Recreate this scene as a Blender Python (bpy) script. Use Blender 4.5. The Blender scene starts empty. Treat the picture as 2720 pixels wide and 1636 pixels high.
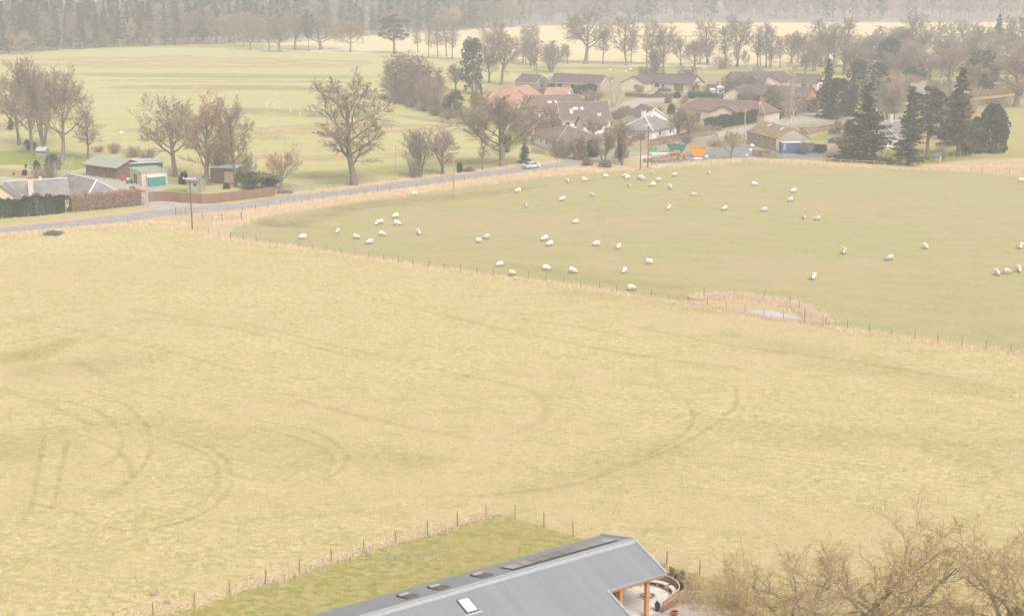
import bpy, bmesh, math, random
import numpy as np
from mathutils import Vector, Matrix
from mathutils.geometry import tessellate_polygon

# ---------------------------------------------------------------- camera, sky, sun, exposure
scene = bpy.context.scene
COL = scene.collection
FPX, CAMH = 4200.0, 50.0                 # focal length in photo pixels, camera height in metres
PITCH = math.atan(968 / FPX)             # the true horizon lies above the frame
cam_data = bpy.data.cameras.new('camera')
cam = bpy.data.objects.new('camera', cam_data)
COL.objects.link(cam)
cam.location = (0, 0, CAMH)
cam.rotation_euler = (math.pi / 2 - PITCH, 0, 0)
cam_data.sensor_width = 36.0
cam_data.lens = FPX / 2720 * 36.0
cam_data.clip_start, cam_data.clip_end = 1.0, 20000.0
scene.camera = cam

SUN_EL, SUN_AZ = math.radians(48), math.radians(152)
world = bpy.data.worlds.new('World')
scene.world = world
world.use_nodes = True
wn, wl = world.node_tree.nodes, world.node_tree.links
wn.clear()
sky = wn.new('ShaderNodeTexSky')
sky.sky_type = 'NISHITA'
sky.sun_disc = False
sky.sun_elevation = SUN_EL
sky.sun_rotation = SUN_AZ
sky.air_density, sky.dust_density, sky.ozone_density = 1.0, 4.0, 1.0
hs = wn.new('ShaderNodeHueSaturation')       # cloud cover: nearly no blue left
hs.inputs['Saturation'].default_value = 0.10
bg = wn.new('ShaderNodeBackground')
bg.inputs['Strength'].default_value = 0.15
wo = wn.new('ShaderNodeOutputWorld')
wl.new(sky.outputs[0], hs.inputs['Color'])
wl.new(hs.outputs[0], bg.inputs['Color'])
wl.new(bg.outputs[0], wo.inputs['Surface'])

sun_data = bpy.data.lights.new('sun', 'SUN')
sun_data.energy = 1.5
sun_data.angle = math.radians(22)
sun_data.color = (1.0, 0.985, 0.96)
sun = bpy.data.objects.new('sun', sun_data)
COL.objects.link(sun)
sd = Vector((math.sin(SUN_AZ) * math.cos(SUN_EL), math.cos(SUN_AZ) * math.cos(SUN_EL), math.sin(SUN_EL)))
sun.rotation_euler = sd.to_track_quat('Z', 'Y').to_euler()

scene.view_settings.view_transform = 'Standard'
scene.view_settings.look = 'None'
scene.view_settings.gamma = 1.0
scene.view_settings.use_curve_mapping = False
scene.view_settings.exposure = 0.52
scene.cycles.max_bounces = 6
scene.cycles.volume_bounces = 2
scene.cycles.transparent_max_bounces = 12
HAZE_DENSITY = 0.00052

# ---------------------------------------------------------------- geometry of the place
def ray(px, py):
    u = (818 - py) / FPX
    return Vector(((px - 1360) / FPX, math.cos(PITCH) + u * math.sin(PITCH), -math.sin(PITCH) + u * math.cos(PITCH)))
def G(px, py, z=0.0):
    """where the line of sight through a photo pixel meets height z"""
    d = ray(px, py)
    return Vector((0, 0, CAMH)) + d * ((z - CAMH) / d.z)
def depth(p):
    return p[1] * math.cos(PITCH) - (p[2] - CAMH) * math.sin(PITCH)
def ppm(p):
    return FPX / depth(p)
def top_height(px, py, ytop):
    """height of an upright thing standing at (px,py) whose top shows at row ytop"""
    b = G(px, py)
    d = ray(px, ytop)
    return CAMH + d.z * (b.y / d.y)
def K(x0, y0, s):
    return lambda x, y: (x0 + x / s, y0 + y / s)
c1, c2, c3, c4 = K(0, 0, 3.526), K(680, 0, 3.526), K(1360, 0, 3.526), K(2020, 0, 3.526)
c5, c6, c7, c8 = K(0, 340, 4.936), K(450, 340, 4.936), K(900, 300, 4.936), K(1350, 180, 4.936)
d1, d2, d3, d4 = K(1700, 180, 4.936), K(2200, 180, 4.746), K(1300, 400, 3.525), K(1700, 700, 2.42)
d5, d6, d7, d8 = K(360, 1300, 3.085), K(1000, 1300, 2.9035), K(1550, 1400, 6.17), K(1820, 1280, 2.742)
vv = K(0, 0, 0.90702)

# ---------------------------------------------------------------- objects
def tag(o, label=None, cat=None, group=None, kind=None):
    if label: o['label'] = label
    if cat: o['category'] = cat
    if group: o['group'] = group
    if kind: o['kind'] = kind
    return o
def empty(name, loc=(0, 0, 0), rz=0.0, label=None, cat=None, group=None):
    o = bpy.data.objects.new(name, None)
    o.empty_display_size = 0.5
    COL.objects.link(o)
    o.location = loc
    o.rotation_euler = (0, 0, rz)
    return tag(o, label, cat, group)
def link(name, mesh, parent=None, loc=None, rot=None, scale=None):
    o = bpy.data.objects.new(name, mesh)
    COL.objects.link(o)
    if parent: o.parent = parent
    if loc is not None: o.location = loc
    if rot is not None: o.rotation_euler = rot
    if scale is not None: o.scale = scale
    return o
def copy_tree(o, parent=None):
    c = o.copy()
    COL.objects.link(c)
    c.parent = parent
    for ch in o.children:
        copy_tree(ch, c)
    return c

class MB:
    """collects shapes for one mesh"""
    def __init__(s):
        s.v, s.f, s.m = [], [], []
    def poly(s, pts, mi=0):
        n = len(s.v)
        s.v += [tuple(p) for p in pts]
        s.f.append(tuple(range(n, n + len(pts))))
        s.m.append(mi)
        return s
    def add(s, vs, fs, mi=0):
        n = len(s.v)
        s.v += [tuple(p) for p in vs]
        s.f += [tuple(i + n for i in f) for f in fs]
        s.m += [mi] * len(fs)
        return s
    def box(s, x0, x1, y0, y1, z0, z1, mi=0):
        return s.add([(x0, y0, z0), (x1, y0, z0), (x1, y1, z0), (x0, y1, z0), (x0, y0, z1), (x1, y0, z1), (x1, y1, z1), (x0, y1, z1)],
                     [(3, 2, 1, 0), (4, 5, 6, 7), (0, 1, 5, 4), (1, 2, 6, 5), (2, 3, 7, 6), (3, 0, 4, 7)], mi)
    def bar(s, a, b, w, h=None, mi=0, up=(0, 0, 1)):
        """rectangular bar from a to b"""
        a, b = Vector(a), Vector(b)
        h = h or w
        d = (b - a).normalized()
        u = Vector(up)
        if abs(d.dot(u)) > 0.98: u = Vector((1, 0, 0))
        x = d.cross(u).normalized() * (w / 2)
        y = x.cross(d).normalized() * (h / 2)
        vs = [a - x - y, a + x - y, a + x + y, a - x + y, b - x - y, b + x - y, b + x + y, b - x + y]
        return s.add(vs, [(0, 1, 2, 3), (7, 6, 5, 4), (4, 5, 1, 0), (5, 6, 2, 1), (6, 7, 3, 2), (7, 4, 0, 3)], mi)
    def tube(s, pts, rad, n=6, cap=True, mi=0):
        pts = [Vector(p) for p in pts]
        k = len(pts)
        if not hasattr(rad, '__len__'): rad = [rad] * k
        base = len(s.v)
        d0 = (pts[1] - pts[0]).normalized()
        x = d0.orthogonal().normalized()
        for i in range(k):
            d = (pts[min(i + 1, k - 1)] - pts[max(i - 1, 0)])
            d = d.normalized() if d.length > 1e-9 else d0
            x = (x - d * x.dot(d))
            x = x.normalized() if x.length > 1e-6 else d.orthogonal().normalized()
            y = d.cross(x)
            for j in range(n):
                a = 2 * math.pi * j / n
                q = pts[i] + (x * math.cos(a) + y * math.sin(a)) * rad[i]
                s.v.append((q.x, q.y, q.z))
        for i in range(k - 1):
            for j in range(n):
                a, b = base + i * n + j, base + i * n + (j + 1) % n
                s.f.append((a, b, b + n, a + n)); s.m.append(mi)
        if cap:
            s.f.append(tuple(base + j for j in reversed(range(n)))); s.m.append(mi)
            s.f.append(tuple(base + (k - 1) * n + j for j in range(n))); s.m.append(mi)
        return s
    def lathe(s, prof, n=16, mi=0, c=(0, 0)):
        """prof: (radius, z) from bottom to top"""
        base = len(s.v)
        for r, z in prof:
            for j in range(n):
                a = 2 * math.pi * j / n
                s.v.append((c[0] + r * math.cos(a), c[1] + r * math.sin(a), z))
        for i in range(len(prof) - 1):
            for j in range(n):
                a, b = base + i * n + j, base + i * n + (j + 1) % n
                s.f.append((a, b, b + n, a + n)); s.m.append(mi)
        s.f.append(tuple(base + j for j in reversed(range(n)))); s.m.append(mi)
        s.f.append(tuple(base + (len(prof) - 1) * n + j for j in range(n))); s.m.append(mi)
        return s
    def mesh(s, name, mats, smooth=False):
        me = bpy.data.meshes.new(name)
        me.from_pydata(s.v, [], s.f)
        for m in (mats if isinstance(mats, (list, tuple)) else [mats]):
            me.materials.append(m)
        if len(me.materials) > 1:
            me.polygons.foreach_set('material_index', s.m)
        if smooth:
            me.polygons.foreach_set('use_smooth', [True] * len(me.polygons))
        me.update()
        return me
    def build(s, name, mats, parent=None, loc=None, rot=None, smooth=False):
        return link(name, s.mesh(name, mats, smooth), parent, loc, rot)

def np_mesh(name, v, f, mats, smooth=False):
    """v (n,3), f (m,3) numpy triangles"""
    me = bpy.data.meshes.new(name)
    v = np.asarray(v, dtype=np.float32); f = np.asarray(f, dtype=np.int32)
    me.vertices.add(len(v)); me.vertices.foreach_set('co', v.ravel())
    me.loops.add(f.size); me.loops.foreach_set('vertex_index', f.ravel())
    me.polygons.add(len(f))
    me.polygons.foreach_set('loop_start', np.arange(0, f.size, 3, dtype=np.int32))
    for m in (mats if isinstance(mats, (list, tuple)) else [mats]):
        me.materials.append(m)
    me.update(calc_edges=True)
    return me

# ---------------------------------------------------------------- materials (all procedural)
def mat(name, c1_, c2_=None, scale=3.0, rough=0.9, bump=0.0, bscale=None, island=0.0, objrand=0.0, metal=0.0,
        stretch=(1, 1, 1), rot=0.0, detail=4.0, c3_=None, scale3=0.3, lo=0.35, hi=0.65, spec=0.3, wave=None, world_co=False):
    m = bpy.data.materials.new(name)
    m.use_nodes = True
    N, L = m.node_tree.nodes, m.node_tree.links
    b = N['Principled BSDF']
    b.inputs['Roughness'].default_value = rough
    b.inputs['Metallic'].default_value = metal
    b.inputs['Specular IOR Level'].default_value = spec
    tc = N.new('ShaderNodeTexCoord')
    mp = N.new('ShaderNodeMapping')
    mp.inputs['Scale'].default_value = stretch
    mp.inputs['Rotation'].default_value = (0, 0, rot)
    if world_co:
        ge = N.new('ShaderNodeNewGeometry'); L.new(ge.outputs['Position'], mp.inputs['Vector'])
    else:
        L.new(tc.outputs['Object'], mp.inputs['Vector'])
    col = None
    if c2_ is not None:
        nz = N.new('ShaderNodeTexNoise')
        nz.inputs['Scale'].default_value = scale; nz.inputs['Detail'].default_value = detail
        nz.inputs['Roughness'].default_value = 0.6
        L.new(mp.outputs[0], nz.inputs['Vector'])
        rp = N.new('ShaderNodeValToRGB')
        rp.color_ramp.elements[0].position, rp.color_ramp.elements[1].position = lo, hi
        rp.color_ramp.elements[0].color = (*c1_, 1); rp.color_ramp.elements[1].color = (*c2_, 1)
        L.new(nz.outputs['Fac'], rp.inputs[0])
        col = rp.outputs[0]
        if c3_ is not None:
            n3 = N.new('ShaderNodeTexNoise'); n3.inputs['Scale'].default_value = scale3; n3.inputs['Detail'].default_value = 5
            n3.inputs['Roughness'].default_value = 0.65
            L.new(mp.outputs[0], n3.inputs['Vector'])
            r3 = N.new('ShaderNodeValToRGB'); r3.color_ramp.elements[0].position = 0.42; r3.color_ramp.elements[1].position = 0.68
            L.new(n3.outputs['Fac'], r3.inputs[0])
            mx = N.new('ShaderNodeMix'); mx.data_type = 'RGBA'
            L.new(r3.outputs[0], mx.inputs[0]); L.new(col, mx.inputs[6]); mx.inputs[7].default_value = (*c3_, 1)
            col = mx.outputs[2]
    if island or objrand:
        hv = N.new('ShaderNodeHueSaturation')
        if col: L.new(col, hv.inputs['Color'])
        else: hv.inputs['Color'].default_value = (*c1_, 1)
        mr = N.new('ShaderNodeMapRange')
        a = island or objrand
        mr.inputs[3].default_value = 1 - a; mr.inputs[4].default_value = 1 + a
        if island:
            gi = N.new('ShaderNodeNewGeometry'); L.new(gi.outputs['Random Per Island'], mr.inputs[0])
        else:
            oi = N.new('ShaderNodeObjectInfo'); L.new(oi.outputs['Random'], mr.inputs[0])
        L.new(mr.outputs[0], hv.inputs['Value'])
        col = hv.outputs[0]
    if col: L.new(col, b.inputs['Base Color'])
    else: b.inputs['Base Color'].default_value = (*c1_, 1)
    if bump:
        if wave:
            nb = N.new('ShaderNodeTexWave'); nb.wave_type = 'BANDS'; nb.bands_direction = wave
            nb.inputs['Scale'].default_value = bscale; nb.inputs['Distortion'].default_value = 0.4
        else:
            nb = N.new('ShaderNodeTexNoise'); nb.inputs['Scale'].default_value = bscale or scale * 3; nb.inputs['Detail'].default_value = 5
        L.new(mp.outputs[0], nb.inputs['Vector'])
        bp = N.new('ShaderNodeBump'); bp.inputs['Strength'].default_value = bump; bp.inputs['Distance'].default_value = 0.1
        L.new(nb.outputs['Fac'], bp.inputs['Height']); L.new(bp.outputs[0], b.inputs['Normal'])
    return m

STRAW, PALE, OLIVE, GRASS = (0.47, 0.372, 0.195), (0.54, 0.41, 0.225), (0.30, 0.27, 0.075), (0.23, 0.25, 0.06)
def field_mat(name, straw, green, pale, s_big=0.035, s_mid=0.35, rot=0.3, gmix=(0.42, 0.62), fine=5.0, stretch=0.6, dark=(0.27, 0.21, 0.09)):
    """grassland: broad drifts, streaks, and fine blade mottling"""
    m = bpy.data.materials.new(name); m.use_nodes = True
    N, L = m.node_tree.nodes, m.node_tree.links
    b = N['Principled BSDF']; b.inputs['Roughness'].default_value = 1.0; b.inputs['Specular IOR Level'].default_value = 0.05
    ge = N.new('ShaderNodeNewGeometry')
    def noise(sc, st, ro, det=6, rg=0.6):
        mp = N.new('ShaderNodeMapping'); mp.inputs['Scale'].default_value = (st, 1, 1); mp.inputs['Rotation'].default_value = (0, 0, ro)
        L.new(ge.outputs['Position'], mp.inputs['Vector'])
        n = N.new('ShaderNodeTexNoise'); n.inputs['Scale'].default_value = sc; n.inputs['Detail'].default_value = det; n.inputs['Roughness'].default_value = rg
        L.new(mp.outputs[0], n.inputs['Vector'])
        return n.outputs['Fac']
    def ramp(f, a, c):
        r = N.new('ShaderNodeMapRange'); r.inputs[1].default_value = a; r.inputs[2].default_value = c; r.clamp = True
        L.new(f, r.inputs[0]); return r.outputs[0]
    def mix(f, a, c):
        x = N.new('ShaderNodeMix'); x.data_type = 'RGBA'
        L.new(f, x.inputs[0])
        for k, q in ((6, a), (7, c)):
            if isinstance(q, tuple): x.inputs[k].default_value = (*q, 1)
            else: L.new(q, x.inputs[k])
        return x.outputs[2]
    def math_(op, a, c):
        x = N.new('ShaderNodeMath'); x.operation = op
        for k, q in ((0, a), (1, c)):
            if isinstance(q, (int, float)): x.inputs[k].default_value = q
            else: L.new(q, x.inputs[k])
        return x.outputs[0]
    big = noise(s_big, stretch, rot, 4); mid = noise(s_mid, stretch, rot + 0.15, 6, 0.65); sml = noise(fine * 0.22, 0.8, rot - 0.1, 4, 0.7); fin = noise(fine, 0.9, 0.1, 3, 0.7)
    gsum = math_('ADD', math_('MULTIPLY', big, 0.36), math_('ADD', math_('MULTIPLY', mid, 0.34), math_('ADD', math_('MULTIPLY', sml, 0.18), math_('MULTIPLY', fin, 0.12))))
    c = mix(ramp(gsum, gmix[0], gmix[1]), straw, green)
    c = mix(math_('MULTIPLY', ramp(math_('ADD', math_('MULTIPLY', noise(fine * 0.3, 0.75, rot + 0.25, 5, 0.75), 0.65), math_('MULTIPLY', big, 0.35)), 0.48, 0.60), 0.8), c, pale)
    c = mix(math_('MULTIPLY', ramp(noise(fine * 0.6, 0.8, rot + 0.1, 3, 0.7), 0.54, 0.70), 0.35), c, dark)
    L.new(c, b.inputs['Base Color'])
    bp = N.new('ShaderNodeBump'); bp.inputs['Strength'].default_value = 0.55; bp.inputs['Distance'].default_value = 0.12
    L.new(math_('ADD', fin, math_('MULTIPLY', sml, 2.0)), bp.inputs['Height']); L.new(bp.outputs[0], b.inputs['Normal'])
    return m
def soft_mat(name, ca, cb, strength=0.8, scale=0.8):
    """a worn or differently grown strip of ground whose edges break up: UV y runs across it"""
    m = bpy.data.materials.new(name); m.use_nodes = True
    N, L = m.node_tree.nodes, m.node_tree.links
    b = N['Principled BSDF']; b.inputs['Roughness'].default_value = 1.0; b.inputs['Specular IOR Level'].default_value = 0.05
    ge = N.new('ShaderNodeNewGeometry')
    def noise(sc):
        n = N.new('ShaderNodeTexNoise'); n.inputs['Scale'].default_value = sc; n.inputs['Detail'].default_value = 6; n.inputs['Roughness'].default_value = 0.65
        L.new(ge.outputs['Position'], n.inputs['Vector']); return n.outputs['Fac']
    x = N.new('ShaderNodeMix'); x.data_type = 'RGBA'; x.inputs[6].default_value = (*ca, 1); x.inputs[7].default_value = (*cb, 1)
    L.new(noise(2.0), x.inputs[0]); L.new(x.outputs[2], b.inputs['Base Color'])
    uv = N.new('ShaderNodeUVMap'); uv.uv_map = 'uv'
    sx = N.new('ShaderNodeSeparateXYZ'); L.new(uv.outputs[0], sx.inputs[0])
    def mth(op, a, c):
        q = N.new('ShaderNodeMath'); q.operation = op
        for k, w in ((0, a), (1, c)):
            if isinstance(w, (int, float)): q.inputs[k].default_value = w
            else: L.new(w, q.inputs[k])
        return q.outputs[0]
    def edge(o, k):   # 0 at both borders, rising inward
        return mth('MINIMUM', mth('MULTIPLY', mth('MINIMUM', o, mth('SUBTRACT', 1.0, o)), k), 1.0)
    e = mth('MULTIPLY', edge(sx.outputs[1], 3.0), edge(sx.outputs[0], 8.0))
    a = mth('MULTIPLY', mth('ADD', mth('MULTIPLY', mth('SUBTRACT', noise(scale), 0.5), 3.0), 0.75), e)
    a = mth('MULTIPLY', mth('MINIMUM', mth('MAXIMUM', a, 0.0), 1.0), strength)
    t = N.new('ShaderNodeBsdfTransparent'); ms = N.new('ShaderNodeMixShader')
    L.new(a, ms.inputs[0]); L.new(t.outputs[0], ms.inputs[1]); L.new(b.outputs[0], ms.inputs[2])
    L.new(ms.outputs[0], N['Material Output'].inputs['Surface'])
    return m
def flat(name, c, rough=0.7, metal=0.0, spec=0.4, var=0.1, scale=4.0, bump=0.0):
    return mat(name, tuple(x * (1 - var) for x in c), tuple(min(1, x * (1 + var)) for x in c), scale=scale, rough=rough, metal=metal, spec=spec, bump=bump)

M = dict(
    near=field_mat('hay_meadow', (0.48, 0.373, 0.197), (0.345, 0.315, 0.105), (0.64, 0.485, 0.305), gmix=(0.46, 0.565), dark=(0.35, 0.275, 0.13)),
    pasture=field_mat('grazed_pasture', (0.395, 0.318, 0.172), (0.312, 0.292, 0.126), (0.42, 0.335, 0.187), s_big=0.03, s_mid=0.25, fine=5.0, gmix=(0.46, 0.545), dark=(0.36, 0.29, 0.15)),
    farf=field_mat('far_meadow', (0.44, 0.375, 0.18), (0.36, 0.345, 0.14), (0.52, 0.42, 0.25), s_big=0.02, s_mid=0.14, fine=2.0, rot=0.1, stretch=0.2, gmix=(0.465, 0.545), dark=(0.33, 0.31, 0.13)),
    palef=field_mat('pale_stubble', (0.60, 0.48, 0.29), (0.53, 0.45, 0.25), (0.66, 0.52, 0.34), s_big=0.02, fine=2.0, rot=0.0, stretch=0.12),
    base=field_mat('rough_pasture', (0.40, 0.32, 0.14), (0.27, 0.26, 0.08), (0.46, 0.35, 0.19), s_big=0.03),
    lawn=field_mat('garden_lawn', (0.25, 0.25, 0.07), (0.19, 0.24, 0.045), (0.31, 0.29, 0.10), s_big=0.08),
    garden=field_mat('patchy_garden_grass', (0.38, 0.295, 0.12), (0.215, 0.23, 0.042), (0.48, 0.365, 0.185), s_big=0.12, s_mid=0.9, gmix=(0.44, 0.56), stretch=0.8),
    verge=field_mat('dead_verge_grass', (0.50, 0.36, 0.22), (0.42, 0.32, 0.16), (0.60, 0.45, 0.30), s_big=0.1, s_mid=1.0, fine=7.0, stretch=0.6),
    earth=field_mat('garden_earth', (0.33, 0.22, 0.13), (0.28, 0.24, 0.10), (0.42, 0.30, 0.19), s_big=0.15, s_mid=1.2, stretch=0.9),
    rough=field_mat('rough_village_ground', (0.34, 0.26, 0.15), (0.27, 0.245, 0.10), (0.40, 0.31, 0.20), s_big=0.06, s_mid=0.6, stretch=0.8, gmix=(0.46, 0.56), dark=(0.20, 0.15, 0.09)),
    road=mat('worn_tarmac', (0.30, 0.275, 0.265), (0.37, 0.335, 0.32), scale=0.25, rough=0.85, c3_=(0.25, 0.23, 0.225), scale3=0.5, bump=0.1, bscale=8, world_co=True),
    drive=mat('pale_gravel', (0.36, 0.31, 0.26), (0.43, 0.38, 0.32), scale=0.6, bump=0.2, bscale=10, world_co=True),
    yard=mat('dark_yard_tarmac', (0.20, 0.18, 0.18), (0.27, 0.24, 0.23), scale=0.3, bump=0.1, bscale=6, world_co=True),
    wood_floor=mat('leaf_litter', (0.24, 0.19, 0.155), (0.32, 0.26, 0.215), scale=0.1, world_co=True),
    track=soft_mat('pressed_green_grass', (0.35, 0.325, 0.10), (0.39, 0.36, 0.11), 0.18, 0.5),
    worn=soft_mat('worn_brown_turf', (0.40, 0.285, 0.17), (0.43, 0.31, 0.185), 0.32, 0.15),
    band_g=soft_mat('green_drift', (0.35, 0.345, 0.14), (0.38, 0.36, 0.16), 0.6, 0.05),
    band_s=soft_mat('straw_drift', (0.50, 0.39, 0.20), (0.55, 0.43, 0.24), 0.8, 0.05),
    gold=soft_mat('yellow_moss_patch', (0.46, 0.37, 0.10), (0.44, 0.36, 0.11), 0.35, 0.12),
    drift=soft_mat('faint_green_drift', (0.38, 0.34, 0.12), (0.41, 0.355, 0.14), 0.15, 0.25),
    white=flat('white_paint', (0.72, 0.69, 0.64), 0.8), cream=flat('cream_harling', (0.60, 0.50, 0.40), 0.95, var=0.06, bump=0.2),
    pinkwall=flat('pinkish_harling', (0.56, 0.45, 0.37), 0.95, var=0.06), tanbrick=mat('buff_brick', (0.38, 0.28, 0.21), (0.45, 0.34, 0.26), scale=3, bump=0.3, bscale=6),
    redbrick=mat('orange_brick', (0.42, 0.20, 0.12), (0.50, 0.27, 0.17), scale=3), browntile=mat('brown_roof_tiles', (0.105, 0.075, 0.072), (0.15, 0.108, 0.10), scale=1.2, bump=0.5, bscale=3.0, wave='Z'),
    redbrown=mat('red_brown_roof_tiles', (0.155, 0.10, 0.085), (0.20, 0.14, 0.118), scale=1.0, bump=0.5, bscale=3.0, wave='Z'),
    orangetile=mat('orange_pantiles', (0.37, 0.20, 0.14), (0.44, 0.26, 0.19), scale=0.9, bump=0.5, bscale=3.0, wave='Z'),
    slate=mat('weathered_slate', (0.17, 0.155, 0.155), (0.25, 0.225, 0.215), scale=0.8, rough=0.7, bump=0.4, bscale=3.0, wave='Z', c3_=(0.30, 0.25, 0.21), scale3=0.35),
    ridge=flat('pale_ridge_tiles', (0.42, 0.28, 0.20)), lead=flat('white_lead', (0.62, 0.62, 0.64), 0.6), fascia=flat('brown_fascia', (0.12, 0.085, 0.07)),
    glass=mat('window_glass', (0.045, 0.05, 0.06), rough=0.08, spec=0.8), litglass=flat('bright_rooflight_glass', (0.62, 0.65, 0.68), 0.1, spec=0.9),
    rust=mat('rusty_corrugated_sheet', (0.20, 0.115, 0.085), (0.29, 0.20, 0.16), scale=0.9, rough=0.8, c3_=(0.33, 0.23, 0.07), scale3=0.5, stretch=(1, 1, 1)),
    barnwall=mat('weathered_sheet_wall', (0.34, 0.28, 0.22), (0.42, 0.36, 0.29), scale=0.8), greenroof=flat('grey_green_sheet', (0.30, 0.32, 0.25), 0.6),
    darkgreen=flat('dark_green_paint', (0.07, 0.12, 0.09), 0.7), teal=flat('teal_paint', (0.05, 0.22, 0.19), 0.6), timber=mat('brown_timber', (0.15, 0.09, 0.065), (0.21, 0.13, 0.095), scale=4, stretch=(1, 1, 0.15)),
    fencewood=mat('red_brown_fence', (0.20, 0.11, 0.08), (0.25, 0.145, 0.10), scale=2, island=0.12), post=mat('weathered_post', (0.24, 0.15, 0.085), (0.36, 0.23, 0.12), scale=0.8, objrand=0.3), oldpost=mat('grey_post', (0.30, 0.25, 0.20), (0.38, 0.33, 0.27), scale=5, objrand=0.25),
    larch=mat('orange_larch', (0.46, 0.20, 0.085), (0.56, 0.28, 0.13), scale=5, stretch=(1, 1, 0.12), rough=0.75, island=0.08), palewood=mat('pale_timber', (0.50, 0.36, 0.22), (0.58, 0.44, 0.29), scale=5), bench=flat('bleached_bench_top', (0.66, 0.60, 0.54)),
    darkboard=mat('dark_board', (0.19, 0.12, 0.085), (0.28, 0.19, 0.14), scale=3, island=0.3), wire=flat('galvanised_wire', (0.30, 0.28, 0.26), 0.5, metal=0.6), pole=mat('creosoted_pole', (0.13, 0.075, 0.06), (0.19, 0.11, 0.085), scale=2), palepole=flat('pale_new_pole', (0.42, 0.25, 0.13)), insul=flat('white_insulator', (0.66, 0.68, 0.70), 0.4),
    metal=mat('grey_standing_seam', (0.210, 0.215, 0.228), (0.248, 0.252, 0.266), scale=1.0, rough=0.5, spec=0.4, stretch=(1.6, 0.08, 0.08), c3_=(0.22, 0.22, 0.225), scale3=3.0), flashing=flat('zinc_flashing', (0.38, 0.385, 0.40), 0.5, metal=0.2), solar=mat('solar_glass', (0.72, 0.70, 0.66), rough=0.08, spec=1.0, metal=0.85),
    black=flat('black_frame', (0.02, 0.02, 0.022), 0.5), slab=mat('sandstone_slab', (0.62, 0.55, 0.47), (0.70, 0.63, 0.55), scale=2, objrand=0.10), cobble=mat('grey_pink_setts', (0.36, 0.29, 0.26), (0.46, 0.38, 0.34), scale=6, bump=0.4, bscale=12, world_co=True), concrete=flat('pale_concrete', (0.50, 0.46, 0.42), 0.9), ash=flat('dark_ash', (0.07, 0.06, 0.055), 0.95),
    terracotta=flat('terracotta', (0.45, 0.16, 0.08)), blue=flat('container_blue', (0.055, 0.10, 0.22), 0.55, var=0.15), orange=flat('skip_orange', (0.75, 0.30, 0.03), 0.5, var=0.08), green=flat('bright_green_plastic', (0.02, 0.30, 0.12), 0.5), bluep=flat('slide_blue', (0.06, 0.22, 0.60), 0.4), redp=flat('red_plastic', (0.60, 0.06, 0.03), 0.5),
    carblack=flat('black_car_paint', (0.022, 0.024, 0.03), 0.2, spec=0.6), carsilver=flat('silver_car_paint', (0.50, 0.52, 0.53), 0.25, spec=0.6), carblue=flat('dark_blue_car_paint', (0.03, 0.04, 0.06), 0.2, spec=0.6), tyre=flat('tyre_rubber', (0.025, 0.025, 0.025)), rim=flat('alloy_rim', (0.45, 0.45, 0.46), 0.35, metal=0.7), grey=flat('grey_plastic', (0.30, 0.30, 0.31)), tarp=flat('grey_tarpaulin', (0.34, 0.35, 0.37), 0.5),
    wool=mat('sheep_wool', (0.62, 0.55, 0.46), (0.74, 0.68, 0.59), scale=9, bump=0.5, bscale=18, objrand=0.2), face=flat('sheep_face', (0.20, 0.15, 0.12)),
    water=mat('pond_water', (0.42, 0.42, 0.42), rough=0.04, spec=1.0), stone=mat('field_stone', (0.28, 0.22, 0.19), (0.38, 0.31, 0.27), scale=3),
    bark=mat('oak_bark', (0.14, 0.118, 0.095), (0.205, 0.172, 0.138), scale=2.5, bump=0.4, bscale=6, objrand=0.18), barkg=mat('grey_lichen_bark', (0.17, 0.15, 0.125), (0.29, 0.255, 0.215), scale=2.5, bump=0.3, bscale=6, c3_=(0.15, 0.12, 0.095), scale3=1.2), birchb=mat('birch_bark', (0.42, 0.34, 0.27), (0.55, 0.46, 0.38), scale=2),
    twig=mat('brown_twigs', (0.245, 0.185, 0.135), island=0.3), twigp=mat('purple_birch_twigs', (0.225, 0.145, 0.135), island=0.25), twigo=mat('tan_twigs', (0.34, 0.24, 0.15), island=0.3), twigpale=mat('pale_willow_stems', (0.46, 0.38, 0.29), island=0.2), twigpink=mat('pinkish_twigs', (0.33, 0.225, 0.18), island=0.25), twigg=mat('grey_twigs', (0.27, 0.21, 0.165), island=0.3), neartwig=mat('oak_twigs', (0.34, 0.255, 0.15), island=0.25), bud=mat('orange_brown_buds', (0.54, 0.37, 0.17), island=0.35),
    spruce=mat('spruce_needles', (0.060, 0.070, 0.052), island=0.6), spruceb=mat('brown_green_needles', (0.10, 0.085, 0.055), island=0.4), pine=mat('pine_needles', (0.055, 0.075, 0.055), island=0.5), cypress=mat('cypress_scales', (0.040, 0.054, 0.030), island=0.5), ivy=mat('dark_ivy', (0.035, 0.062, 0.04), island=0.55), golden=mat('golden_privet', (0.24, 0.19, 0.035), island=0.4), laurel=mat('laurel_leaves', (0.045, 0.080, 0.045), island=0.45), greenhedge=mat('green_hedge_leaves', (0.024, 0.034, 0.015), island=0.5), copper=mat('copper_beech_leaves', (0.37, 0.19, 0.115), island=0.4), bramble=mat('dead_bramble', (0.24, 0.165, 0.11), island=0.4),
    straw=mat('dead_grass_blades', (0.68, 0.525, 0.345), island=0.25), blade=mat('hay_blades', (0.54, 0.43, 0.22), island=0.3), gblade=mat('green_blades', (0.42, 0.39, 0.13), island=0.3), reed=mat('dead_reeds', (0.66, 0.51, 0.36), island=0.25),
    log=mat('split_logs', (0.55, 0.36, 0.22), (0.30, 0.19, 0.12), scale=1.5, island=0.35), debris=mat('mixed_rubble', (0.34, 0.27, 0.22), island=0.6),
    farwood=mat('far_bare_trees', (0.27, 0.225, 0.205), island=0.35), farcon=mat('far_conifers', (0.042, 0.056, 0.056), island=0.4),
)
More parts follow.
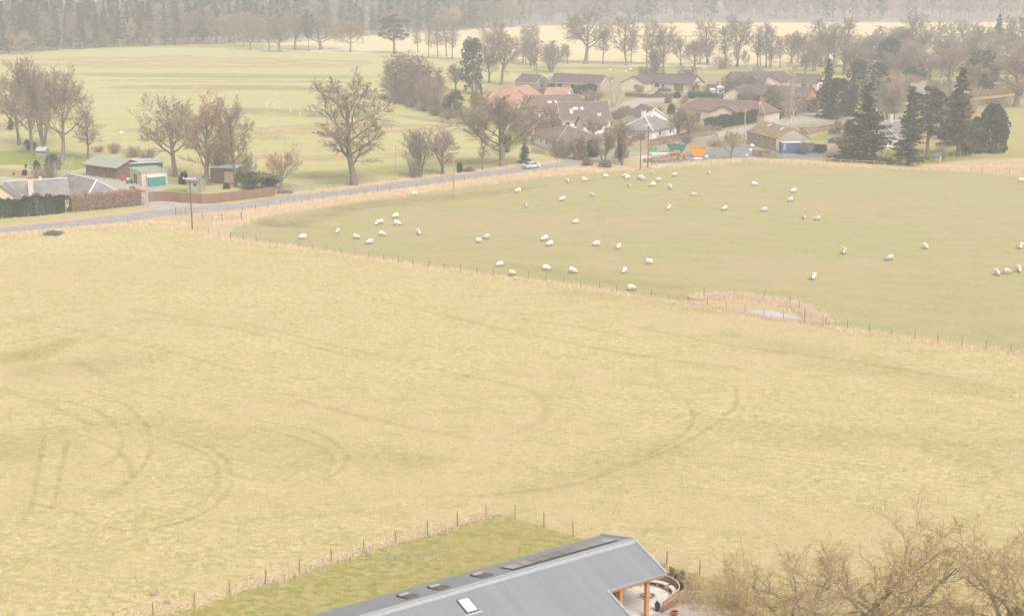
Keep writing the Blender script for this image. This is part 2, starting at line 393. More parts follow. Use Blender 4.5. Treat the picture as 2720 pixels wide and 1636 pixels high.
# ---------------------------------------------------------------- ground
def hill(x, y):
    t = min(max((y - 1075) / 520, 0), 1)
    return 48 * t * t * (3 - 2 * t)
mb = MB()
ys = [-300, 60, 400, 800, 1060] + list(range(1090, 1620, 30)) + [2500, 4800]
xs = [-4800, -1500, -700, -350, 0, 350, 700, 1500, 4800]
for y in ys:
    for x in xs: mb.v.append((x, y, hill(x, y)))
nx = len(xs)
for j in range(len(ys) - 1):
    for i in range(nx - 1):
        a = j * nx + i
        mb.f.append((a, a + 1, a + nx + 1, a + nx)); mb.m.append(0)
tag(mb.build('ground', M['base'], smooth=True), kind='structure')

def sheet(name, px, m, z, world_pts=None):
    pts = world_pts or [G(*p) for p in px]
    pv_ = [Vector((p[0], p[1], 0)) for p in pts]
    tris = []
    for t in tessellate_polygon([pv_]):
        n = (pv_[t[1]] - pv_[t[0]]).cross(pv_[t[2]] - pv_[t[0]]).z
        if abs(n) > 1e-6: tris.append(tuple(t) if n > 0 else tuple(reversed(t)))
    me = bpy.data.meshes.new(name)
    me.from_pydata([(p.x, p.y, z) for p in pv_], [], tris)
    me.update()
    me.materials.append(m)
    return tag(link(name, me), kind='structure')
def smooth_line(pts, n=6):
    pts = [Vector(p) for p in pts]
    out = []
    for i in range(len(pts) - 1):
        p0, p1, p2, p3 = pts[max(i - 1, 0)], pts[i], pts[i + 1], pts[min(i + 2, len(pts) - 1)]
        for k in range(n):
            t = k / n
            out.append(0.5 * ((2 * p1) + (p2 - p0) * t + (2 * p0 - 5 * p1 + 4 * p2 - p3) * t * t + (3 * p1 - p0 - 3 * p2 + p3) * t ** 3))
    out.append(pts[-1])
    return out
def ribbon(name, px, width, m, z, n=6, world_pts=None):
    pts = smooth_line(world_pts or [G(*p) for p in px], n)
    if not hasattr(width, '__len__'): width = [width, width]
    me = bpy.data.meshes.new(name)
    vs, fs, uvs = [], [], []
    k = len(pts)
    for i, p in enumerate(pts):
        d = (pts[min(i + 1, k - 1)] - pts[max(i - 1, 0)]); d.z = 0; d.normalize()
        t = i / (k - 1)
        q = t * (len(width) - 1); j = min(int(q), len(width) - 2)
        w = width[j] + (width[j + 1] - width[j]) * (q - j)
        s = Vector((-d.y, d.x, 0)) * (w / 2)
        vs += [(p.x - s.x, p.y - s.y, z), (p.x + s.x, p.y + s.y, z)]
        uvs += [(t, 0), (t, 1)]
    for i in range(k - 1): fs.append((2 * i, 2 * i + 2, 2 * i + 3, 2 * i + 1))
    me.from_pydata(vs, [], fs)
    ul = me.uv_layers.new(name='uv')
    for l in me.loops: ul.data[l.index].uv = uvs[l.vertex_index]
    me.materials.append(m)
    me.update()
    return tag(link(name, me), kind='structure')

# fence line between hay meadow and sheep pasture; roadside lines (photo pixels of points on the ground)
F1 = [(452, 603), (525, 617.5), (602, 632.7), (684, 645), (777, 656), (870, 669), (1008, 690), (1118, 707), (1195, 717), (1311, 733), (1440, 748), (1532, 761),
      (1613, 771.6), (1706, 788), (1797, 803), (1890, 816), (1982, 832), (2088, 851), (2202, 867), (2312, 883.5), (2438, 901.6), (2564, 919), (2701, 937.6), (2860, 959), (3100, 990)]
PTOP = [(602, 630), (640, 585), (695, 577), (950, 538), (1042, 523), (1204, 500), (1350, 480), (1532, 464), (1674, 452), (1842, 440), (1984, 428), (2085, 432), (2200, 441), (2390, 450), (2579, 458), (2720, 469), (3100, 495)]
ROAD_N = [(-300, 665), (0, 623), (202, 602), (393, 580), (450, 573), (652, 555), (754, 538), (900, 521), (1103, 494.5), (1305, 467), (1350, 462), (1492, 444), (1634, 425), (1715, 409), (1842, 373), (1910, 366), (2010, 352), (2120, 333), (2240, 321), (2400, 312), (2585, 301), (2720, 285), (2950, 268)]
ROAD_F = [(-300, 645), (0, 606), (202, 586), (393, 561), (450, 555), (652, 538.5), (754, 522), (900, 507), (1103, 478), (1305, 454), (1350, 449), (1492, 431), (1634, 413), (1715, 399), (1842, 366), (1910, 360), (2010, 346), (2120, 326), (2240, 314), (2400, 305), (2585, 293), (2720, 278), (2950, 261)]
sheet('hay_meadow', [(-700, 1800), (-700, 720), (-300, 672), (0, 628), (150, 612), (420, 588), (452, 603)] + F1[1:] + [(3300, 1500), (3100, 1900)], M['near'], 0.004)
sheet('sheep_pasture', PTOP + [(3100, 990)] + F1[2:-1][::-1], M['pasture'], 0.008)
sheet('far_meadow', ROAD_F[:12][::-1] + [(-300, 175), (0, 148), (300, 128), (640, 120), (850, 138), (1100, 150), (1300, 178), (1360, 215), (1200, 250), (1300, 330), (1480, 400)], M['farf'], 0.004)
sheet('stubble_field', [(700, 132), (860, 142), (1060, 146), (1250, 160), (1500, 172), (1800, 178), (2050, 178), (2300, 170), (2900, 160), (2950, 60), (2300, 60), (1800, 62), (1400, 70), (1060, 92), (700, 118)], M['palef'], 0.008)
sheet('village_green', [(1360, 218), (1560, 190), (2000, 186), (2200, 190), (2200, 176), (1800, 178), (1300, 170), (1250, 180)], M['farf'], 0.012)
sheet('verge', [(0, 628), (-300, 672), (-300, 665), (0, 621), (202, 600), (393, 578), (652, 553), (754, 537), (900, 520), (1103, 493), (1305, 466), (1492, 443), (1634, 424), (1720, 410), (1745, 425), (1720, 446), (1842, 434)] + PTOP[9:0:-1] + [(602, 632), (525, 617.5), (452, 603), (420, 588), (150, 612)], M['verge'], 0.012)
sheet('rough_verge', [(1842, 440), (1984, 428), (2085, 432), (2200, 441), (2390, 450), (2579, 458), (2720, 469), (3100, 495), (3100, 440), (2720, 420), (2600, 424), (2480, 436), (2380, 441), (2200, 431), (2085, 424), (1984, 421), (1842, 433)], M['verge'], 0.016)
sheet('verge_strip', [(-300, 645), (0, 606), (202, 586), (393, 561), (393, 552), (202, 578), (0, 598), (-300, 636)], M['verge'], 0.012)
sheet('verge_bank', ROAD_F[6:12] + [(1492, 424), (1350, 441), (1305, 446), (1103, 470), (900, 499), (754, 513)], M['verge'], 0.012)
sheet('road', ROAD_F + ROAD_N[::-1], M['road'], 0.020)
sheet('driveway', [(393, 565), (397, 538), (440, 531), (470, 532), (560, 541), (652, 540), (680, 541), (600, 552)], M['drive'], 0.016)
sheet('farmyard', [(195, 452), (240, 450), (330, 463), (345, 470), (450, 488), (440, 505), (390, 520), (397, 545), (370, 545), (300, 500), (230, 468)], M['drive'], 0.012)
sheet('farm_track', [(-300, 480), (0, 470), (80, 478), (90, 486), (0, 484), (-300, 494)], M['drive'], 0.014)
sheet('village_yard', [(1724, 446), (1735, 420), (1850, 398), (1990, 384), (2010, 396), (2060, 406), (2160, 402), (2200, 392), (2260, 400), (2240, 420), (2090, 421), (2000, 424), (1940, 430), (1842, 437)], M['yard'], 0.024)
sheet('side_street', [(1990, 351), (1910, 362), (1905, 352), (1960, 340), (2060, 322), (2117, 310), (2170, 296), (2200, 300), (2215, 316), (2130, 326)], M['drive'], 0.022)
sheet('village_ground', [(1330, 222), (1560, 200), (2000, 196), (2200, 205), (2260, 300), (2200, 350), (2010, 372), (1740, 412), (1700, 398), (1640, 410), (1480, 424), (1350, 345), (1300, 290)], M['rough'], 0.009)
sheet('back_lane', [(1600, 300), (1670, 268), (1700, 262), (1830, 262), (1830, 270), (1710, 274), (1650, 300)], M['drive'], 0.012)
sheet('forecourt', [(1716, 252), (1735, 246), (1850, 248), (1840, 254)], M['drive'], 0.012)
sheet('lawn', [(-300, 420), (0, 402), (100, 398), (200, 412), (240, 425), (235, 445), (195, 452), (120, 450), (60, 438), (0, 438), (-300, 450)], M['lawn'], 0.012)
sheet('lawn_plot', [(2170, 428), (2200, 424), (2330, 420), (2460, 400), (2560, 420), (2500, 434), (2390, 441), (2250, 434)], M['lawn'], 0.028)
sheet('lawn_patch', [(2143, 368), (2200, 352), (2250, 352), (2230, 370), (2150, 374)], M['lawn'], 0.012)
sheet('village_lawn', [(1350, 350), (1400, 338), (1405, 372), (1330, 420), (1300, 400)], M['lawn'], 0.012)
sheet('paddock', [(380, 512), (470, 500), (560, 520), (470, 532), (440, 529), (397, 534)], M['lawn'], 0.010)
sheet('garden_bed', [(-300, 462), (0, 448), (90, 456), (170, 462), (85, 476), (0, 468), (-300, 478)], M['earth'], 0.012)
F3 = [(300, 1668), (418.7, 1635), (526, 1609.6), (639.4, 1569), (745.7, 1540), (852.7, 1502.6), (957.7, 1471), (1062.7, 1441), (1158, 1415), (1251.4, 1386), (1325, 1365), (1407, 1388), (1489.7, 1413.7), (1572.4, 1437.8), (1660, 1466), (1746.7, 1492.9), (1847, 1524), (1950, 1556), (2060, 1590), (2200, 1634)]
sheet('garden', F3 + [(2300, 1800), (200, 1850)], M['garden'], 0.008)
sheet('earth_bank', [(1755, 1496), (1840, 1523), (1880, 1560), (1900, 1640), (1930, 1720), (1700, 1740), (1700, 1520)], M['earth'], 0.012)

# wheel marks of a tractor, worn turf, drifts of greener and drier grass
TR = [[(120, 960), (225, 985), (285, 1035), (290, 1090), (240, 1130)], [(200, 940), (290, 970), (350, 1020), (362, 1085), (320, 1150), (240, 1200)], [(380, 1050), (470, 1080), (520, 1120), (524, 1160), (490, 1205), (400, 1245), (250, 1262)], [(400, 1042), (500, 1075), (552, 1120), (556, 1165), (520, 1215), (420, 1262), (260, 1282)],
      [(600, 1010), (720, 1030), (800, 1060), (836, 1095), (822, 1130), (760, 1165)], [(590, 1028), (700, 1050), (775, 1080), (804, 1110), (780, 1145)], [(1460, 915), (1590, 935), (1655, 970), (1668, 1010), (1640, 1050), (1540, 1105), (1400, 1150)], [(1700, 900), (1765, 930), (1775, 965), (1740, 1010), (1640, 1070), (1520, 1120), (1380, 1165), (1200, 1190), (1000, 1195)],
      [(110, 1040), (90, 1140), (80, 1200), (70, 1245)], [(165, 1050), (145, 1140), (135, 1190), (120, 1235)], [(200, 1050), (275, 1080), (316, 1125), (305, 1170), (240, 1205)], [(20, 1200), (160, 1230), (230, 1262), (300, 1276), (420, 1262), (520, 1230)], [(0, 830), (180, 800), (400, 760)], [(180, 870), (240, 900), (265, 925)], [(1250, 930), (1315, 965), (1310, 1010), (1230, 1050)],
      [(560, 770), (800, 830), (1050, 890), (1250, 930)], [(700, 960), (900, 1010), (1150, 1060)], [(0, 940), (130, 980), (240, 1030)], [(1500, 780), (1750, 830), (2050, 870), (2400, 930)], [(1200, 760), (1400, 790), (1560, 820)], [(300, 740), (600, 800), (900, 870)], [(900, 720), (1200, 790), (1500, 850), (1800, 890)], [(0, 760), (300, 820), (600, 900)]]
for i, t in enumerate(TR):
    ribbon('tyre_track', [vv(*p) for p in t], 0.8 if i < 12 else 1.6, M['track'] if i < 12 else M['drift'], 0.012 + 0.0005 * (i % 6))
GREENS = [[(200, 1000), (700, 1080), (1100, 1120)], [(1300, 700), (1560, 720), (1800, 760)], [(0, 900), (200, 880), (420, 850)], [(1600, 1000), (1900, 1040), (2300, 1050)], [(1700, 800), (2000, 860), (2467, 960)], [(1200, 1200), (1500, 1120), (1700, 1050)], [(2200, 1080), (2350, 1090), (2500, 1060)], [(0, 1120), (100, 1060), (260, 1020)]]
for i, t in enumerate(GREENS):
    ribbon('green_drift', [vv(*p) for p in t], [4, 14, 6], M['drift'], 0.016 + 0.0005 * i)
ribbon('yellow_patch', [vv(-200, 890), vv(40, 860), vv(190, 810)], [5, 9, 3], M['gold'], 0.021)
ribbon('worn_turf', [vv(590, 520), vv(700, 538), vv(850, 500), vv(1000, 485), vv(1200, 462), vv(1330, 445)], [3, 9, 10, 12, 8, 3], M['worn'], 0.024)
ribbon('worn_turf', [vv(560, 530), vv(680, 545), vv(780, 548)], [2, 5, 3], M['worn'], 0.025)
ribbon('pasture_drift', [vv(1150, 625), vv(1400, 668), vv(1700, 700)], [3, 9, 5], M['drift'], 0.013)
for i, (a, b, y1, y2, y3, w, k) in enumerate([(-200, 900, 118, 122, 124, 40, 'band_g'), (-200, 1000, 168, 165, 172, 90, 'band_s'), (100, 1020, 197, 202, 206, 34, 'band_g'), (250, 1010, 214, 216, 220, 18, 'band_s'), (260, 1000, 232, 234, 238, 30, 'band_g'), (250, 600, 250, 246, 245, 7, 'band_s'),
                                              (300, 760, 345, 350, 372, 22, 'band_s'), (640, 1200, 352, 340, 342, 34, 'band_s'), (700, 1330, 470, 455, 420, 20, 'band_g'), (600, 1100, 415, 420, 410, 14, 'band_s'), (1000, 1300, 300, 320, 335, 10, 'band_g'), (560, 1000, 290, 300, 310, 30, 'band_g')]):
    ribbon('meadow_drift', [(a, y1), ((a + b) / 2, y2), (b, y3)], [w * 0.4, w, w * 0.5], M[k], 0.016 + 0.0006 * i)
for i, (a, b, y1, y2, w) in enumerate([(1000, 1900, 150, 172, 20), (1300, 2100, 180, 184, 30), (1500, 2700, 95, 100, 26)]):
    ribbon('stubble_drift', [(a, y1), ((a + b) / 2, (y1 + y2) / 2 + 1), (b, y2)], [w * 0.4, w, w * 0.5], M['band_g' if i < 2 else 'band_s'], 0.018 + 0.001 * i)
# road paint: dashes of the centre line, as far as they show
for i, (x, y) in enumerate([c5(290, 1357), c5(830, 1285), c5(1120, 1250), c5(1430, 1210), c6(490, 1078), c6(760, 1045), c6(1040, 1000), c6(1400, 955), c7(1450, 870), c7(700, 965)]):
    p = G(x, y)
    d = (G(x + 40, y - 4.4) - p); d.z = 0; d.normalize(); s = Vector((-d.y, d.x, 0)) * 0.06
    me = MB().poly([(q.x, q.y, 0.024) for q in (p - d - s, p + d - s, p + d + s, p - d + s)]).build('road_dash', M['white'])
    tag(me, kind='structure')

# ---------------------------------------------------------------- haze
hz = MB().box(-5000, 5000, -500, 5000, -1.0, 74.0)
hm = bpy.data.materials.new('valley_haze'); hm.use_nodes = True
hn = hm.node_tree.nodes; hn.clear()
pv = hn.new('ShaderNodeVolumePrincipled'); pv.inputs['Color'].default_value = (0.965, 0.968, 0.985, 1); pv.inputs['Density'].default_value = HAZE_DENSITY; pv.inputs['Anisotropy'].default_value = 0.0
ho = hn.new('ShaderNodeOutputMaterial'); hm.node_tree.links.new(pv.outputs[0], ho.inputs['Volume'])
tag(hz.build('haze', hm), kind='stuff')
# ---------------------------------------------------------------- trees: builders
R = random.Random(7)
def rvec(rng): 
    while True:
        v = Vector((rng.uniform(-1, 1), rng.uniform(-1, 1), rng.uniform(-1, 1)))
        if 0.05 < v.length < 1: return v.normalized()
def off_axis(d, ang, az):
    x = d.orthogonal().normalized(); y = d.cross(x)
    return (d * math.cos(ang) + (x * math.cos(az) + y * math.sin(az)) * math.sin(ang)).normalized()
OAK = dict(H=20, tl=0.52, tr=0.46, n=(12, 8, 8, 8), ang=(70, 52, 48, 44), ratio=(0.80, 0.60, 0.52, 0.75), start=(0.36, 0.22, 0.15, 0.1), wob=(0.07, 0.22, 0.28, 0.3), up=(0.0, 0.09, 0.06, 0.04), tw=0.034)
BEECH = dict(OAK, tl=0.64, n=(15, 8, 8, 9), ang=(50, 42, 40, 38), ratio=(0.66, 0.55, 0.52, 0.75), start=(0.24, 0.2, 0.15, 0.1), wob=(0.05, 0.15, 0.18, 0.2), up=(0, 0.10, 0.06, 0.05), tw=0.038)
ALDER = dict(OAK, tl=0.95, tr=0.30, n=(30, 6, 5, 6), ang=(56, 48, 44, 42), ratio=(0.25, 0.62, 0.55, 0.7), start=(0.30, 0.12, 0.15, 0.1), wob=(0.03, 0.14, 0.2, 0.2), up=(0.02, 0.08, 0.05, 0.05), tw=0.044)
BIRCH = dict(OAK, tl=0.96, tr=0.19, n=(38, 7, 6, 6), ang=(42, 42, 46, 42), ratio=(0.33, 0.58, 0.6, 0.8), start=(0.12, 0.12, 0.15, 0.1), wob=(0.025, 0.12, 0.2, 0.2), up=(0.03, 0.05, -0.06, -0.2), tw=0.046)
FAN = dict(OAK, tl=0.80, tr=0.20, stems=7, lean=18, n=(10, 6, 6, 6), ang=(38, 38, 40, 38), ratio=(0.42, 0.55, 0.52, 0.7), start=(0.25, 0.15, 0.15, 0.1), wob=(0.05, 0.14, 0.2, 0.2), up=(0.03, 0.08, 0.05, 0.05), tw=0.027)
SHRUB = dict(OAK, H=4, tl=0.62, tr=0.045, stems=20, lean=52, n=(6, 5, 5, 0), ang=(40, 44, 44, 40), ratio=(0.55, 0.55, 0.6, 0.5), start=(0.12, 0.15, 0.15, 0.1), wob=(0.14, 0.22, 0.28, 0.2), up=(0.05, 0.05, 0.05, 0.05), tw=0.018, thin=0.011)
ORCH = dict(OAK, H=7, tl=0.30, tr=0.14, n=(10, 8, 7, 6), ang=(56, 46, 44, 42), ratio=(1.45, 0.58, 0.52, 0.7), wob=(0.08, 0.22, 0.27, 0.3), tw=0.020, thin=0.008)
def bare_tree(seed, S, buds=0):
    rng = random.Random(seed)
    wood, twigs, bud = MB(), MB(), MB()
    Ht = S['H']; thin = S.get('thin', 0.014)
    def grow(p, d, L, r, lv, az0):
        nseg = (8, 6, 4, 3, 1)[lv]
        pts, rad, dirs = [p.copy()], [r], [d.copy()]
        for i in range(nseg):
            d = (d + rvec(rng) * S['wob'][min(lv, 3)] + Vector((0, 0, 1)) * S['up'][min(lv, 3)]).normalized()
            p = p + d * (L / nseg)
            pts.append(p.copy()); dirs.append(d.copy())
            rad.append(max(r * (1 - (i + 1) / nseg * (0.72 if lv == 0 else 0.8)), thin * 0.6))
        if lv >= 4:
            a, b = pts[0], pts[-1]
            x = (b - a).orthogonal().normalized() * S['tw']
            y = (b - a).normalized().cross(x)
            twigs.add([a + x, a - x * 0.5 + y * 0.87, a - x * 0.5 - y * 0.87, b], [(0, 1, 3), (1, 2, 3), (2, 0, 3)])
            for _ in range(buds):
                q = a.lerp(b, rng.uniform(0.3, 1)) + rvec(rng) * 0.10
                e, g = rvec(rng) * 0.05, rvec(rng) * 0.03
                bud.add([q, q + e + g, q + e - g], [(0, 1, 2)])
            return
        if lv == 0 and r > 0.2: rad[0] *= 1.35
        (wood if lv <= 1 else twigs).tube(pts, rad, (8, 5, 4, 3)[lv], cap=False)
        nc = S['n'][lv]
        if lv >= 1: nc = max(2, int(nc * (0.75 + 0.5 * rng.random())))
        az = az0
        for k in range(nc):
            t = S['start'][lv] + (1 - S['start'][lv]) * ((k + rng.random() * 0.8) / nc)
            t = min(t, 0.999)
            q = t * nseg; j = int(q)
            pos = pts[j].lerp(pts[j + 1], q - j); dr = dirs[j + 1]
            rr = rad[j] + (rad[j + 1] - rad[j]) * (q - j)
            az += 2.4 + rng.uniform(-0.5, 0.5)
            ang = math.radians(S['ang'][lv] * rng.uniform(0.65, 1.25)) * (1.15 - 0.55 * t)
            l2 = L * S['ratio'][lv] * rng.uniform(0.65, 1.15) * (1.12 - 0.45 * t)
            grow(pos, off_axis(dr, ang, az), l2, max(rr * rng.uniform(0.5, 0.72), thin), lv + 1, rng.uniform(0, 6.28))
    stems = S.get('stems', 1)
    for s in range(stems):
        if stems == 1:
            d, b = Vector((rng.uniform(-.05, .05), rng.uniform(-.05, .05), 1)).normalized(), Vector((0, 0, -0.1))
        else:
            a = s * 2.4 + rng.uniform(-.3, .3); le = math.radians(S['lean'] * rng.uniform(0.3, 1.3))
            d = Vector((math.sin(le) * math.cos(a), math.sin(le) * math.sin(a), math.cos(le)))
            b = Vector((math.cos(a), math.sin(a), 0)) * (0.02 * Ht * rng.random()); b.z = -0.05
        grow(b, d, Ht * S['tl'] * (1 if stems == 1 else rng.uniform(0.8, 1.1)), S['tr'] * (1 if stems == 1 else rng.uniform(0.6, 1.1)), 0, rng.uniform(0, 6.28))
    v = np.array(twigs.v); h = v[:, 2].max()
    w = np.percentile(np.hypot(v[:, 0], v[:, 1]), 92) * 2
    return dict(wood=wood, twigs=twigs, bud=bud, h=h, w=w)
def leaf_tris(rng, centers, size, flatten=None):
    """random leaf-sized triangles at the given points (numpy)"""
    n = len(centers)
    a = rng.normal(size=(n, 3)); b = rng.normal(size=(n, 3))
    if flatten is not None: a[:, 2] *= flatten; b[:, 2] *= flatten
    a /= np.linalg.norm(a, axis=1)[:, None]; b /= np.linalg.norm(b, axis=1)[:, None]
    s = size * rng.uniform(0.6, 1.4, (n, 1))
    c = np.asarray(centers)
    v = np.stack([c + a * s, c - a * s * 0.5 + b * s * 0.8, c - a * s * 0.5 - b * s * 0.8], 1).reshape(-1, 3)
    return v, np.arange(3 * n).reshape(-1, 3)
def conifer(seed, Ht=20.0, Wd=8.0, kind='spruce', low=0.06):
    rng = np.random.default_rng(seed); r = random.Random(seed)
    wood = MB(); cs = []
    wood.tube([(0, 0, -0.1), (0, 0, Ht * 0.3), (r.uniform(-.1, .1), 0, Ht * 0.7), (0, 0, Ht * 0.97)], [Ht * 0.019, Ht * 0.014, Ht * 0.008, 0.03], 7, cap=False)
    if kind == 'spruce':
        nw = 26
        for i in range(nw):
            t = low + (1 - low) * (i / nw) ** 0.92
            R0 = Wd / 2 * (1 - t) ** 0.75 * r.uniform(0.6, 1.2) + 0.15
            nb = 8 if t < 0.7 else 6
            for k in range(nb):
                a = r.uniform(0, 6.28); L = R0 * r.uniform(0.5, 1.15)
                p0 = Vector((0, 0, t * Ht)); dr = r.uniform(0.15, 0.4) * L
                p1 = p0 + Vector((math.cos(a) * L, math.sin(a) * L, -dr + 0.12 * L))
                pm = p0.lerp(p1, 0.55) + Vector((0, 0, -0.05 * L))
                wood.tube([p0, pm, p1], [0.07 * (1 - t) + 0.02, 0.04, 0.015], 3, cap=False)
                m = max(4, int(L * 11))
                for q in range(m):
                    s = (q + r.random()) / m
                    if s < 0.15: continue
                    c = p0.lerp(pm, s / 0.55) if s < 0.55 else pm.lerp(p1, (s - 0.55) / 0.45)
                    sp = 0.35 * L * (1 - s) * 0.5 + 0.22
                    for _ in range(2):
                        cs.append((c.x + r.gauss(0, sp * 0.55), c.y + r.gauss(0, sp * 0.55), c.z - abs(r.gauss(0, 0.28)) + 0.05))
        v, f = leaf_tris(rng, np.array(cs), 0.29, 0.6)
    elif kind == 'pine':
        for i in range(58):
            t = r.uniform(0.34, 0.98); a = r.uniform(0, 6.28)
            L = Wd / 2 * r.uniform(0.35, 1.0) * math.sqrt(max(0.15, 1 - ((t - 0.68) / 0.36) ** 2))
            p0 = Vector((0, 0, (t - 0.08) * Ht)); p1 = Vector((math.cos(a) * L, math.sin(a) * L, t * Ht))
            wood.tube([p0, p0.lerp(p1, 0.5) + Vector((0, 0, -0.2)), p1], [0.12, 0.07, 0.03], 4, cap=False)
            rad = r.uniform(0.5, 1.15) * Wd / 8
            n = 110
            g = rng.normal(size=(n, 3)); g /= np.linalg.norm(g, axis=1)[:, None]
            g *= (rng.uniform(0.45, 1, (n, 1)) ** 0.6) * rad; g[:, 2] *= 0.75
            cs.append(g + np.array(p1))
        v, f = leaf_tris(rng, np.concatenate(cs), 0.22)
    elif kind == 'ever':     # broad evergreen: many overlapping clumps from low down to an uneven top
        for i in range(80):
            t = r.uniform(0.10, 0.94); a = r.uniform(0, 6.28)
            L = Wd / 2 * r.uniform(0.35, 0.92) * math.sqrt(max(0.10, 1 - ((t - 0.42) / 0.58) ** 2))
            p1 = Vector((math.cos(a) * L, math.sin(a) * L, t * Ht))
            if i % 3 == 0: wood.tube([Vector((0, 0, max(0, t - .2) * Ht)), p1], [0.1, 0.03], 4, cap=False)
            rad = r.uniform(0.55, 1.25) * Wd / 8
            n = 95
            g = rng.normal(size=(n, 3)); g /= np.linalg.norm(g, axis=1)[:, None]
            g *= (rng.uniform(0.5, 1, (n, 1)) ** 0.6) * rad
            cs.append(g + np.array(p1))
        v, f = leaf_tris(rng, np.concatenate(cs), 0.24)
    else:   # cypress: a dense upright dome of sprays
        n = 5200
        t = rng.uniform(0, 1, n) ** 0.85; a = rng.uniform(0, 6.28, n)
        lob = 1 + 0.13 * np.sin(a * 5 + t * 9) + 0.10 * np.sin(a * 9 - t * 17)
        prof = np.where(t < 0.3, 0.82 + 0.18 * t / 0.3, np.sqrt(np.clip(1 - (np.maximum(t - 0.3, 0) / 0.72) ** 2.2, 0, 1)))
        rr = Wd / 2 * prof * lob * rng.uniform(0.72, 1.03, n)
        cc = np.stack([rr * np.cos(a), rr * np.sin(a), t * Ht], 1)
        v, f = leaf_tris(rng, cc, 0.34)
        k = np.repeat(cc, 3, 0); v = k + (v - k) * np.array([0.7, 0.7, 1.5])
    return dict(wood=wood, lv=v, lf=f, h=Ht, w=Wd)
def leaf_blob(seed, n, size, rx=1.0, ry=1.0, rz=1.0, nl=14, z0=0.05):
    """leafy bush of unit radius made of many leaf faces in overlapping clumps"""
    rng = np.random.default_rng(seed); cs = []
    for i in range(nl):
        a = rng.uniform(0, 6.28); q = rng.uniform(0, 0.62); z = rng.uniform(0.22, 0.78)
        q *= 1.15 - z * 0.5; rad = rng.uniform(0.26, 0.44)
        m = n // nl
        g = rng.normal(size=(m, 3)); g /= np.linalg.norm(g, axis=1)[:, None]; g *= rng.uniform(0.55, 1.0, (m, 1)) * rad
        c = g + np.array([q * math.cos(a), q * math.sin(a), z]); c[:, 2] = np.maximum(c[:, 2], z0)
        cs.append(c)
    c = np.concatenate(cs) * np.array([rx, ry, rz])
    return leaf_tris(rng, c, size)

PROTO = {}
def proto_bare(key, seed, S, bark, twig, buds=0, budmat=None):
    t = bare_tree(seed, S, buds)
    PROTO[key] = dict(h=t['h'], w=t['w'], parts=[('trunk', t['wood'].mesh('trunk_' + key, M[bark], True)), ('crown', t['twigs'].mesh('crown_' + key, M[twig]))])
    if buds: PROTO[key]['parts'].append(('buds', t['bud'].mesh('buds_' + key, M[budmat])))
def proto_con(key, seed, Ht, Wd, kind, leaf, bark='bark', low=0.06):
    t = conifer(seed, Ht, Wd, kind, low)
    PROTO[key] = dict(h=t['h'], w=t['w'], parts=[('trunk', t['wood'].mesh('trunk_' + key, M[bark], True)), ('crown', np_mesh('crown_' + key, t['lv'], t['lf'], M[leaf]))])
for i in range(3): proto_bare('oak%d' % i, 11 + i, OAK, 'bark', 'twig')
LONE = dict(OAK, tl=0.78, tr=0.46, n=(15, 9, 8, 9), ang=(62, 50, 46, 44), ratio=(0.46, 0.58, 0.52, 0.75), start=(0.22, 0.25, 0.15, 0.1), wob=(0.09, 0.24, 0.28, 0.3), up=(0.0, 0.07, 0.05, 0.03), tw=0.032)
proto_bare('lone', 205, LONE, 'bark', 'twig')
for i in range(2): proto_bare('beech%d' % i, 21 + i, BEECH, 'bark', 'twig')
proto_bare('tan', 31, BEECH, 'bark', 'twigo')
proto_bare('pink', 33, dict(BEECH, ang=(46, 42, 40, 36)), 'bark', 'twigpink')
for i in range(2): proto_bare('alder%d' % i, 41 + i, ALDER, 'bark', 'twigg')
for i in range(2): proto_bare('birch%d' % i, 51 + i, BIRCH, 'birchb', 'twigp')
proto_bare('birchtan', 54, dict(BIRCH, n=(26, 5, 4, 3)), 'birchb', 'twigpink')
proto_bare('fan', 61, FAN, 'bark', 'twigg'); proto_bare('willow', 63, dict(FAN, stems=11, lean=19, n=(6, 4, 3, 2)), 'twigpale', 'twigpale')
proto_bare('shrub0', 71, SHRUB, 'bark', 'twig'); proto_bare('shrub1', 72, SHRUB, 'bark', 'twigpink'); proto_bare('shrub2', 73, SHRUB, 'bark', 'twigo')
proto_bare('orch', 75, ORCH, 'bark', 'twigo')
proto_con('spruce0', 81, 20, 8.5, 'spruce', 'spruce'); proto_con('spruce1', 82, 20, 8, 'spruce', 'spruce', low=0.12); proto_con('sprucethin', 83, 22, 5.5, 'spruce', 'spruce', low=0.2)
proto_con('larch', 84, 20, 8, 'spruce', 'spruceb', low=0.15); proto_con('pine0', 85, 18, 9, 'pine', 'pine'); proto_con('pine1', 86, 18, 8, 'pine', 'pine')
proto_con('cypress0', 87, 9, 6, 'cypress', 'cypress'); proto_con('ivycol', 89, 10, 5, 'cypress', 'ivy')
proto_con('ever0', 187, 14, 9, 'ever', 'ivy'); proto_con('ever1', 188, 14, 8, 'ever', 'pine'); proto_con('ever2', 189, 14, 8, 'ever', 'cypress')
for key, s_, mm in (('laurel', 91, 'laurel'), ('ivy', 92, 'ivy'), ('golden', 93, 'golden'), ('bramble', 94, 'bramble'), ('holly', 95, 'greenhedge')):
    v, f = leaf_blob(s_, 2600, 0.075, rz=1.35)
    tr = MB()
    for k in range(5):
        a = k * 1.256; tr.tube([(0.05 * math.cos(a), 0.05 * math.sin(a), -0.02), (0.3 * math.cos(a), 0.3 * math.sin(a), 0.8)], [0.03, 0.012], 4)
    PROTO[key] = dict(h=1.35, w=1.75, parts=[('stems', tr.mesh('stems_' + key, M['bark'])), ('foliage', np_mesh('foliage_' + key, v, f, M[mm]))])

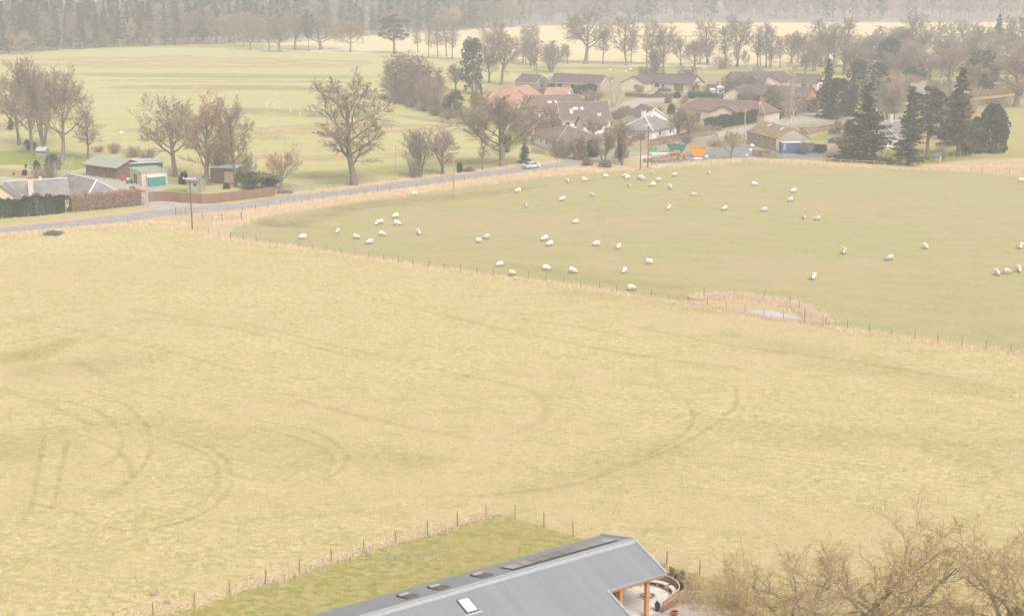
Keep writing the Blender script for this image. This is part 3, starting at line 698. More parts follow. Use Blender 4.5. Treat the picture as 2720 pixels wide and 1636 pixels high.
def tree(px, py, ytop, wpx, key, name, label, cat='tree', group=None, rot=None, lean=0.0):
    """stand a tree at the ground point seen at (px,py); ytop and wpx give its real height and spread"""
    P = PROTO[key]
    b = G(px, py)
    h = top_height(px, py, ytop); w = wpx / ppm(b)
    if P['parts'][1][1].name.startswith('crown_') and len(P['parts'][1][1].polygons) > 9000 and not key.startswith(('near', 'spruce', 'larch', 'ever', 'pine', 'cyp', 'ivy', 'shrub')): w *= 1.16; h *= 1.03
    e = empty(name, b, R.uniform(0, 6.28) if rot is None else rot, label, cat, group)
    sc = (w / P['w'], w / P['w'], h / P['h'])
    for nm, me in P['parts']:
        link(nm, me, e, scale=sc)
    if lean: e.rotation_euler = (0, lean, e.rotation_euler.z)
    return e
# ---------------------------------------------------------------- trees: where they stand
T = tree
# by the farm, left
T(*c1(-30, 1240), 190, 95, 'oak1', 'oak_tree', 'bare oak cut by the left edge, leftmost tree by the farm lawn')
T(*c1(180, 1360), 190, 100, 'oak0', 'oak_tree', 'big bare tree behind the blue slide at the far left')
T(*c1(300, 1440), 152, 85, 'beech0', 'bare_tree', 'tall straight bare tree just left of the pale green playhouse')
T(*c1(405, 1370), 156, 95, 'fan', 'bare_tree', 'bare tree with a forked trunk behind the pale green playhouse')
T(*c1(590, 1500), 172, 132, 'oak2', 'oak_tree', 'big bare tree with thick trunk right of the playhouse on the lawn')
T(*c1(825, 1490), 292, 66, 'alder0', 'bare_tree', 'thin leaning bare tree just left of the brown timber shed', lean=-0.05)
T(466, 470, 250, 150, 'oak0', 'oak_tree', 'dark bare oak behind the garage, leftmost of the clump by the timber fence')
T(549, 492, 243, 140, 'tan', 'beech_tree', 'tan bare beech in the middle of the clump behind the timber fence')
T(626, 497, 256, 90, 'lone', 'bare_tree', 'bare tree with a dark trunk, rightmost of the clump behind the timber fence')
T(590, 480, 330, 70, 'shrub0', 'bare_tree', 'low bare scrub tree between the tan beech and the laurel', 'bush')
T(650, 478, 395, 70, 'shrub1', 'bare_shrub', 'brown bare shrub behind the laurel by the road', 'bush')
T(745, 508, 385, 105, 'orch', 'fruit_tree', 'small pinkish bare fruit tree right of the laurel hedge')
T(941, 493, 184, 182, 'lone', 'oak_tree', 'large lone bare oak standing beside the road', rot=0.6)
T(1117, 472, 333, 90, 'fan', 'bare_tree', 'multi-stemmed bare tree by the road right of the lone oak')
T(1098, 474, 420, 36, 'shrub0', 'bare_shrub', 'small dark shrub at the foot of the multi-stemmed roadside tree', 'bush')
T(1176, 464, 337, 78, 'pink', 'bare_tree', 'pinkish bare tree with two trunks behind the orange utility pole')
T(1281, 452, 363, 38, 'alder1', 'bare_tree', 'small slender bare tree left of the big tree by the silver car')
T(1337, 442, 228, 190, 'beech1', 'beech_tree', 'big bare tree with thick pale trunk left of the silver car')
T(1393, 434, 365, 42, 'spruce0', 'spruce_tree', 'small dark spruce directly behind the silver car')
T(1220, 459, 431, 24, 'holly', 'holly_bush', 'small dark green holly by the road right of the orange pole', 'bush')
T(1245, 456, 445, 45, 'bramble', 'bramble', 'low brown bramble on the road bank right of the holly', 'bush')
for x, y, t, w, k, n, l in [
    (c1(920, 1440)[0], 405, 385, 40, 'shrub1', 'bare_shrub', 'brown shrub behind the timber shed, leftmost of three'), (c1(1070, 1400)[0], 408, 376, 44, 'shrub2', 'bare_shrub', 'tan shrub behind the timber shed, middle of three'),
    (c1(1240, 1430)[0], 418, 384, 58, 'shrub1', 'bare_shrub', 'reddish shrub behind the timber shed, rightmost of three'), (395, 440, 385, 50, 'shrub0', 'bare_shrub', 'dark bare shrub behind the flat-roofed garage'),
    (142, 452, 412, 40, 'ivycol', 'yew_bush', 'round dark evergreen behind the long cottage'), (98, 452, 427, 17, 'ivycol', 'yew_bush', 'small pointed dark evergreen left of the round one behind the cottage'),
    (66, 466, 450, 24, 'holly', 'evergreen_bush', 'low round dark bush in the garden bed behind the cottage'), (37, 466, 455, 9, 'spruce0', 'evergreen_bush', 'tiny dark conifer in the garden bed at far left'),
    (69, 447, 435, 8, 'holly', 'evergreen_bush', 'tiny clipped evergreen above the garden bed'), (130, 530, 430, 70, 'fan', 'bare_tree', 'bare many-stemmed tree in front of the long cottage roof'),
    (165, 532, 395, 66, 'willow', 'bare_tree', 'thin pale bare tree before the cottage roof hip'), (140, 534, 500, 34, 'ivy', 'ivy_bush', 'ivy clump at the foot of the bare trees before the cottage'),
    (75, 398, 372, 26, 'ivy', 'evergreen_bush', 'dark evergreen behind the blue slide'), (90, 400, 378, 22, 'ivy', 'evergreen_bush', 'dark evergreen between the slide and the playhouse'), (30, 345, 310, 34, 'spruce1', 'spruce_tree', 'small dull green conifer under the far left oaks'),
    (664, 500, 456, 92, 'laurel', 'laurel_bush', 'dark green laurel behind the timber fence, left half'), (716, 500, 462, 84, 'laurel', 'laurel_bush', 'dark green laurel at the right end of the timber fence'),
    (600, 502, 486, 26, 'holly', 'evergreen_bush', 'low green bush behind the middle of the timber fence'), (488, 490, 455, 40, 'holly', 'evergreen_bush', 'dull green bush under the dark oak behind the garage')]:
    T(x, y, t, w, k, n, l, 'tree' if n.endswith('tree') else 'bush')
# birch clump and shrubs on the meadow's edge
for i, (x, y, t, w, l) in enumerate([(1040, 266, 150, 52, 'purple birch at the left end of the birch clump'), (1066, 268, 138, 50, 'purple birch, second from left in the birch clump'), (1090, 272, 136, 50, 'tall purple birch in the middle of the clump with a white trunk'),
                                  (1117, 276, 146, 44, 'purple birch right of the tallest in the birch clump'), (1139, 280, 158, 46, 'white-trunked birch, fifth from left in the clump'), (1160, 284, 180, 42, 'short purple birch at the right end of the birch clump')]):
    T(x, y, t, w, 'birch%d' % (i % 2), 'birch_tree', l)
for i, (x, y, t, w, k) in enumerate([(1020, 264, 245, 40, 'shrub0'), (1056, 274, 254, 44, 'shrub1'), (1090, 286, 262, 46, 'shrub0'), (1125, 296, 268, 48, 'shrub1'), (1160, 308, 276, 50, 'shrub0'), (1190, 318, 284, 46, 'shrub1'), (1250, 330, 268, 80, 'shrub0'), (1290, 335, 280, 70, 'shrub2')]):
    T(x, y, t, w, k, 'hedgerow_shrub', ['brown shrub at the left tip of the hedgerow below the birches', 'brown shrub, second along the hedgerow below the birches', 'brown shrub, third along the hedgerow below the birches', 'brown shrub, fourth along the hedgerow below the birches', 'brown shrub left of the ivy bush in the hedgerow', 'dull shrub at the foot of the ivy bush in the hedgerow', 'large grey-brown shrub below the golden bush', 'tan shrub beside the big bare tree near the orange-roofed house'][i], 'bush', 'hedgerow shrubs along the meadow edge')
T(1205, 314, 240, 62, 'ever0', 'ivy_bush', 'tall dark ivy-green bush at the end of the birch clump', 'bush')
T(1262, 292, 244, 46, 'golden', 'golden_bush', 'yellow golden bush left of the orange-roofed house', 'bush')
T(1278, 262, 214, 14, 'spruce0', 'conifer', 'slim green conifer above the golden bush')
T(1255, 250, 100, 66, 'ever1', 'pine_tree', 'dark pine standing between the birch clump and the houses')
T(1332, 226, 80, 92, 'oak1', 'bare_tree', 'purplish bare tree right of the dark pine behind the orange roof')
T(1300, 222, 110, 50, 'beech0', 'bare_tree', 'bare tree close behind the dark pine')
T(1210, 242, 165, 50, 'pink', 'bare_tree', 'small bare tree between the birch clump and the dark pine')
# far single trees in the middle distance
for x, y, t, w, k, n, l in [
    (716, 131, 70, 55, 'oak0', 'bare_tree', 'far bare tree at the left end of the row before the wood'), (741, 139, 42, 66, 'beech0', 'bare_tree', 'far rounded bare tree, second in the row before the wood'), (783, 133, 30, 70, 'oak1', 'bare_tree', 'tall far bare tree, third in the row before the wood'),
    (820, 139, 28, 34, 'pine1', 'pine_tree', 'far dark pine standing within the row of bare trees'), (853, 133, 24, 112, 'beech1', 'beech_tree', 'broad domed far beech, largest of the row before the wood'), (930, 140, 48, 70, 'oak2', 'bare_tree', 'far bare tree at the right end of the row, left of the spreading pine'),
    (665, 133, 42, 50, 'beech0', 'bare_tree', 'far bare tree left of the row at the meadow edge'), (648, 126, 30, 46, 'oak2', 'bare_tree', 'far bare tree with low crown at the top of the meadow'),
    (1047, 143, 40, 92, 'pine1', 'pine_tree', 'large spreading pine alone on the pale far field'),
    (1110, 140, 70, 28, 'alder0', 'alder_tree', 'slender tree just right of the spreading pine'), (1138, 154, 60, 28, 'alder1', 'alder_tree', 'slender tree, second right of the spreading pine'), (1163, 152, 50, 34, 'alder0', 'alder_tree', 'slender tree, third right of the spreading pine'),
    (1186, 151, 52, 36, 'alder1', 'alder_tree', 'slender tree, fourth right of the spreading pine'), (1201, 160, 55, 34, 'alder0', 'alder_tree', 'slender tree with dark trunk left of the dark pine'), (1310, 168, 46, 70, 'oak0', 'bare_tree', 'hazy bare tree behind the purplish tree, centre'),
    (1389, 168, 70, 36, 'alder1', 'alder_tree', 'slender hazy tree above the left brown bungalow'), (1408, 172, 80, 28, 'alder0', 'alder_tree', 'thin hazy tree second from left above the brown bungalow'), (1426, 197, 66, 40, 'alder1', 'alder_tree', 'slender tree rising right behind the left brown bungalow'),
    (1462, 193, 110, 80, 'fan', 'bare_tree', 'round bushy bare tree behind the left brown bungalow'), (1556, 170, 17, 122, 'oak0', 'oak_tree', 'largest bare oak on the pale far field, centre'), (1601, 172, 64, 40, 'alder0', 'alder_tree', 'slender tree just right of the largest far oak'),
    (1664, 174, 31, 66, 'lone', 'bare_tree', 'tall bare tree with leaning trunk on the pale far field'), (1676, 166, 80, 30, 'alder1', 'alder_tree', 'thin tree beside the leaning far tree'), (1718, 174, 58, 30, 'alder0', 'alder_tree', 'left trunk of the pair behind the long brown bungalow'),
    (1729, 173, 54, 30, 'alder1', 'alder_tree', 'right trunk of the pair behind the long brown bungalow'), (1762, 196, 56, 84, 'oak2', 'bare_tree', 'bare tree standing over the roof of the long brown bungalow'), (1745, 190, 128, 60, 'fan', 'bare_tree', 'low bushy bare tree left over the long bungalow roof'),
    (1845, 182, 98, 58, 'pink', 'bare_tree', 'low hazy tree right of the long bungalow ridge'), (1879, 170, 45, 62, 'lone', 'bare_tree', 'bare tree with thick trunk on the pale far field right of centre'), (1925, 178, 72, 44, 'alder1', 'alder_tree', 'slender tree left of the tall oak near the right bungalow'),
    (1958, 178, 38, 76, 'oak1', 'oak_tree', 'tall dark-trunked oak behind the right bungalow'), (1919, 184, 136, 54, 'shrub1', 'bare_shrub', 'purplish dome-shaped shrub behind the garden shed'), (2012, 178, 68, 34, 'alder0', 'alder_tree', 'slender tree, left of the three right of the tall oak'),
    (2035, 180, 62, 40, 'alder1', 'alder_tree', 'slender tree, middle of the three right of the tall oak'), (2048, 182, 72, 40, 'alder0', 'alder_tree', 'slender tree, right of the three by the tall oak'),
    (2180, 178, 52, 60, 'alder0', 'bare_tree', 'tall hazy tree left in the right-hand belt of bare trees'), (2130, 180, 80, 70, 'oak2', 'bare_tree', 'hazy bare tree at the left end of the right-hand belt'), (2215, 182, 54, 62, 'beech0', 'bare_tree', 'hazy bare tree, third in the right-hand belt'),
    (2245, 178, 50, 56, 'alder1', 'bare_tree', 'hazy slender tree, fourth in the right-hand belt'), (2310, 182, 80, 76, 'beech1', 'bare_tree', 'purplish bare tree left of the green pine in the right-hand belt'), (2380, 176, 72, 70, 'beech0', 'bare_tree', 'rounded bare tree behind the green pine at right'),
    (2447, 178, 28, 104, 'oak0', 'oak_tree', 'broad bare oak topping the right-hand belt'), (2420, 184, 100, 60, 'pink', 'bare_tree', 'pinkish bare tree under the broad oak at right'), (2528, 160, 62, 44, 'alder0', 'bare_tree', 'slender bare tree right of the broad oak'),
    (2560, 160, 55, 54, 'alder1', 'bare_tree', 'second slender bare tree right of the broad oak'), (2604, 160, 62, 62, 'oak2', 'bare_tree', 'bare tree above the dark holm oak at right'), (2650, 152, 36, 66, 'larch', 'larch_tree', 'dull brown larch with a bent top near the right edge'),
    (2690, 158, 40, 60, 'oak1', 'bare_tree', 'hazy bare tree near the right edge above the road'), (2722, 140, 32, 40, 'pine0', 'pine_tree', 'dark pine cut by the right edge'), (2699, 284, 125, 150, 'pink', 'bare_tree', 'large pinkish bare tree by the lane at the right edge'),
    (2520, 232, 120, 96, 'pink', 'bare_tree', 'pinkish bare tree behind the grey-roofed house at right'), (2470, 215, 140, 70, 'beech0', 'bare_tree', 'dim bare tree behind the green laurel bush at right'), (2390, 245, 190, 110, 'shrub1', 'bare_shrub', 'pinkish scrub before the grey-roofed house')]:
    T(x, y, t, w, k, n, l, 'bush' if 'shrub' in n else 'tree')
# village trees
for x, y, t, w, k, n, l in [
    (1605, 434, 350, 58, 'fan', 'bare_tree', 'bare multi-stemmed tree by the road before the white bungalow'), (1652, 440, 318, 62, 'oak1', 'bare_tree', 'bare ivy-topped tree left of the twin utility poles'), (1648, 432, 330, 28, 'ivy', 'ivy_bush', 'dark ivy growing high in the bare tree by the twin poles'),
    (1632, 285, 188, 76, 'willow', 'willow_tree', 'pale cream fan-shaped bare tree between the houses'), (1800, 372, 284, 50, 'fan', 'bare_tree', 'tan bushy bare tree left in the clump by the yellow skip'), (1830, 374, 278, 60, 'tan', 'bare_tree', 'tan bushy bare tree right in the clump by the yellow skip'),
    (1941, 422, 336, 70, 'orch', 'fruit_tree', 'small orange-brown tree in the yard right of the yellow skip'), (2107, 344, 145, 60, 'birchtan', 'birch_tree', 'tallest pale birch behind the rusty barn'), (2086, 338, 232, 24, 'birchtan', 'birch_tree', 'thin leaning birch left of the tallest one behind the barn'),
    (2097, 338, 186, 36, 'birchtan', 'birch_tree', 'thin birch between the two others behind the rusty barn'), (2196, 314, 152, 82, 'spruce0', 'conifer', 'dark green conifer right of the orange brick gable'), (2225, 318, 205, 70, 'ever2', 'conifer', 'dull green conifer joined to the right of the tall dark one'),
    (2276, 292, 160, 66, 'ever1', 'conifer', 'dark conifer behind the big spruce, left of two'), (2332, 262, 165, 66, 'ever1', 'conifer', 'dark conifer behind the big spruce, right of two'), (2255, 310, 232, 62, 'holly', 'evergreen_bush', 'yellow-green evergreen bush left behind the big spruce'),
    (2299, 427, 214, 168, 'spruce0', 'spruce_tree', 'big dark spruce on the lawn with the swing'), (2413, 441, 224, 118, 'spruce1', 'spruce_tree', 'pointed dark green spruce right of the white house'), (2462, 424, 232, 130, 'pine1', 'pine_tree', 'broad pine with forked trunk by the red playhouse'),
    (2545, 414, 174, 145, 'larch', 'larch_tree', 'tall brownish conifer right of the broad pine'), (2634, 405, 280, 76, 'cypress0', 'cypress_tree', 'large rounded green cypress at the edge of the field'), (2590, 407, 314, 40, 'cypress0', 'cypress_tree', 'narrow dark cypress left of the rounded one'),
    (2638, 408, 366, 48, 'shrub1', 'bare_shrub', 'tan bare shrub in front of the rounded cypress'), (2600, 246, 132, 98, 'ever0', 'holm_oak', 'big dark green evergreen beside the orange hedge at right'), (2630, 250, 165, 60, 'ever2', 'evergreen_tree', 'lighter green evergreen joined to the big dark one at right'),
    (2363, 196, 100, 80, 'ever1', 'evergreen_tree', 'tall blue-green pine among the bare trees, right'), (2330, 180, 128, 50, 'pine1', 'pine_tree', 'smaller green pine left of the tall blue-green one'), (2424, 212, 174, 80, 'laurel', 'laurel_bush', 'wide green laurel before the bare belt at right'),
    (2350, 272, 245, 50, 'laurel', 'laurel_bush', 'dark laurel left of the lamp by the orange hedge'), (2140, 412, 372, 34, 'fan', 'bare_tree', 'small bare tree right of the black van'), (2150, 358, 316, 50, 'willow', 'bare_tree', 'faint thin bare tree behind the barn gable'),
    (2245, 412, 340, 60, 'shrub1', 'bare_shrub', 'pinkish bare shrub left under the big spruce'), (2500, 424, 378, 44, 'shrub2', 'bare_shrub', 'olive shrub right of the red playhouse'), (2570, 412, 350, 50, 'ivy', 'evergreen_bush', 'dark undergrowth below the narrow cypress'),
    (1470, 232, 200, 28, 'spruce0', 'conifer', 'dark blue conifer between the two wings of the left bungalow'), (1462, 240, 222, 32, 'laurel', 'evergreen_bush', 'dark bush in front of the left bungalow gable'), (1535, 252, 226, 40, 'ivy', 'evergreen_bush', 'dark evergreen left of the square green hedge'),
    (1862, 240, 214, 15, 'spruce0', 'conifer', 'small conifer by the garage end of the long bungalow'), (2000, 234, 208, 14, 'cypress0', 'conifer', 'little green conifer before the cream wall of the right bungalow'), (2040, 274, 243, 20, 'cypress0', 'conifer', 'dark conical bush before the brown-roofed bungalow windows'),
    (1785, 305, 276, 30, 'holly', 'evergreen_bush', 'light green bush at the left end of the long hedge'), (1480, 347, 316, 26, 'ivycol', 'yew_bush', 'dark yew right of the conservatory'), (1440, 358, 318, 16, 'ivycol', 'cypress_tree', 'dark slim cypress left of the conservatory'), (1425, 360, 328, 18, 'ivycol', 'cypress_tree', 'dark cypress beside the brick chimney'),
    (1500, 420, 368, 46, 'shrub0', 'bare_shrub', 'dark red-brown shrub before the white bungalow wall'), (1540, 424, 366, 56, 'bramble', 'evergreen_bush', 'dark shrub below the white bungalow right corner'), (1570, 418, 370, 50, 'holly', 'evergreen_bush', 'dull green shrub right of the white bungalow'), (1480, 416, 350, 40, 'shrub0', 'bare_shrub', 'bare shrub left before the white bungalow'),
    (1360, 330, 270, 70, 'shrub0', 'bare_shrub', 'tangled brown shrub below the orange-roofed house'), (1400, 318, 272, 60, 'shrub2', 'bare_shrub', 'tan shrub right below the orange-roofed house'), (1345, 405, 360, 30, 'laurel', 'evergreen_bush', 'dark green bush left of the white bungalow garden'), (1650, 420, 385, 50, 'bramble', 'bramble', 'brown thicket behind the log pile'),
    (1640, 318, 282, 60, 'shrub0', 'bare_shrub', 'brown scrub right of the steep-roofed house'), (1690, 330, 300, 40, 'shrub2', 'bare_shrub', 'tan scrub left of the white chimneyed cottage'), (1775, 275, 250, 30, 'bramble', 'bramble', 'orange-brown bush in the garden before the long bungalow'), (1745, 258, 244, 24, 'ivy', 'evergreen_bush', 'low dark bush by the street lamp before the long bungalow'),
    (1560, 440, 420, 40, 'bramble', 'bramble', 'brown bramble on the bank under the roadside trees'), (1610, 446, 428, 46, 'bramble', 'bramble', 'brown bramble at the foot of the multi-stemmed tree'), (2110, 275, 240, 70, 'bramble', 'bramble', 'brown beech bush behind the long green hedge'), (2160, 300, 262, 34, 'bramble', 'bramble', 'dull clipped bush right of the beech bush'), (1900, 390, 366, 50, 'shrub1', 'bare_shrub', 'red-brown scrub at the bend of the road')]:
    T(x, y, t, w, k, n, l, 'tree' if not any(q in n for q in ('shrub', 'bush', 'bramble')) else 'bush')
for x, y, t, w, k, n, l in [
    (1500, 300, 268, 40, 'shrub1', 'bare_shrub', 'brown shrub between the two steep-roofed houses'), (1560, 262, 238, 40, 'shrub0', 'bare_shrub', 'grey-brown shrub below the square green hedge'), (1590, 262, 236, 36, 'shrub1', 'bare_shrub', 'brown shrub left of the pale fan-shaped tree'),
    (1660, 300, 276, 44, 'shrub0', 'bare_shrub', 'brown shrub right of the pale fan-shaped tree'), (1672, 352, 318, 44, 'shrub0', 'bare_shrub', 'bare shrub before the left wall of the chimneyed cottage'), (1625, 378, 345, 50, 'shrub1', 'bare_shrub', 'pinkish scrub right of the white hip-roofed bungalow'), (1580, 352, 326, 40, 'shrub2', 'bare_shrub', 'tan scrub before the low white extension'),
    (1800, 262, 244, 26, 'holly', 'evergreen_bush', 'green bush left of the hip-roofed bungalow ridge'), (1885, 246, 222, 40, 'shrub0', 'bare_shrub', 'dark scrub beside the garden shed'), (1920, 248, 228, 34, 'bramble', 'bramble', 'brown bush right of the garden shed'), (1960, 262, 246, 26, 'bramble', 'bramble', 'brown bush before the small gabled wing'), (2060, 292, 268, 40, 'bramble', 'bramble', 'brown bush at the right end of the hip-roofed bungalow'),
    (1850, 362, 318, 46, 'shrub1', 'bare_shrub', 'reddish scrub at the left foot of the long hedge'), (1700, 372, 345, 40, 'shrub0', 'bare_shrub', 'dark scrub behind the twin poles'), (1770, 360, 330, 40, 'shrub2', 'bare_shrub', 'tan scrub right of the chimneyed cottage wall'), (1430, 300, 268, 44, 'shrub0', 'bare_shrub', 'brown scrub left of the rear brown house'),
    (2230, 346, 322, 50, 'shrub1', 'bare_shrub', 'pinkish scrub behind the lawn left of the big spruce'), (2380, 300, 268, 60, 'shrub1', 'bare_shrub', 'brown scrub behind the white slate house'), (2480, 300, 250, 80, 'shrub0', 'bare_shrub', 'brown scrub behind the broad pine'), (2450, 262, 226, 70, 'shrub1', 'bare_shrub', 'pinkish scrub right before the grey-roofed house'), (2560, 262, 215, 80, 'shrub0', 'bare_shrub', 'brown scrub right of the grey-roofed house'),
    (2370, 178, 110, 60, 'beech1', 'bare_tree', 'bare tree just left of the tall blue-green pine'), (2640, 176, 90, 70, 'pink', 'bare_tree', 'pinkish bare tree above the long orange hedge'), (2270, 200, 110, 66, 'beech0', 'bare_tree', 'bare tree behind the two dark conifers'), (2160, 190, 100, 60, 'pink', 'bare_tree', 'pinkish bare tree left behind the hidden bungalow'), (2490, 182, 110, 66, 'beech1', 'bare_tree', 'bare tree right under the broad oak'), (2580, 190, 112, 60, 'beech0', 'bare_tree', 'bare tree left of the big dark evergreen at right')]:
    T(x, y, t, w, k, n, l, 'tree' if n.endswith('tree') else 'bush')
# front row of the wood: single trees one can tell apart
g1, g2 = 'conifers along the edge of the far wood', 'bare trees along the edge of the far wood'
for i, (x, t, w) in enumerate([(10, 8, 26), (40, 14, 24), (62, 18, 26), (85, 10, 24), (105, 6, 22), (132, 12, 26), (150, 2, 24), (178, 26, 20), (218, 10, 28), (238, 2, 26), (258, 6, 28), (280, -2, 28), (300, 4, 26), (318, -2, 28), (340, 2, 28), (356, 4, 26), (385, 0, 26), (402, -6, 28), (440, -4, 28), (470, -10, 28), (505, -8, 28), (540, -6, 26), (575, -10, 26), (610, -8, 26), (960, 20, 30), (990, 16, 28), (1085, 10, 26), (1112, 4, 26), (1140, 0, 28), (1230, 8, 26), (1255, 0, 26)]):
    yb = float(np.interp(x, [0, 300, 700, 900, 1060, 1400], [145, 127, 113, 100, 90, 72])) - R.uniform(0, 5)
    T(x, yb, t, w * 1.35, 'sprucethin' if i % 3 else 'spruce1', 'wood_edge_conifer', 'dark conifer in the hazy row along the edge of the far wood', 'conifer', g1)
for i, (x, t, w) in enumerate([(-5, 40, 40), (25, 42, 40), (60, 80, 56), (115, 34, 40), (195, 24, 44), (222, 60, 40), (250, 46, 46), (290, 88, 40), (308, 40, 28), (348, 42, 26), (395, 56, 46), (428, 44, 40), (462, 50, 40), (487, 20, 60), (520, 30, 60), (560, 18, 56), (592, 38, 60), (625, 40, 46), (655, 26, 62), (690, 40, 50), (1015, 60, 36), (1050, 24, 50), (1170, 20, 44), (1200, 10, 46), (1290, 4, 56), (1330, 8, 54), (1360, 0, 50)]):
    yb = float(np.interp(x, [0, 300, 700, 900, 1060, 1400], [145, 127, 114, 101, 90, 72])) - R.uniform(0, 3)
    if x == 60: yb = 146
    T(x, yb, t, w, ['beech0', 'alder0', 'tan', 'alder1', 'oak2', 'pink', 'beech1'][i % 7], 'wood_edge_tree', 'bare tree in the hazy front row of the far wood', 'tree', g2)

# the wood behind reads as one mass
def mini_bare(seed):
    rng = random.Random(seed); mb = MB()
    mb.tube([(0, 0, -1), (0, 0, 8), (rng.uniform(-.5, .5), 0, 17)], [0.15, 0.12, 0.04], 4, cap=False)
    for k in range(18):
        z = rng.uniform(4, 15); a = rng.uniform(0, 6.28); L = rng.uniform(2.5, 5.5) * (1 - abs(z - 9) / 14)
        p0 = Vector((0, 0, z)); p1 = p0 + Vector((math.cos(a) * L * 0.75, math.sin(a) * L * 0.75, L * 0.85))
        mb.tube([p0, p1], [0.08, 0.03], 3, cap=False)
        for j in range(19):
            q = p0.lerp(p1, rng.uniform(0.3, 1)); d = (rvec(rng) + Vector((math.cos(a) * .4, math.sin(a) * .4, 0.9))).normalized() * rng.uniform(1.2, 2.6)
            s = d.orthogonal().normalized() * 0.085
            mb.add([q - s, q + s, q + d], [(0, 1, 2)])
    return mb
def mini_con(seed):
    rng = random.Random(seed); mb = MB()
    mb.tube([(0, 0, -1), (0, 0, 20)], [0.3, 0.05], 4, cap=False)
    for k in range(150):
        t = rng.random() ** 0.8; z = 3 + 18 * t; a = rng.uniform(0, 6.28); r = 3.4 * (1 - t) ** 0.8 * rng.uniform(0.5, 1.1) + 0.1
        c = Vector((math.cos(a) * r, math.sin(a) * r, z)); d = Vector((math.cos(a), math.sin(a), -0.5)) * 1.2; s = Vector((-math.sin(a), math.cos(a), 0)) * 0.95
        mb.add([c - s - d * .3, c + s - d * .3, c + d], [(0, 1, 2)])
    return mb
def forest(name, label, minis, n, material, pick, seed, cat):
    rng = np.random.default_rng(seed)
    vs, fs, off = [], [], 0
    tri = []
    for m in minis:
        f = []
        for q in m.f:
            f += [q] if len(q) == 3 else [(q[0], q[1], q[2]), (q[0], q[2], q[3])]
        tri.append((np.array(m.v, dtype=np.float32), np.array(f, dtype=np.int32)))
    for _ in range(n):
        x, y = pick(rng)
        v, f = tri[rng.integers(len(tri))]
        a = rng.uniform(0, 6.28); s = rng.uniform(0.75, 1.2)
        c, sn = math.cos(a) * s, math.sin(a) * s
        w = np.stack([v[:, 0] * c - v[:, 1] * sn + x, v[:, 0] * sn + v[:, 1] * c + y, v[:, 2] * s * rng.uniform(0.9, 1.15) + hill(x, y)], 1)
        vs.append(w); fs.append(f + off); off += len(v)
    return tag(link(name, np_mesh(name, np.concatenate(vs), np.concatenate(fs), material)), label, cat, kind='stuff')
EDGE = [G(*p) for p in ((-200, 160), (0, 141), (300, 123), (700, 110), (900, 98), (1060, 86), (1400, 69), (1800, 60), (2300, 57), (2720, 59), (3000, 62))]
ex, ey = [p.x for p in EDGE], [p.y for p in EDGE]
def pick_wood(rng):
    while True:
        y = rng.uniform(740, 1500); x = rng.uniform(-0.40, 0.40) * y
        e = np.interp(x, ex, ey) + 6
        if x < -40 and y < e + 90 and rng.random() < 0.5: continue
        if y > e and rng.random() < math.exp(-(y - e) / 190) * 1.05 + 0.12: return x, y
def pick_con(rng):
    while True:
        x, y = pick_wood(rng)
        dn = (y - np.interp(x, ex, ey))
        if x < -10 and dn < 160 or rng.random() < 0.10: return x, y
forest('far_woodland', 'hazy grey-brown bare woodland filling the top of the view', [mini_bare(s) for s in range(4)], 2300, M['farwood'], pick_wood, 3, 'woodland')
forest('far_conifers', 'hazy dark conifers massed in the far wood, upper left', [mini_con(s) for s in range(3)], 700, M['farcon'], pick_con, 4, 'woodland')
hs_ = MB(); hy = list(range(1040, 1700, 30))
for y in hy:
    for x in (-900, -300, 300, 900): hs_.v.append((x, y, hill(x, y) + .12))
for j in range(len(hy) - 1):
    for i in range(3): hs_.f.append((j * 4 + i, j * 4 + i + 1, j * 4 + i + 5, j * 4 + i + 4)); hs_.m.append(0)
tag(hs_.build('hillside', M['wood_floor'], smooth=True), kind='structure')
sheet('wood_floor', None, M['wood_floor'], 0.006, world_pts=[Vector((x, y + 1, 0)) for x, y in zip(ex, ey)] + [Vector((520, 1058, 0)), Vector((-520, 1058, 0))])

# near oaks at the lower right: gnarled limbs, orange-brown buds
NEAR = dict(OAK, H=11, tl=0.36, tr=0.34, n=(9, 9, 9, 8), ang=(72, 52, 50, 48), ratio=(1.42, 0.56, 0.46, 0.6), start=(0.45, 0.2, 0.15, 0.1), wob=(0.12, 0.30, 0.36, 0.4), up=(0, 0.03, 0.03, 0.02), tw=0.010, thin=0.011)
proto_bare('near0', 142, NEAR, 'barkg', 'neartwig', 3, 'bud'); proto_bare('near1', 144, NEAR, 'barkg', 'neartwig', 3, 'bud')
T(2085, 1830, 1395, 500, 'near1', 'oak_tree', 'near grey-barked oak with orange buds, left of the two tallest at lower right', rot=1.2)
T(2010, 1880, 1475, 360, 'near0', 'oak_tree', 'smaller near oak with orange buds beside the earth bank, left of the others', rot=4.2)
T(2320, 1800, 1352, 600, 'near0', 'oak_tree', 'near grey-barked oak with orange buds, middle one at the lower right corner', rot=0.5)
T(2630, 1790, 1345, 560, 'near1', 'oak_tree', 'near grey-barked oak with orange buds, right at the lower right corner', rot=2.6)
T(2860, 1860, 1420, 520, 'near0', 'oak_tree', 'near oak cut by the lower right corner', rot=3.6)
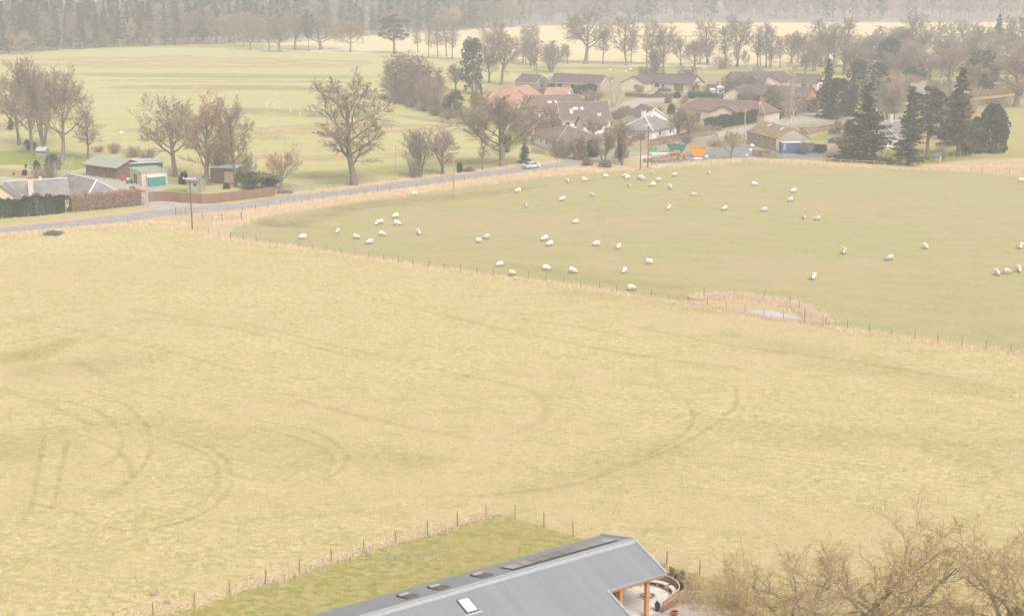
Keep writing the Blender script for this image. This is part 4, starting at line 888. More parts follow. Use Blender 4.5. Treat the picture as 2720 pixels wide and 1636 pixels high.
# ---------------------------------------------------------------- houses
FOOT = []
def ridge_frame(p1, p2, zr):
    """block whose ridge runs between two seen points at height zr -> centre, yaw, ridge length"""
    a, b = G(*p1, zr), G(*p2, zr)
    d = b - a
    return ((a.x + b.x) / 2, (a.y + b.y) / 2), math.atan2(d.y, d.x), d.length
def wall_frame(pL, pR, W):
    a, b = G(*pL), G(*pR)
    d = b - a
    n = Vector((-d.y, d.x, 0)).normalized()
    if n.y < 0: n = -n
    c = (a + b) / 2 + n * (W / 2)
    return (c.x, c.y), math.atan2(d.y, d.x), d.length
def opening(parent, side, L, W, u, z, w, h, frame='white', pane='glass', name='window'):
    """a window or door on one wall of a block; frame proud of the wall, pane set back in it"""
    t = 0.07
    f = MB()
    f.box(-w / 2, w / 2, -0.05, -0.003, -h / 2, -h / 2 + t); f.box(-w / 2, w / 2, -0.05, -0.003, h / 2 - t, h / 2)
    f.box(-w / 2, -w / 2 + t, -0.05, -0.003, -h / 2 + t, h / 2 - t); f.box(w / 2 - t, w / 2, -0.05, -0.003, -h / 2 + t, h / 2 - t)
    if w > 1.5: f.box(-t / 2, t / 2, -0.05, -0.003, -h / 2 + t, h / 2 - t)
    pos, rz = {'f': ((u * L / 2, -W / 2, z), 0), 'b': ((-u * L / 2, W / 2, z), math.pi), 'l': ((-L / 2, -u * W / 2, z), -math.pi / 2), 'r': ((L / 2, u * W / 2, z), math.pi / 2)}[side]
    o = f.build(name, M[frame], parent, pos, (0, 0, rz))
    p = MB().box(-w / 2 + t, w / 2 - t, -0.025, -0.006, -h / 2 + t, h / 2 - t)
    p.build('pane' if pane in ('glass', 'litglass') else 'panel', M[pane], o)
    return o
def block(root, c, yaw, L, W, ze, zr, wall, roof, kind='gable', over=0.35, barge=None, ridge=None, ends=None, hipx=None):
    """walls + roof of one block, in world coordinates relative to root; L and W are wall lengths"""
    e = (c[0] - root.location.x, c[1] - root.location.y, 0)
    w = MB()
    x, y = L / 2, W / 2
    if kind == 'gable':
        zg = zr - 0.12
        w.add([(-x, -y, -.1), (x, -y, -.1), (x, y, -.1), (-x, y, -.1), (-x, -y, ze), (x, -y, ze), (x, y, ze), (-x, y, ze), (-x, 0, zg), (x, 0, zg)],
              [(0, 1, 5, 4), (2, 3, 7, 6), (1, 2, 6, 9, 5), (3, 0, 4, 8, 7)])
    else:
        w.box(-x, x, -y, y, -.1, ze)
    FOOT.append((c[0], c[1], yaw, L / 2, W / 2))
    rz = (0, 0, yaw)
    wo = w.build('wall', M[wall], root, e, rz)
    r = MB(); t = 0.16
    sl = (zr - ze) / y
    zo = ze - sl * over
    X, Y = x + over, y + over
    if kind == 'gable':
        for s in (1, -1):
            a = [(-X, s * Y, zo), (X, s * Y, zo), (X, 0, zr), (-X, 0, zr)]
            up = [(p[0], p[1], p[2] + t) for p in a]
            fs = [(0, 1, 2, 3), (7, 6, 5, 4), (4, 5, 1, 0), (5, 6, 2, 1), (7, 4, 0, 3)]
            r.add(a + up, fs if s > 0 else [tuple(reversed(f)) for f in fs])
    elif kind == 'hip':
        hx = hipx if hipx is not None else max(x - y, 0.3)
        a = [(-X, -Y, zo), (X, -Y, zo), (X, Y, zo), (-X, Y, zo), (-hx, 0, zr), (hx, 0, zr)]
        b = [(p[0], p[1], p[2] + t) for p in a]
        r.add(b + a, [(0, 1, 5, 4), (1, 2, 5), (2, 3, 4, 5), (3, 0, 4), (6, 7, 1, 0), (7, 8, 2, 1), (8, 9, 3, 2), (9, 6, 0, 3), (9, 8, 7, 6)])
    else:
        r.box(-X, X, -Y, Y, ze + 0.003, ze + 0.2)
    ro = r.build('roof', M[roof], root, e, rz)
    if kind == 'gable':
        if ridge:
            MB().bar((-X, 0, zr + t + 0.03), (X, 0, zr + t + 0.03), 0.32, 0.14).build('ridge_tiles', M[ridge], ro)
        if barge:
            for s in ((-1, 1) if ends is None else ends):
                for q in (-1, 1):
                    MB().bar((s * (X + 0.03), q * (Y + .02), zo + 0.03), (s * (X + 0.03), 0, zr + 0.05), 0.05, 0.26).build('bargeboard', M[barge], ro)
        for q in (-1, 1):
            MB().bar((-X, q * (Y + 0.05), zo + 0.02), (X, q * (Y + 0.05), zo + 0.02), 0.1, 0.12).build('gutter', M['white' if barge == 'white' else 'fascia'], ro)
    elif kind == 'hip' and ridge:
        hp = MB()
        for p in a[:4]:
            q = a[4] if p[0] < 0 else a[5]
            hp.bar((p[0], p[1], p[2] + t + .02), (q[0], q[1], q[2] + t + .02), 0.28, 0.12)
        hp.bar((a[4][0], 0, zr + t + .03), (a[5][0], 0, zr + t + .03), 0.3, 0.14)
        hp.build('ridge_tiles', M[ridge], ro)
    wo['L'], wo['W'] = L, W
    return wo, ro
def house(name, label, blocks, cat='house'):
    """blocks: dicts; the first one's centre is the root"""
    frames = []
    for b in blocks:
        if 'r' in b:
            c, yw, L = ridge_frame(b['r'][0], b['r'][1], b['zr'])
            hipx = None
            if b.get('kind') == 'hip':
                hipx = L / 2; L = L + b['W'] * b.get('hipk', 0.9)
        else:
            c, yw, L = wall_frame(b['w'][0], b['w'][1], b['W']); hipx = b.get('hipx')
        frames.append((c, yw, L, hipx))
    c0 = frames[0][0]
    root = empty(name, (c0[0], c0[1], 0), 0, label, cat)
    for b, (c, yw, L, hipx) in zip(blocks, frames):
        wo, ro = block(root, c, yw, L, b['W'], b['ze'], b['zr'], b.get('wall', 'cream'), b.get('roof', 'browntile'), b.get('kind', 'gable'), b.get('over', 0.35), b.get('barge'), b.get('ridge'), b.get('ends'), hipx)
        for o in b.get('win', []):
            opening(wo, o[0], L, b['W'], *o[1:])
        for u, v, w, zt, m in b.get('chim', []):
            x, y = u * L / 2, v * b['W'] / 2
            ch = MB().box(x - w / 2, x + w / 2, y - w / 2, y + w / 2, b.get('chz', b['ze'] - 0.5), zt); ch.box(x - w * .58, x + w * .58, y - w * .58, y + w * .58, zt, zt + 0.12)
            co = ch.build('chimney', M[m], ro)
            for k in (-1, 1): MB().lathe([(0.11, zt + .12), (0.14, zt + .3), (0.10, zt + 0.55)], 8, c=(x + k * w * .25, y)).build('chimney_pot', M['terracotta' if m == 'redbrick' else 'fascia'], co)
        for u, v, w, h, m in b.get('sky', []):     # rooflights on the front slope: v = 0 eave .. 1 ridge
            y = -(1 - v) * b['W'] / 2; z = b['ze'] + v * (b['zr'] - b['ze']) + 0.16
            sl = math.atan2(b['zr'] - b['ze'], b['W'] / 2)
            fr = MB().box(-w / 2, w / 2, -h / 2, h / 2, -0.05, 0.07).build('rooflight', M['fascia'], ro, (u * L / 2, y, z), (sl, 0, 0))
            MB().box(-w / 2 + .06, w / 2 - .06, -h / 2 + .06, h / 2 - .06, 0.073, 0.085).build('pane', M[m], fr)
    return root
W_ = ('f', 0)
house('brown_bungalow', 'buff brick bungalow with brown roof and white bargeboards, leftmost at the back of the village', [
    dict(r=(c8(190, 84), c8(450, 100)), zr=5.0, ze=2.6, W=8.5, wall='tanbrick', barge='white', ends=(1,), win=[('r', 0.0, 1.4, 2.6, 1.3, 'fascia'), ('f', -.3, 1.4, 1.4, 1.1)])])
house('brown_bungalow', 'buff bungalow with white garage door, second at the back of the village', [
    dict(r=(c8(620, 76), c8(1280, 103)), zr=5.2, ze=2.6, W=8.5, wall='tanbrick', barge='white', ends=(1,), win=[('f', -.62, 1.5, 1.8, 1.1, 'fascia'), ('f', -.1, 1.3, 1.6, 1.6, 'fascia'), ('f', .62, 1.15, 2.8, 2.1, 'white', 'white', 'garage_door')])])
house('long_brown_bungalow', 'long pale bungalow with dark brown roof and a black car parked before it', [
    dict(r=(c3(1250, 688), c3(1735, 714)), zr=5.2, ze=2.7, W=9, wall='cream', barge='fascia', ridge='fascia', ends=(1,), win=[('f', -.78, 1.5, 1.7, 1.4, 'fascia'), ('f', -.28, 1.6, 1.8, 1.3, 'fascia'), ('f', -.05, 1.1, 1.0, 2.1, 'fascia', 'glass', 'door'), ('f', .55, 1.15, 3.6, 2.2, 'fascia', 'timber', 'garage_door'), ('r', .1, 1.5, 1.6, 1.2, 'fascia')]),
    dict(r=(c3(1138, 716), c3(1250, 690)), zr=5.0, ze=2.7, W=9, wall='cream', barge='fascia', ends=(-1,), win=[('l', 0.25, 1.5, 1.6, 1.2, 'fascia')])])
house('cream_bungalow', 'cream bungalow with brown roof farthest back on the right of the village', [
    dict(r=(d1(1195, 62), d1(1880, 52)), zr=5.0, ze=2.6, W=9, barge='fascia', win=[('f', -.8, 1.3, 2.0, 1.6, 'fascia'), ('f', -.45, 1.2, 2.6, 2.0, 'fascia'), ('f', .0, 1.4, 2.0, 1.5, 'fascia'), ('f', .4, 1.4, 1.5, 1.5, 'fascia')]),
    dict(r=(d1(1700, 110), d1(1860, 55)), zr=4.6, ze=2.6, W=8, barge='fascia')])
house('hidden_bungalow', 'brown-roofed bungalow half hidden behind the birches and the dark conifer', [
    dict(r=((2120, 196), (2188, 200)), zr=5.0, ze=2.6, W=9, barge='fascia', win=[('f', 0, 1.4, 2.0, 1.4, 'fascia'), ('f', .5, 1.4, 1.6, 1.4)])])
house('brick_gabled_bungalow', 'long brown-roofed bungalow with an orange brick gable beside the dark conifer', [
    dict(r=(d1(1340, 222), d1(2255, 262)), zr=5.2, ze=2.6, W=9, wall='redbrick', barge='fascia', win=[('f', -.75, 1.4, 1.6, 1.5), ('f', -.45, 1.3, 2.6, 1.8, 'fascia'), ('f', -.05, 1.3, 2.4, 1.8, 'fascia'), ('f', .35, 1.4, 2.0, 1.5), ('f', .7, 1.4, 1.8, 1.5, 'fascia'), ('r', 0, 1.5, 2.6, 1.5, 'fascia')]),
    dict(r=(d1(1235, 262), d1(1400, 232)), zr=4.8, ze=2.6, W=7.5, wall='cream', barge='fascia', ends=(-1,)),
    dict(w=((2152, 297), (2176, 297)), W=7, zr=2.6, ze=2.6, wall='redbrick', roof='browntile', kind='flat', over=0.2, win=[('f', 0.1, 1.1, 1.6, 2.0, 'fascia', 'fascia', 'door')])])
house('hedged_bungalow', 'brown hip-roofed bungalow behind the long clipped green hedge', [
    dict(r=(d1(745, 405), d1(1580, 456)), zr=5.3, ze=2.6, W=10, kind='hip', hipk=0.75, wall='pinkwall', roof='redbrown', ridge='ridge', win=[('f', -.5, 1.4, 1.8, 1.3), ('f', -.1, 1.3, 2.2, 1.6), ('f', .6, 1.4, 1.8, 1.3)]),
    dict(r=(d1(1100, 500), d1(1250, 455)), zr=4.7, ze=2.6, W=8.5, wall='pinkwall', roof='redbrown', barge='fascia', ends=(-1,))])
house('white_chimneyed_cottage', 'white cottage with grey pyramid roof and two white chimneys in the village middle', [
    dict(r=(d1(60, 650), d1(170, 628)), zr=5.3, ze=2.5, W=9.5, kind='hip', hipk=0.95, wall='white', roof='slate', ridge='lead', over=0.4, chim=[(-.10, 0.25, 0.9, 6.6, 'white'), (.14, -.05, 0.9, 6.4, 'white')], win=[('r', -.2, 1.4, 1.1, 1.2, 'fascia'), ('f', .5, 1.4, 1.1, 1.2), ('f', -.4, 1.4, 1.1, 1.2)])])
house('white_gabled_house', 'brown-roofed house with a white gable just behind the chimneyed cottage', [
    dict(r=(d1(20, 480), d1(190, 534)), zr=5.8, ze=3.2, W=8, wall='white', roof='redbrown', barge='white', ends=(1,))])
house('steep_roofed_house', 'white house with steep red-brown roof and two rooflights in the village middle', [
    dict(r=(c8(655, 462), c8(1290, 450)), zr=7.0, ze=2.6, W=9, wall='white', roof='redbrown', ridge='ridge', barge='white', sky=[(-.35, .62, 1.5, 1.1, 'litglass'), (-.08, .62, .9, 1.1, 'litglass')], chim=[(-.55, -.55, .9, 5.4, 'white'), (.55, -.85, 1.0, 4.2, 'white')], win=[('f', -.75, 1.5, 1.0, 1.1, 'fascia'), ('f', -.4, 1.5, 1.0, 1.1, 'fascia'), ('l', 0, 1.6, 1.2, 1.2)]),
    dict(w=(c8(985, 872), c8(1290, 862)), W=6, zr=4.3, ze=2.5, wall='white', roof='redbrown', win=[('f', -.5, 1.4, 1.2, 1.1), ('f', .4, 1.4, 1.4, 1.1)])])
house('rear_brown_house', 'red-brown roofed house with two bright rooflights behind the steep-roofed one', [
    dict(r=(c8(300, 378), c8(925, 352)), zr=6.6, ze=2.8, W=9, wall='white', roof='redbrown', sky=[(-.36, .52, 1.4, 1.0, 'litglass'), (-.1, .52, .8, 1.0, 'litglass')], win=[('f', -.6, 1.5, 1.4, 1.2), ('f', .2, 1.5, 1.4, 1.2)]),
    dict(r=(c8(930, 412), c8(1050, 350)), zr=5.2, ze=3.0, W=5, wall='white', roof='orangetile', barge='white', ends=(-1,))])
house('orange_roofed_house', 'white house with orange hipped roof at the left end of the village', [
    dict(r=(c8(-90, 300), c8(240, 226)), zr=6.8, ze=3.0, W=9, kind='hip', hipk=0.8, wall='white', roof='orangetile', ridge='ridge', win=[('f', -.4, 1.6, 1.3, 1.3), ('f', .2, 1.6, 1.3, 1.3), ('f', .7, 1.6, 1.1, 1.3)]),
    dict(r=(c8(150, 300), c8(240, 240)), zr=6.0, ze=3.0, W=7, wall='white', roof='orangetile', win=[('l', 0, 1.6, 1.4, 1.3)])])
house('orange_roofed_cottage', 'small orange-roofed cottage with a white gable behind the steep-roofed house', [
    dict(r=(c8(520, 262), c8(800, 270)), zr=5.4, ze=2.8, W=8, wall='white', roof='orangetile', barge='white', ends=(1,))])
house('white_hip_bungalow', 'white bungalow with big brown hip roof and a red brick chimney near the road', [
    dict(w=(c8(265, 985), c8(640, 1105)), W=13, zr=5.1, ze=2.5, kind='hip', hipx=0.8, wall='white', roof='redbrown', ridge='ridge', over=0.6, sky=[(.1, .4, .5, .5, 'litglass')], win=[('f', -.1, 1.5, 1.0, 1.0), ('f', .3, 1.5, 1.6, 1.1), ('r', -.5, 1.5, 1.6, 1.2, 'fascia'), ('r', .1, 1.5, 1.6, 1.2, 'fascia'), ('f', .75, 1.1, 0.9, 2.0, 'white', 'glass', 'door')], chim=[(-.62, -1.05, 0.7, 5.6, 'redbrick')], chz=-0.1)])
house('grey_roofed_house', 'low house with grey roof half hidden by trees at the right', [
    dict(r=((2420, 223), (2548, 219)), zr=5.4, ze=2.6, W=10, wall='tanbrick', roof='slate', barge='white', win=[('f', -.6, 1.4, 1.8, 1.3), ('f', 0, 1.4, 1.8, 1.3), ('f', .5, 1.4, 1.8, 1.3)])])
house('white_slate_house', 'white slate-roofed house glimpsed between the big spruce and the pointed spruce', [
    dict(r=((2318, 327), (2390, 322)), zr=6.2, ze=2.8, W=8.5, wall='white', roof='slate', ridge='lead', barge='white', chim=[(.3, 0.0, 1.0, 8.0, 'cream')], win=[('f', -.5, 1.5, 1.1, 1.2), ('f', .3, 1.5, 1.4, 1.2)]),
    dict(r=((2352, 334), (2366, 322)), zr=5.6, ze=2.8, W=6, wall='white', roof='slate', barge='white', ends=(-1,), win=[('l', 0, 1.5, 1.2, 1.2)]),
    dict(w=((2368, 381), (2396, 381)), W=4, zr=2.3, ze=2.3, kind='flat', wall='white', roof='slate', over=.15)])
barn = house('rusty_barn', 'weathered barn with rusty mossy corrugated roof behind the blue container', [
    dict(r=(d1(1620, 707), d1(2010, 802)), zr=5.4, ze=3.0, W=9.0, wall='barnwall', roof='rust', over=0.15, sky=[(-.35, .78, 1.2, 1.4, 'litglass'), (.55, .74, 1.2, 1.4, 'litglass')])], 'barn')
bw = next(c for c in barn.children if c.name.startswith('wall')); bL, bW = bw['L'], bw['W']
for k in range(9):
    x = -bL / 2 + bL * (k + 0.5) / 9
    MB().box(x - 0.06, x + 0.06, -bW / 2 - 0.06, -bW / 2 - 0.003, 0, 2.85).build('batten', M['oldpost'], bw)
# left farm
house('long_slate_cottage', 'long white cottage with grey slate roof behind the green and copper hedges', [
    dict(r=(c5(95, 712), c5(860, 668)), zr=4.9, ze=2.3, W=7.0, wall='cream', roof='slate', ridge='lead', chim=[(-.30, -.95, 0.95, 5.6, 'cream'), (.12, 0, .5, 5.6, 'cream')], chz=1.0, win=[('f', -.52, 1.2, 1.1, 1.5, 'fascia'), ('f', .02, 1.6, 0.9, 0.9, 'white'), ('f', .6, 1.4, .9, 1.0, 'white')]),
    dict(r=(c5(880, 608), c5(1268, 694)), zr=5.0, ze=2.3, W=7.5, kind='hip', hipk=0.7, wall='cream', roof='slate', ridge='lead'),
    dict(r=(c5(10, 765), c5(95, 712)), zr=4.8, ze=2.3, W=6.5, wall='cream', roof='slate', win=[('l', 0.1, 1.3, 1.0, 1.4, 'fascia')])])
house('brown_timber_shed', 'brown timber shed with grey-green sheet roof on the left farmyard', [
    dict(r=(c5(1285, 368), c5(1690, 418)), zr=3.9, ze=2.6, W=7.0, wall='timber', roof='greenroof', over=0.6, win=[('f', -.3, 1.7, 1.0, 1.0, 'timber'), ('f', .35, 1.6, 0.9, 1.2, 'timber')])], 'shed')
house('dark_green_store', 'dark green low store with pale sheet roof behind the flat-roofed garage', [
    dict(w=(c5(1640, 650), c5(2140, 630)), W=6, zr=3.0, ze=3.0, kind='flat', wall='darkgreen', roof='lead', over=0.3, win=[('f', -.9, 1.3, 1.4, 2.4, 'timber', 'timber', 'door')])], 'shed')
gar = house('flat_roofed_garage', 'pinkish flat-roofed garage with open front painted black for shade on the left farmyard', [
    dict(w=(c5(1865, 768), c5(2200, 742)), W=8, zr=2.9, ze=2.9, kind='flat', wall='pinkwall', roof='greenroof', over=0.25, win=[('l', -.1, 1.15, 2.6, 2.2, 'white', 'black', 'garage_shade_panel')])], 'garage')  # black panel paints the shade inside the open front; no real opening
teal = house('teal_lean_to', 'teal painted lean-to with pale roof against the flat-roofed garage', [
    dict(w=(c5(1955, 776), c5(2175, 757)), W=1.9, zr=2.0, ze=2.0, kind='flat', wall='teal', roof='lead', over=0.1)], 'shed')
house('old_dark_shed', 'old dark wooden shed with white roof behind the timber fence', [
    dict(w=((560, 487), (625, 489)), W=5, zr=3.3, ze=3.3, kind='flat', wall='timber', roof='lead', over=0.3, win=[('f', .55, 1.4, 2.4, 2.4, 'oldpost', 'palewood', 'door')])], 'shed')
house('pale_green_shed', 'pale green shed with small window between the trees behind the timber fence', [
    dict(r=((505, 466), (535, 467)), zr=3.2, ze=2.3, W=4, wall='greenroof', roof='slate', over=.2, win=[('f', .5, 1.5, 1.0, .9)])], 'shed')
house('garden_shed', 'grey-roofed garden shed right of the long brown bungalow', [
    dict(r=(d1(905, 175), d1(1010, 178)), zr=3.4, ze=2.4, W=4.5, wall='timber', roof='slate', over=.2)], 'shed')
house('glass_conservatory', 'pale glass conservatory at the left end of the steep-roofed house', [
    dict(w=(c8(520, 805), c8(680, 800)), W=3.5, zr=3.4, ze=2.3, kind='hip', hipx=0.6, wall='darkgreen', roof='litglass', over=.1, win=[('f', -.6, 1.3, 1.0, 1.8, 'white', 'litglass'), ('f', 0, 1.3, 1.0, 1.8, 'white', 'litglass'), ('f', .6, 1.3, 1.0, 1.8, 'white', 'litglass')])], 'conservatory')
house('white_outbuilding', 'small white outbuilding in the garden right of the garden shed', [
    dict(w=(d1(925, 372), d1(985, 372)), W=2.5, zr=2.3, ze=1.9, wall='white', roof='lead', over=.1)], 'shed')
house('small_greenhouse', 'small pale greenhouse beside the white outbuilding', [
    dict(w=(d1(1018, 350), d1(1105, 350)), W=2.5, zr=2.6, ze=1.8, wall='lead', roof='litglass', over=.05, win=[('f', 0, 1.0, 1.6, 1.2, 'white', 'glass')])], 'greenhouse')
house('playhouse', 'pale green playhouse with two small windows under the trees on the farm lawn', [
    dict(r=(c5(492, 262), c5(612, 262)), zr=2.2, ze=1.6, W=2.6, wall='greenroof', roof='lead', over=.15, win=[('f', -.5, 1.2, .7, .5), ('f', .45, 1.2, .8, .5), ('f', -.75, .6, .5, 1.1, 'white', 'bluep', 'door')])], 'playhouse')
house('red_playhouse', 'little red wooden playhouse under the broad pine', [
    dict(r=(d2(1350, 1080), d2(1420, 1085)), zr=2.0, ze=1.4, W=2.0, wall='redbrick', roof='teal', over=.15, win=[('f', -.3, .8, .5, .7, 'palewood', 'palewood', 'door'), ('f', .5, .9, .5, .6, 'palewood', 'palewood', 'shutter')])], 'playhouse')

# ---------------------------------------------------------------- tangled planting between and behind the houses
def pip(poly, x, y):
    r_ = False
    for k in range(len(poly)):
        (xa_, ya_), (xb_, yb_) = poly[k], poly[(k + 1) % len(poly)]
        if (ya_ > y) != (yb_ > y) and x < (xb_ - xa_) * (y - ya_) / (yb_ - ya_) + xa_: r_ = not r_
    return r_
PAVED = [ROAD_F + ROAD_N[::-1], [(1990, 351), (1910, 362), (1905, 352), (1960, 340), (2060, 322), (2117, 310), (2170, 296), (2200, 300), (2215, 316), (2130, 326)], [(1600, 300), (1670, 268), (1700, 258), (1830, 262), (1830, 272), (1710, 276), (1650, 300)], [(1700, 252), (1735, 240), (1860, 240), (1850, 258)],
         [(1724, 446), (1735, 420), (1850, 398), (1990, 384), (2010, 396), (2060, 406), (2160, 402), (2200, 392), (2260, 400), (2240, 420), (2090, 421), (2000, 424), (1842, 437)]]
def thicket(poly, n, keys, hrange, ratio, name, label, cat, group, seed):
    rng = random.Random(seed); x0, x1 = min(p[0] for p in poly), max(p[0] for p in poly); y0, y1 = min(p[1] for p in poly), max(p[1] for p in poly)
    made = tries = 0
    while made < n and tries < n * 60:
        tries += 1
        x, y = rng.uniform(x0, x1), rng.uniform(y0, y1)
        if not pip(poly, x, y) or any(pip(q, x, y) or pip(q, x, y + 3) for q in PAVED): continue
        b = G(x, y); h = rng.uniform(*hrange); w = h * rng.uniform(*ratio); ok = True
        for cx, cy, yw, lx, ly in FOOT:
            dx, dy = b.x - cx, b.y - cy
            u_, v_ = dx * math.cos(yw) + dy * math.sin(yw), -dx * math.sin(yw) + dy * math.cos(yw)
            if abs(u_) < lx + w * .4 and abs(v_) < ly + w * .4: ok = False; break
        if not ok: continue
        P = PROTO[rng.choice(keys)]
        e_ = empty(name, b, rng.uniform(0, 6.28), label, cat, group)
        for nm, me in P['parts']: link(nm, me, e_, scale=(w / P['w'], w / P['w'], h / P['h']))
        made += 1
GARD = [(1345, 245), (1560, 206), (1900, 202), (2180, 215), (2215, 300), (2000, 345), (1880, 372), (1720, 400), (1640, 410), (1500, 424), (1400, 385), (1335, 330)]
thicket(GARD, 90, ['shrub0', 'shrub1', 'shrub2', 'bramble', 'shrub0', 'holly'], (1.0, 3.0), (1.0, 1.9), 'garden_shrub', 'brown or dull green shrub in the tangle of gardens between the village houses', 'bush', 'shrubs in the village gardens', 51)
thicket(GARD, 26, ['pink', 'beech0', 'fan', 'orch', 'tan', 'birchtan'], (5.0, 9.5), (.5, .85), 'garden_tree', 'small bare tree in the tangle of gardens between the village houses', 'tree', 'small bare trees in the village gardens', 52)
thicket([(2080, 158), (2760, 140), (2760, 205), (2240, 215), (2090, 192)], 46, ['pink', 'beech0', 'beech1', 'alder0', 'oak1', 'oak2'], (9, 16), (.5, .8), 'belt_tree', 'bare tree in the tangled grey-brown belt behind the right side of the village', 'tree', 'tree belt behind the village', 53)
thicket([(2080, 165), (2760, 150), (2760, 235), (2240, 228), (2090, 200)], 34, ['shrub0', 'shrub1', 'shrub2'], (2.0, 4.5), (1.3, 2.2), 'belt_shrub', 'brown undergrowth shrub beneath the tree belt at the right', 'bush', 'undergrowth of the tree belt', 54)
thicket([(2200, 300), (2340, 262), (2560, 262), (2600, 400), (2480, 412), (2330, 396), (2240, 385)], 24, ['shrub0', 'shrub1', 'holly', 'bramble'], (1.5, 4.0), (1.0, 1.8), 'plot_shrub', 'shrub among the conifers and the white slate house at the right', 'bush', 'shrubs among the right-hand conifers', 55)
thicket([(2330, 262), (2600, 255), (2600, 370), (2420, 380), (2330, 330)], 14, ['pink', 'beech1', 'fan', 'birchtan'], (8, 14), (.45, .7), 'plot_tree', 'bare tree growing through the conifers at the right', 'tree', 'bare trees among the right-hand conifers', 56)
thicket([(1380, 168), (2090, 168), (2090, 186), (1380, 190)], 16, ['alder0', 'alder1', 'pink', 'beech1'], (7, 14), (.4, .7), 'row_tree', 'hazy bare tree in the loose row behind the bungalow roofs', 'tree', 'loose row of bare trees behind the bungalows', 57)
thicket([(1030, 262), (1190, 290), (1230, 322), (1180, 312), (1060, 276)], 16, ['birch0', 'birch1', 'pink', 'shrub0'], (5, 11), (.4, .7), 'clump_birch', 'young birch filling the purple clump left of the village', 'tree', 'young birches of the purple clump', 58)

# ---------------------------------------------------------------- the near house with its patio
zr, ze = 4.95, 3.42
Rr, Qr = G(1683, 1431, zr), G(1000, 1625, zr)
uu = Vector((Rr.x - Qr.x, Rr.y - Qr.y, 0)).normalized()          # along the ridge, to the right
vn = Vector((uu.y, -uu.x, 0))                                      # down the near slope, towards the camera
yaw = math.atan2(uu.y, uu.x)
nh = empty('grey_roofed_house', (Rr.x, Rr.y, 0), yaw, 'near house with grey corrugated metal roof and solar panels at the bottom of the view', 'house')
def nl(px, py, z):      # local x along ridge (0 at the right gable), y across (negative = near side)
    d = G(px, py, z) - Vector((Rr.x, Rr.y, z))
    return d.dot(uu), -d.dot(vn)
hw = -nl(1766, 1522, ze)[1]                                        # half width of the porch end
ix = nl(1610, 1567, ze)[0]
LEN, DEEP = 34.0, 8.2
sl = (zr - ze) / hw
def corrugated(x0, x1, y0, y1, zat, pitch=0.15, amp=0.022):
    mb = MB(); xs_ = []
    x = x0
    while x < x1 - 1e-6:
        for q, h in ((0, 0), (0.35, 0), (0.5, 1), (0.85, 1)):
            if x + q * pitch <= x1: xs_.append((x + q * pitch, h * amp))
        x += pitch
    xs_.append((x1, 0))
    n0 = len(mb.v)
    for x, h in xs_: mb.v += [(x, y0, zat(y0) + h), (x, y1, zat(y1) + h)]
    for i in range(len(xs_) - 1):
        a = 2 * i; mb.f.append((a, a + 2, a + 3, a + 1) if y1 > y0 else (a + 1, a + 3, a + 2, a)); mb.m.append(0)
    # underside and edges
    t = 0.14
    mb.add([(x0, y0, zat(y0) - t), (x1, y0, zat(y0) - t), (x1, y1, zat(y1) - t), (x0, y1, zat(y1) - t), (x0, y0, zat(y0) - .004), (x1, y0, zat(y0) - .004), (x1, y1, zat(y1) - .004), (x0, y1, zat(y1) - .004)],
           [(3, 2, 1, 0), (4, 5, 6, 7), (0, 1, 5, 4), (1, 2, 6, 5), (2, 3, 7, 6), (3, 0, 4, 7)])
    return mb
near_z = lambda y: zr + y * sl
slf = 0.225
far_z = lambda y: zr - y * slf
angf = math.atan(slf)
FARW = 3.9
rf = corrugated(-LEN, -0.12, -0.12, FARW, far_z).build('far_roof', M['metal'], nh)
rn = corrugated(-LEN, ix - 0.12, -DEEP, -0.12, near_z).build('near_roof', M['metal'], nh)
rp = corrugated(ix - 0.12, -0.12, -hw, -0.12, near_z).build('porch_roof', M['metal'], nh)
fl = MB()
fl.add([(-LEN, -0.42, near_z(-.42) + .03), (0, -0.42, near_z(-.42) + .03), (0, 0, zr + .06), (-LEN, 0, zr + .06), (-LEN, .42, far_z(.42) + .03), (0, .42, far_z(.42) + .03)], [(0, 1, 2, 3), (3, 2, 5, 4)])
fl.build('ridge_flashing', M['flashing'], nh)
def verge(a, b, m='flashing', w=0.2, h=0.16, name='verge_trim'):
    MB().bar(a, b, w, h).build(name, M[m], nh)
verge((-0.02, 0, zr + .04), (-0.02, -hw - .05, near_z(-hw - .05) + .04)); verge((-0.02, 0, zr + .04), (-0.02, FARW, far_z(FARW) + .04))
verge((ix - .02, -hw - .02, near_z(-hw) + .035), (ix - .02, -DEEP, near_z(-DEEP) + .035))
verge((-0.1, -hw - .06, near_z(-hw) - .02), (ix + .1, -hw - .06, near_z(-hw) - .02), 'flashing', .12, .12, 'gutter')
verge((-0.14, -hw + .02, near_z(-hw) - .2), (ix + .02, -hw + .02, near_z(-hw) - .2), 'larch', .06, .16, 'fascia_board')
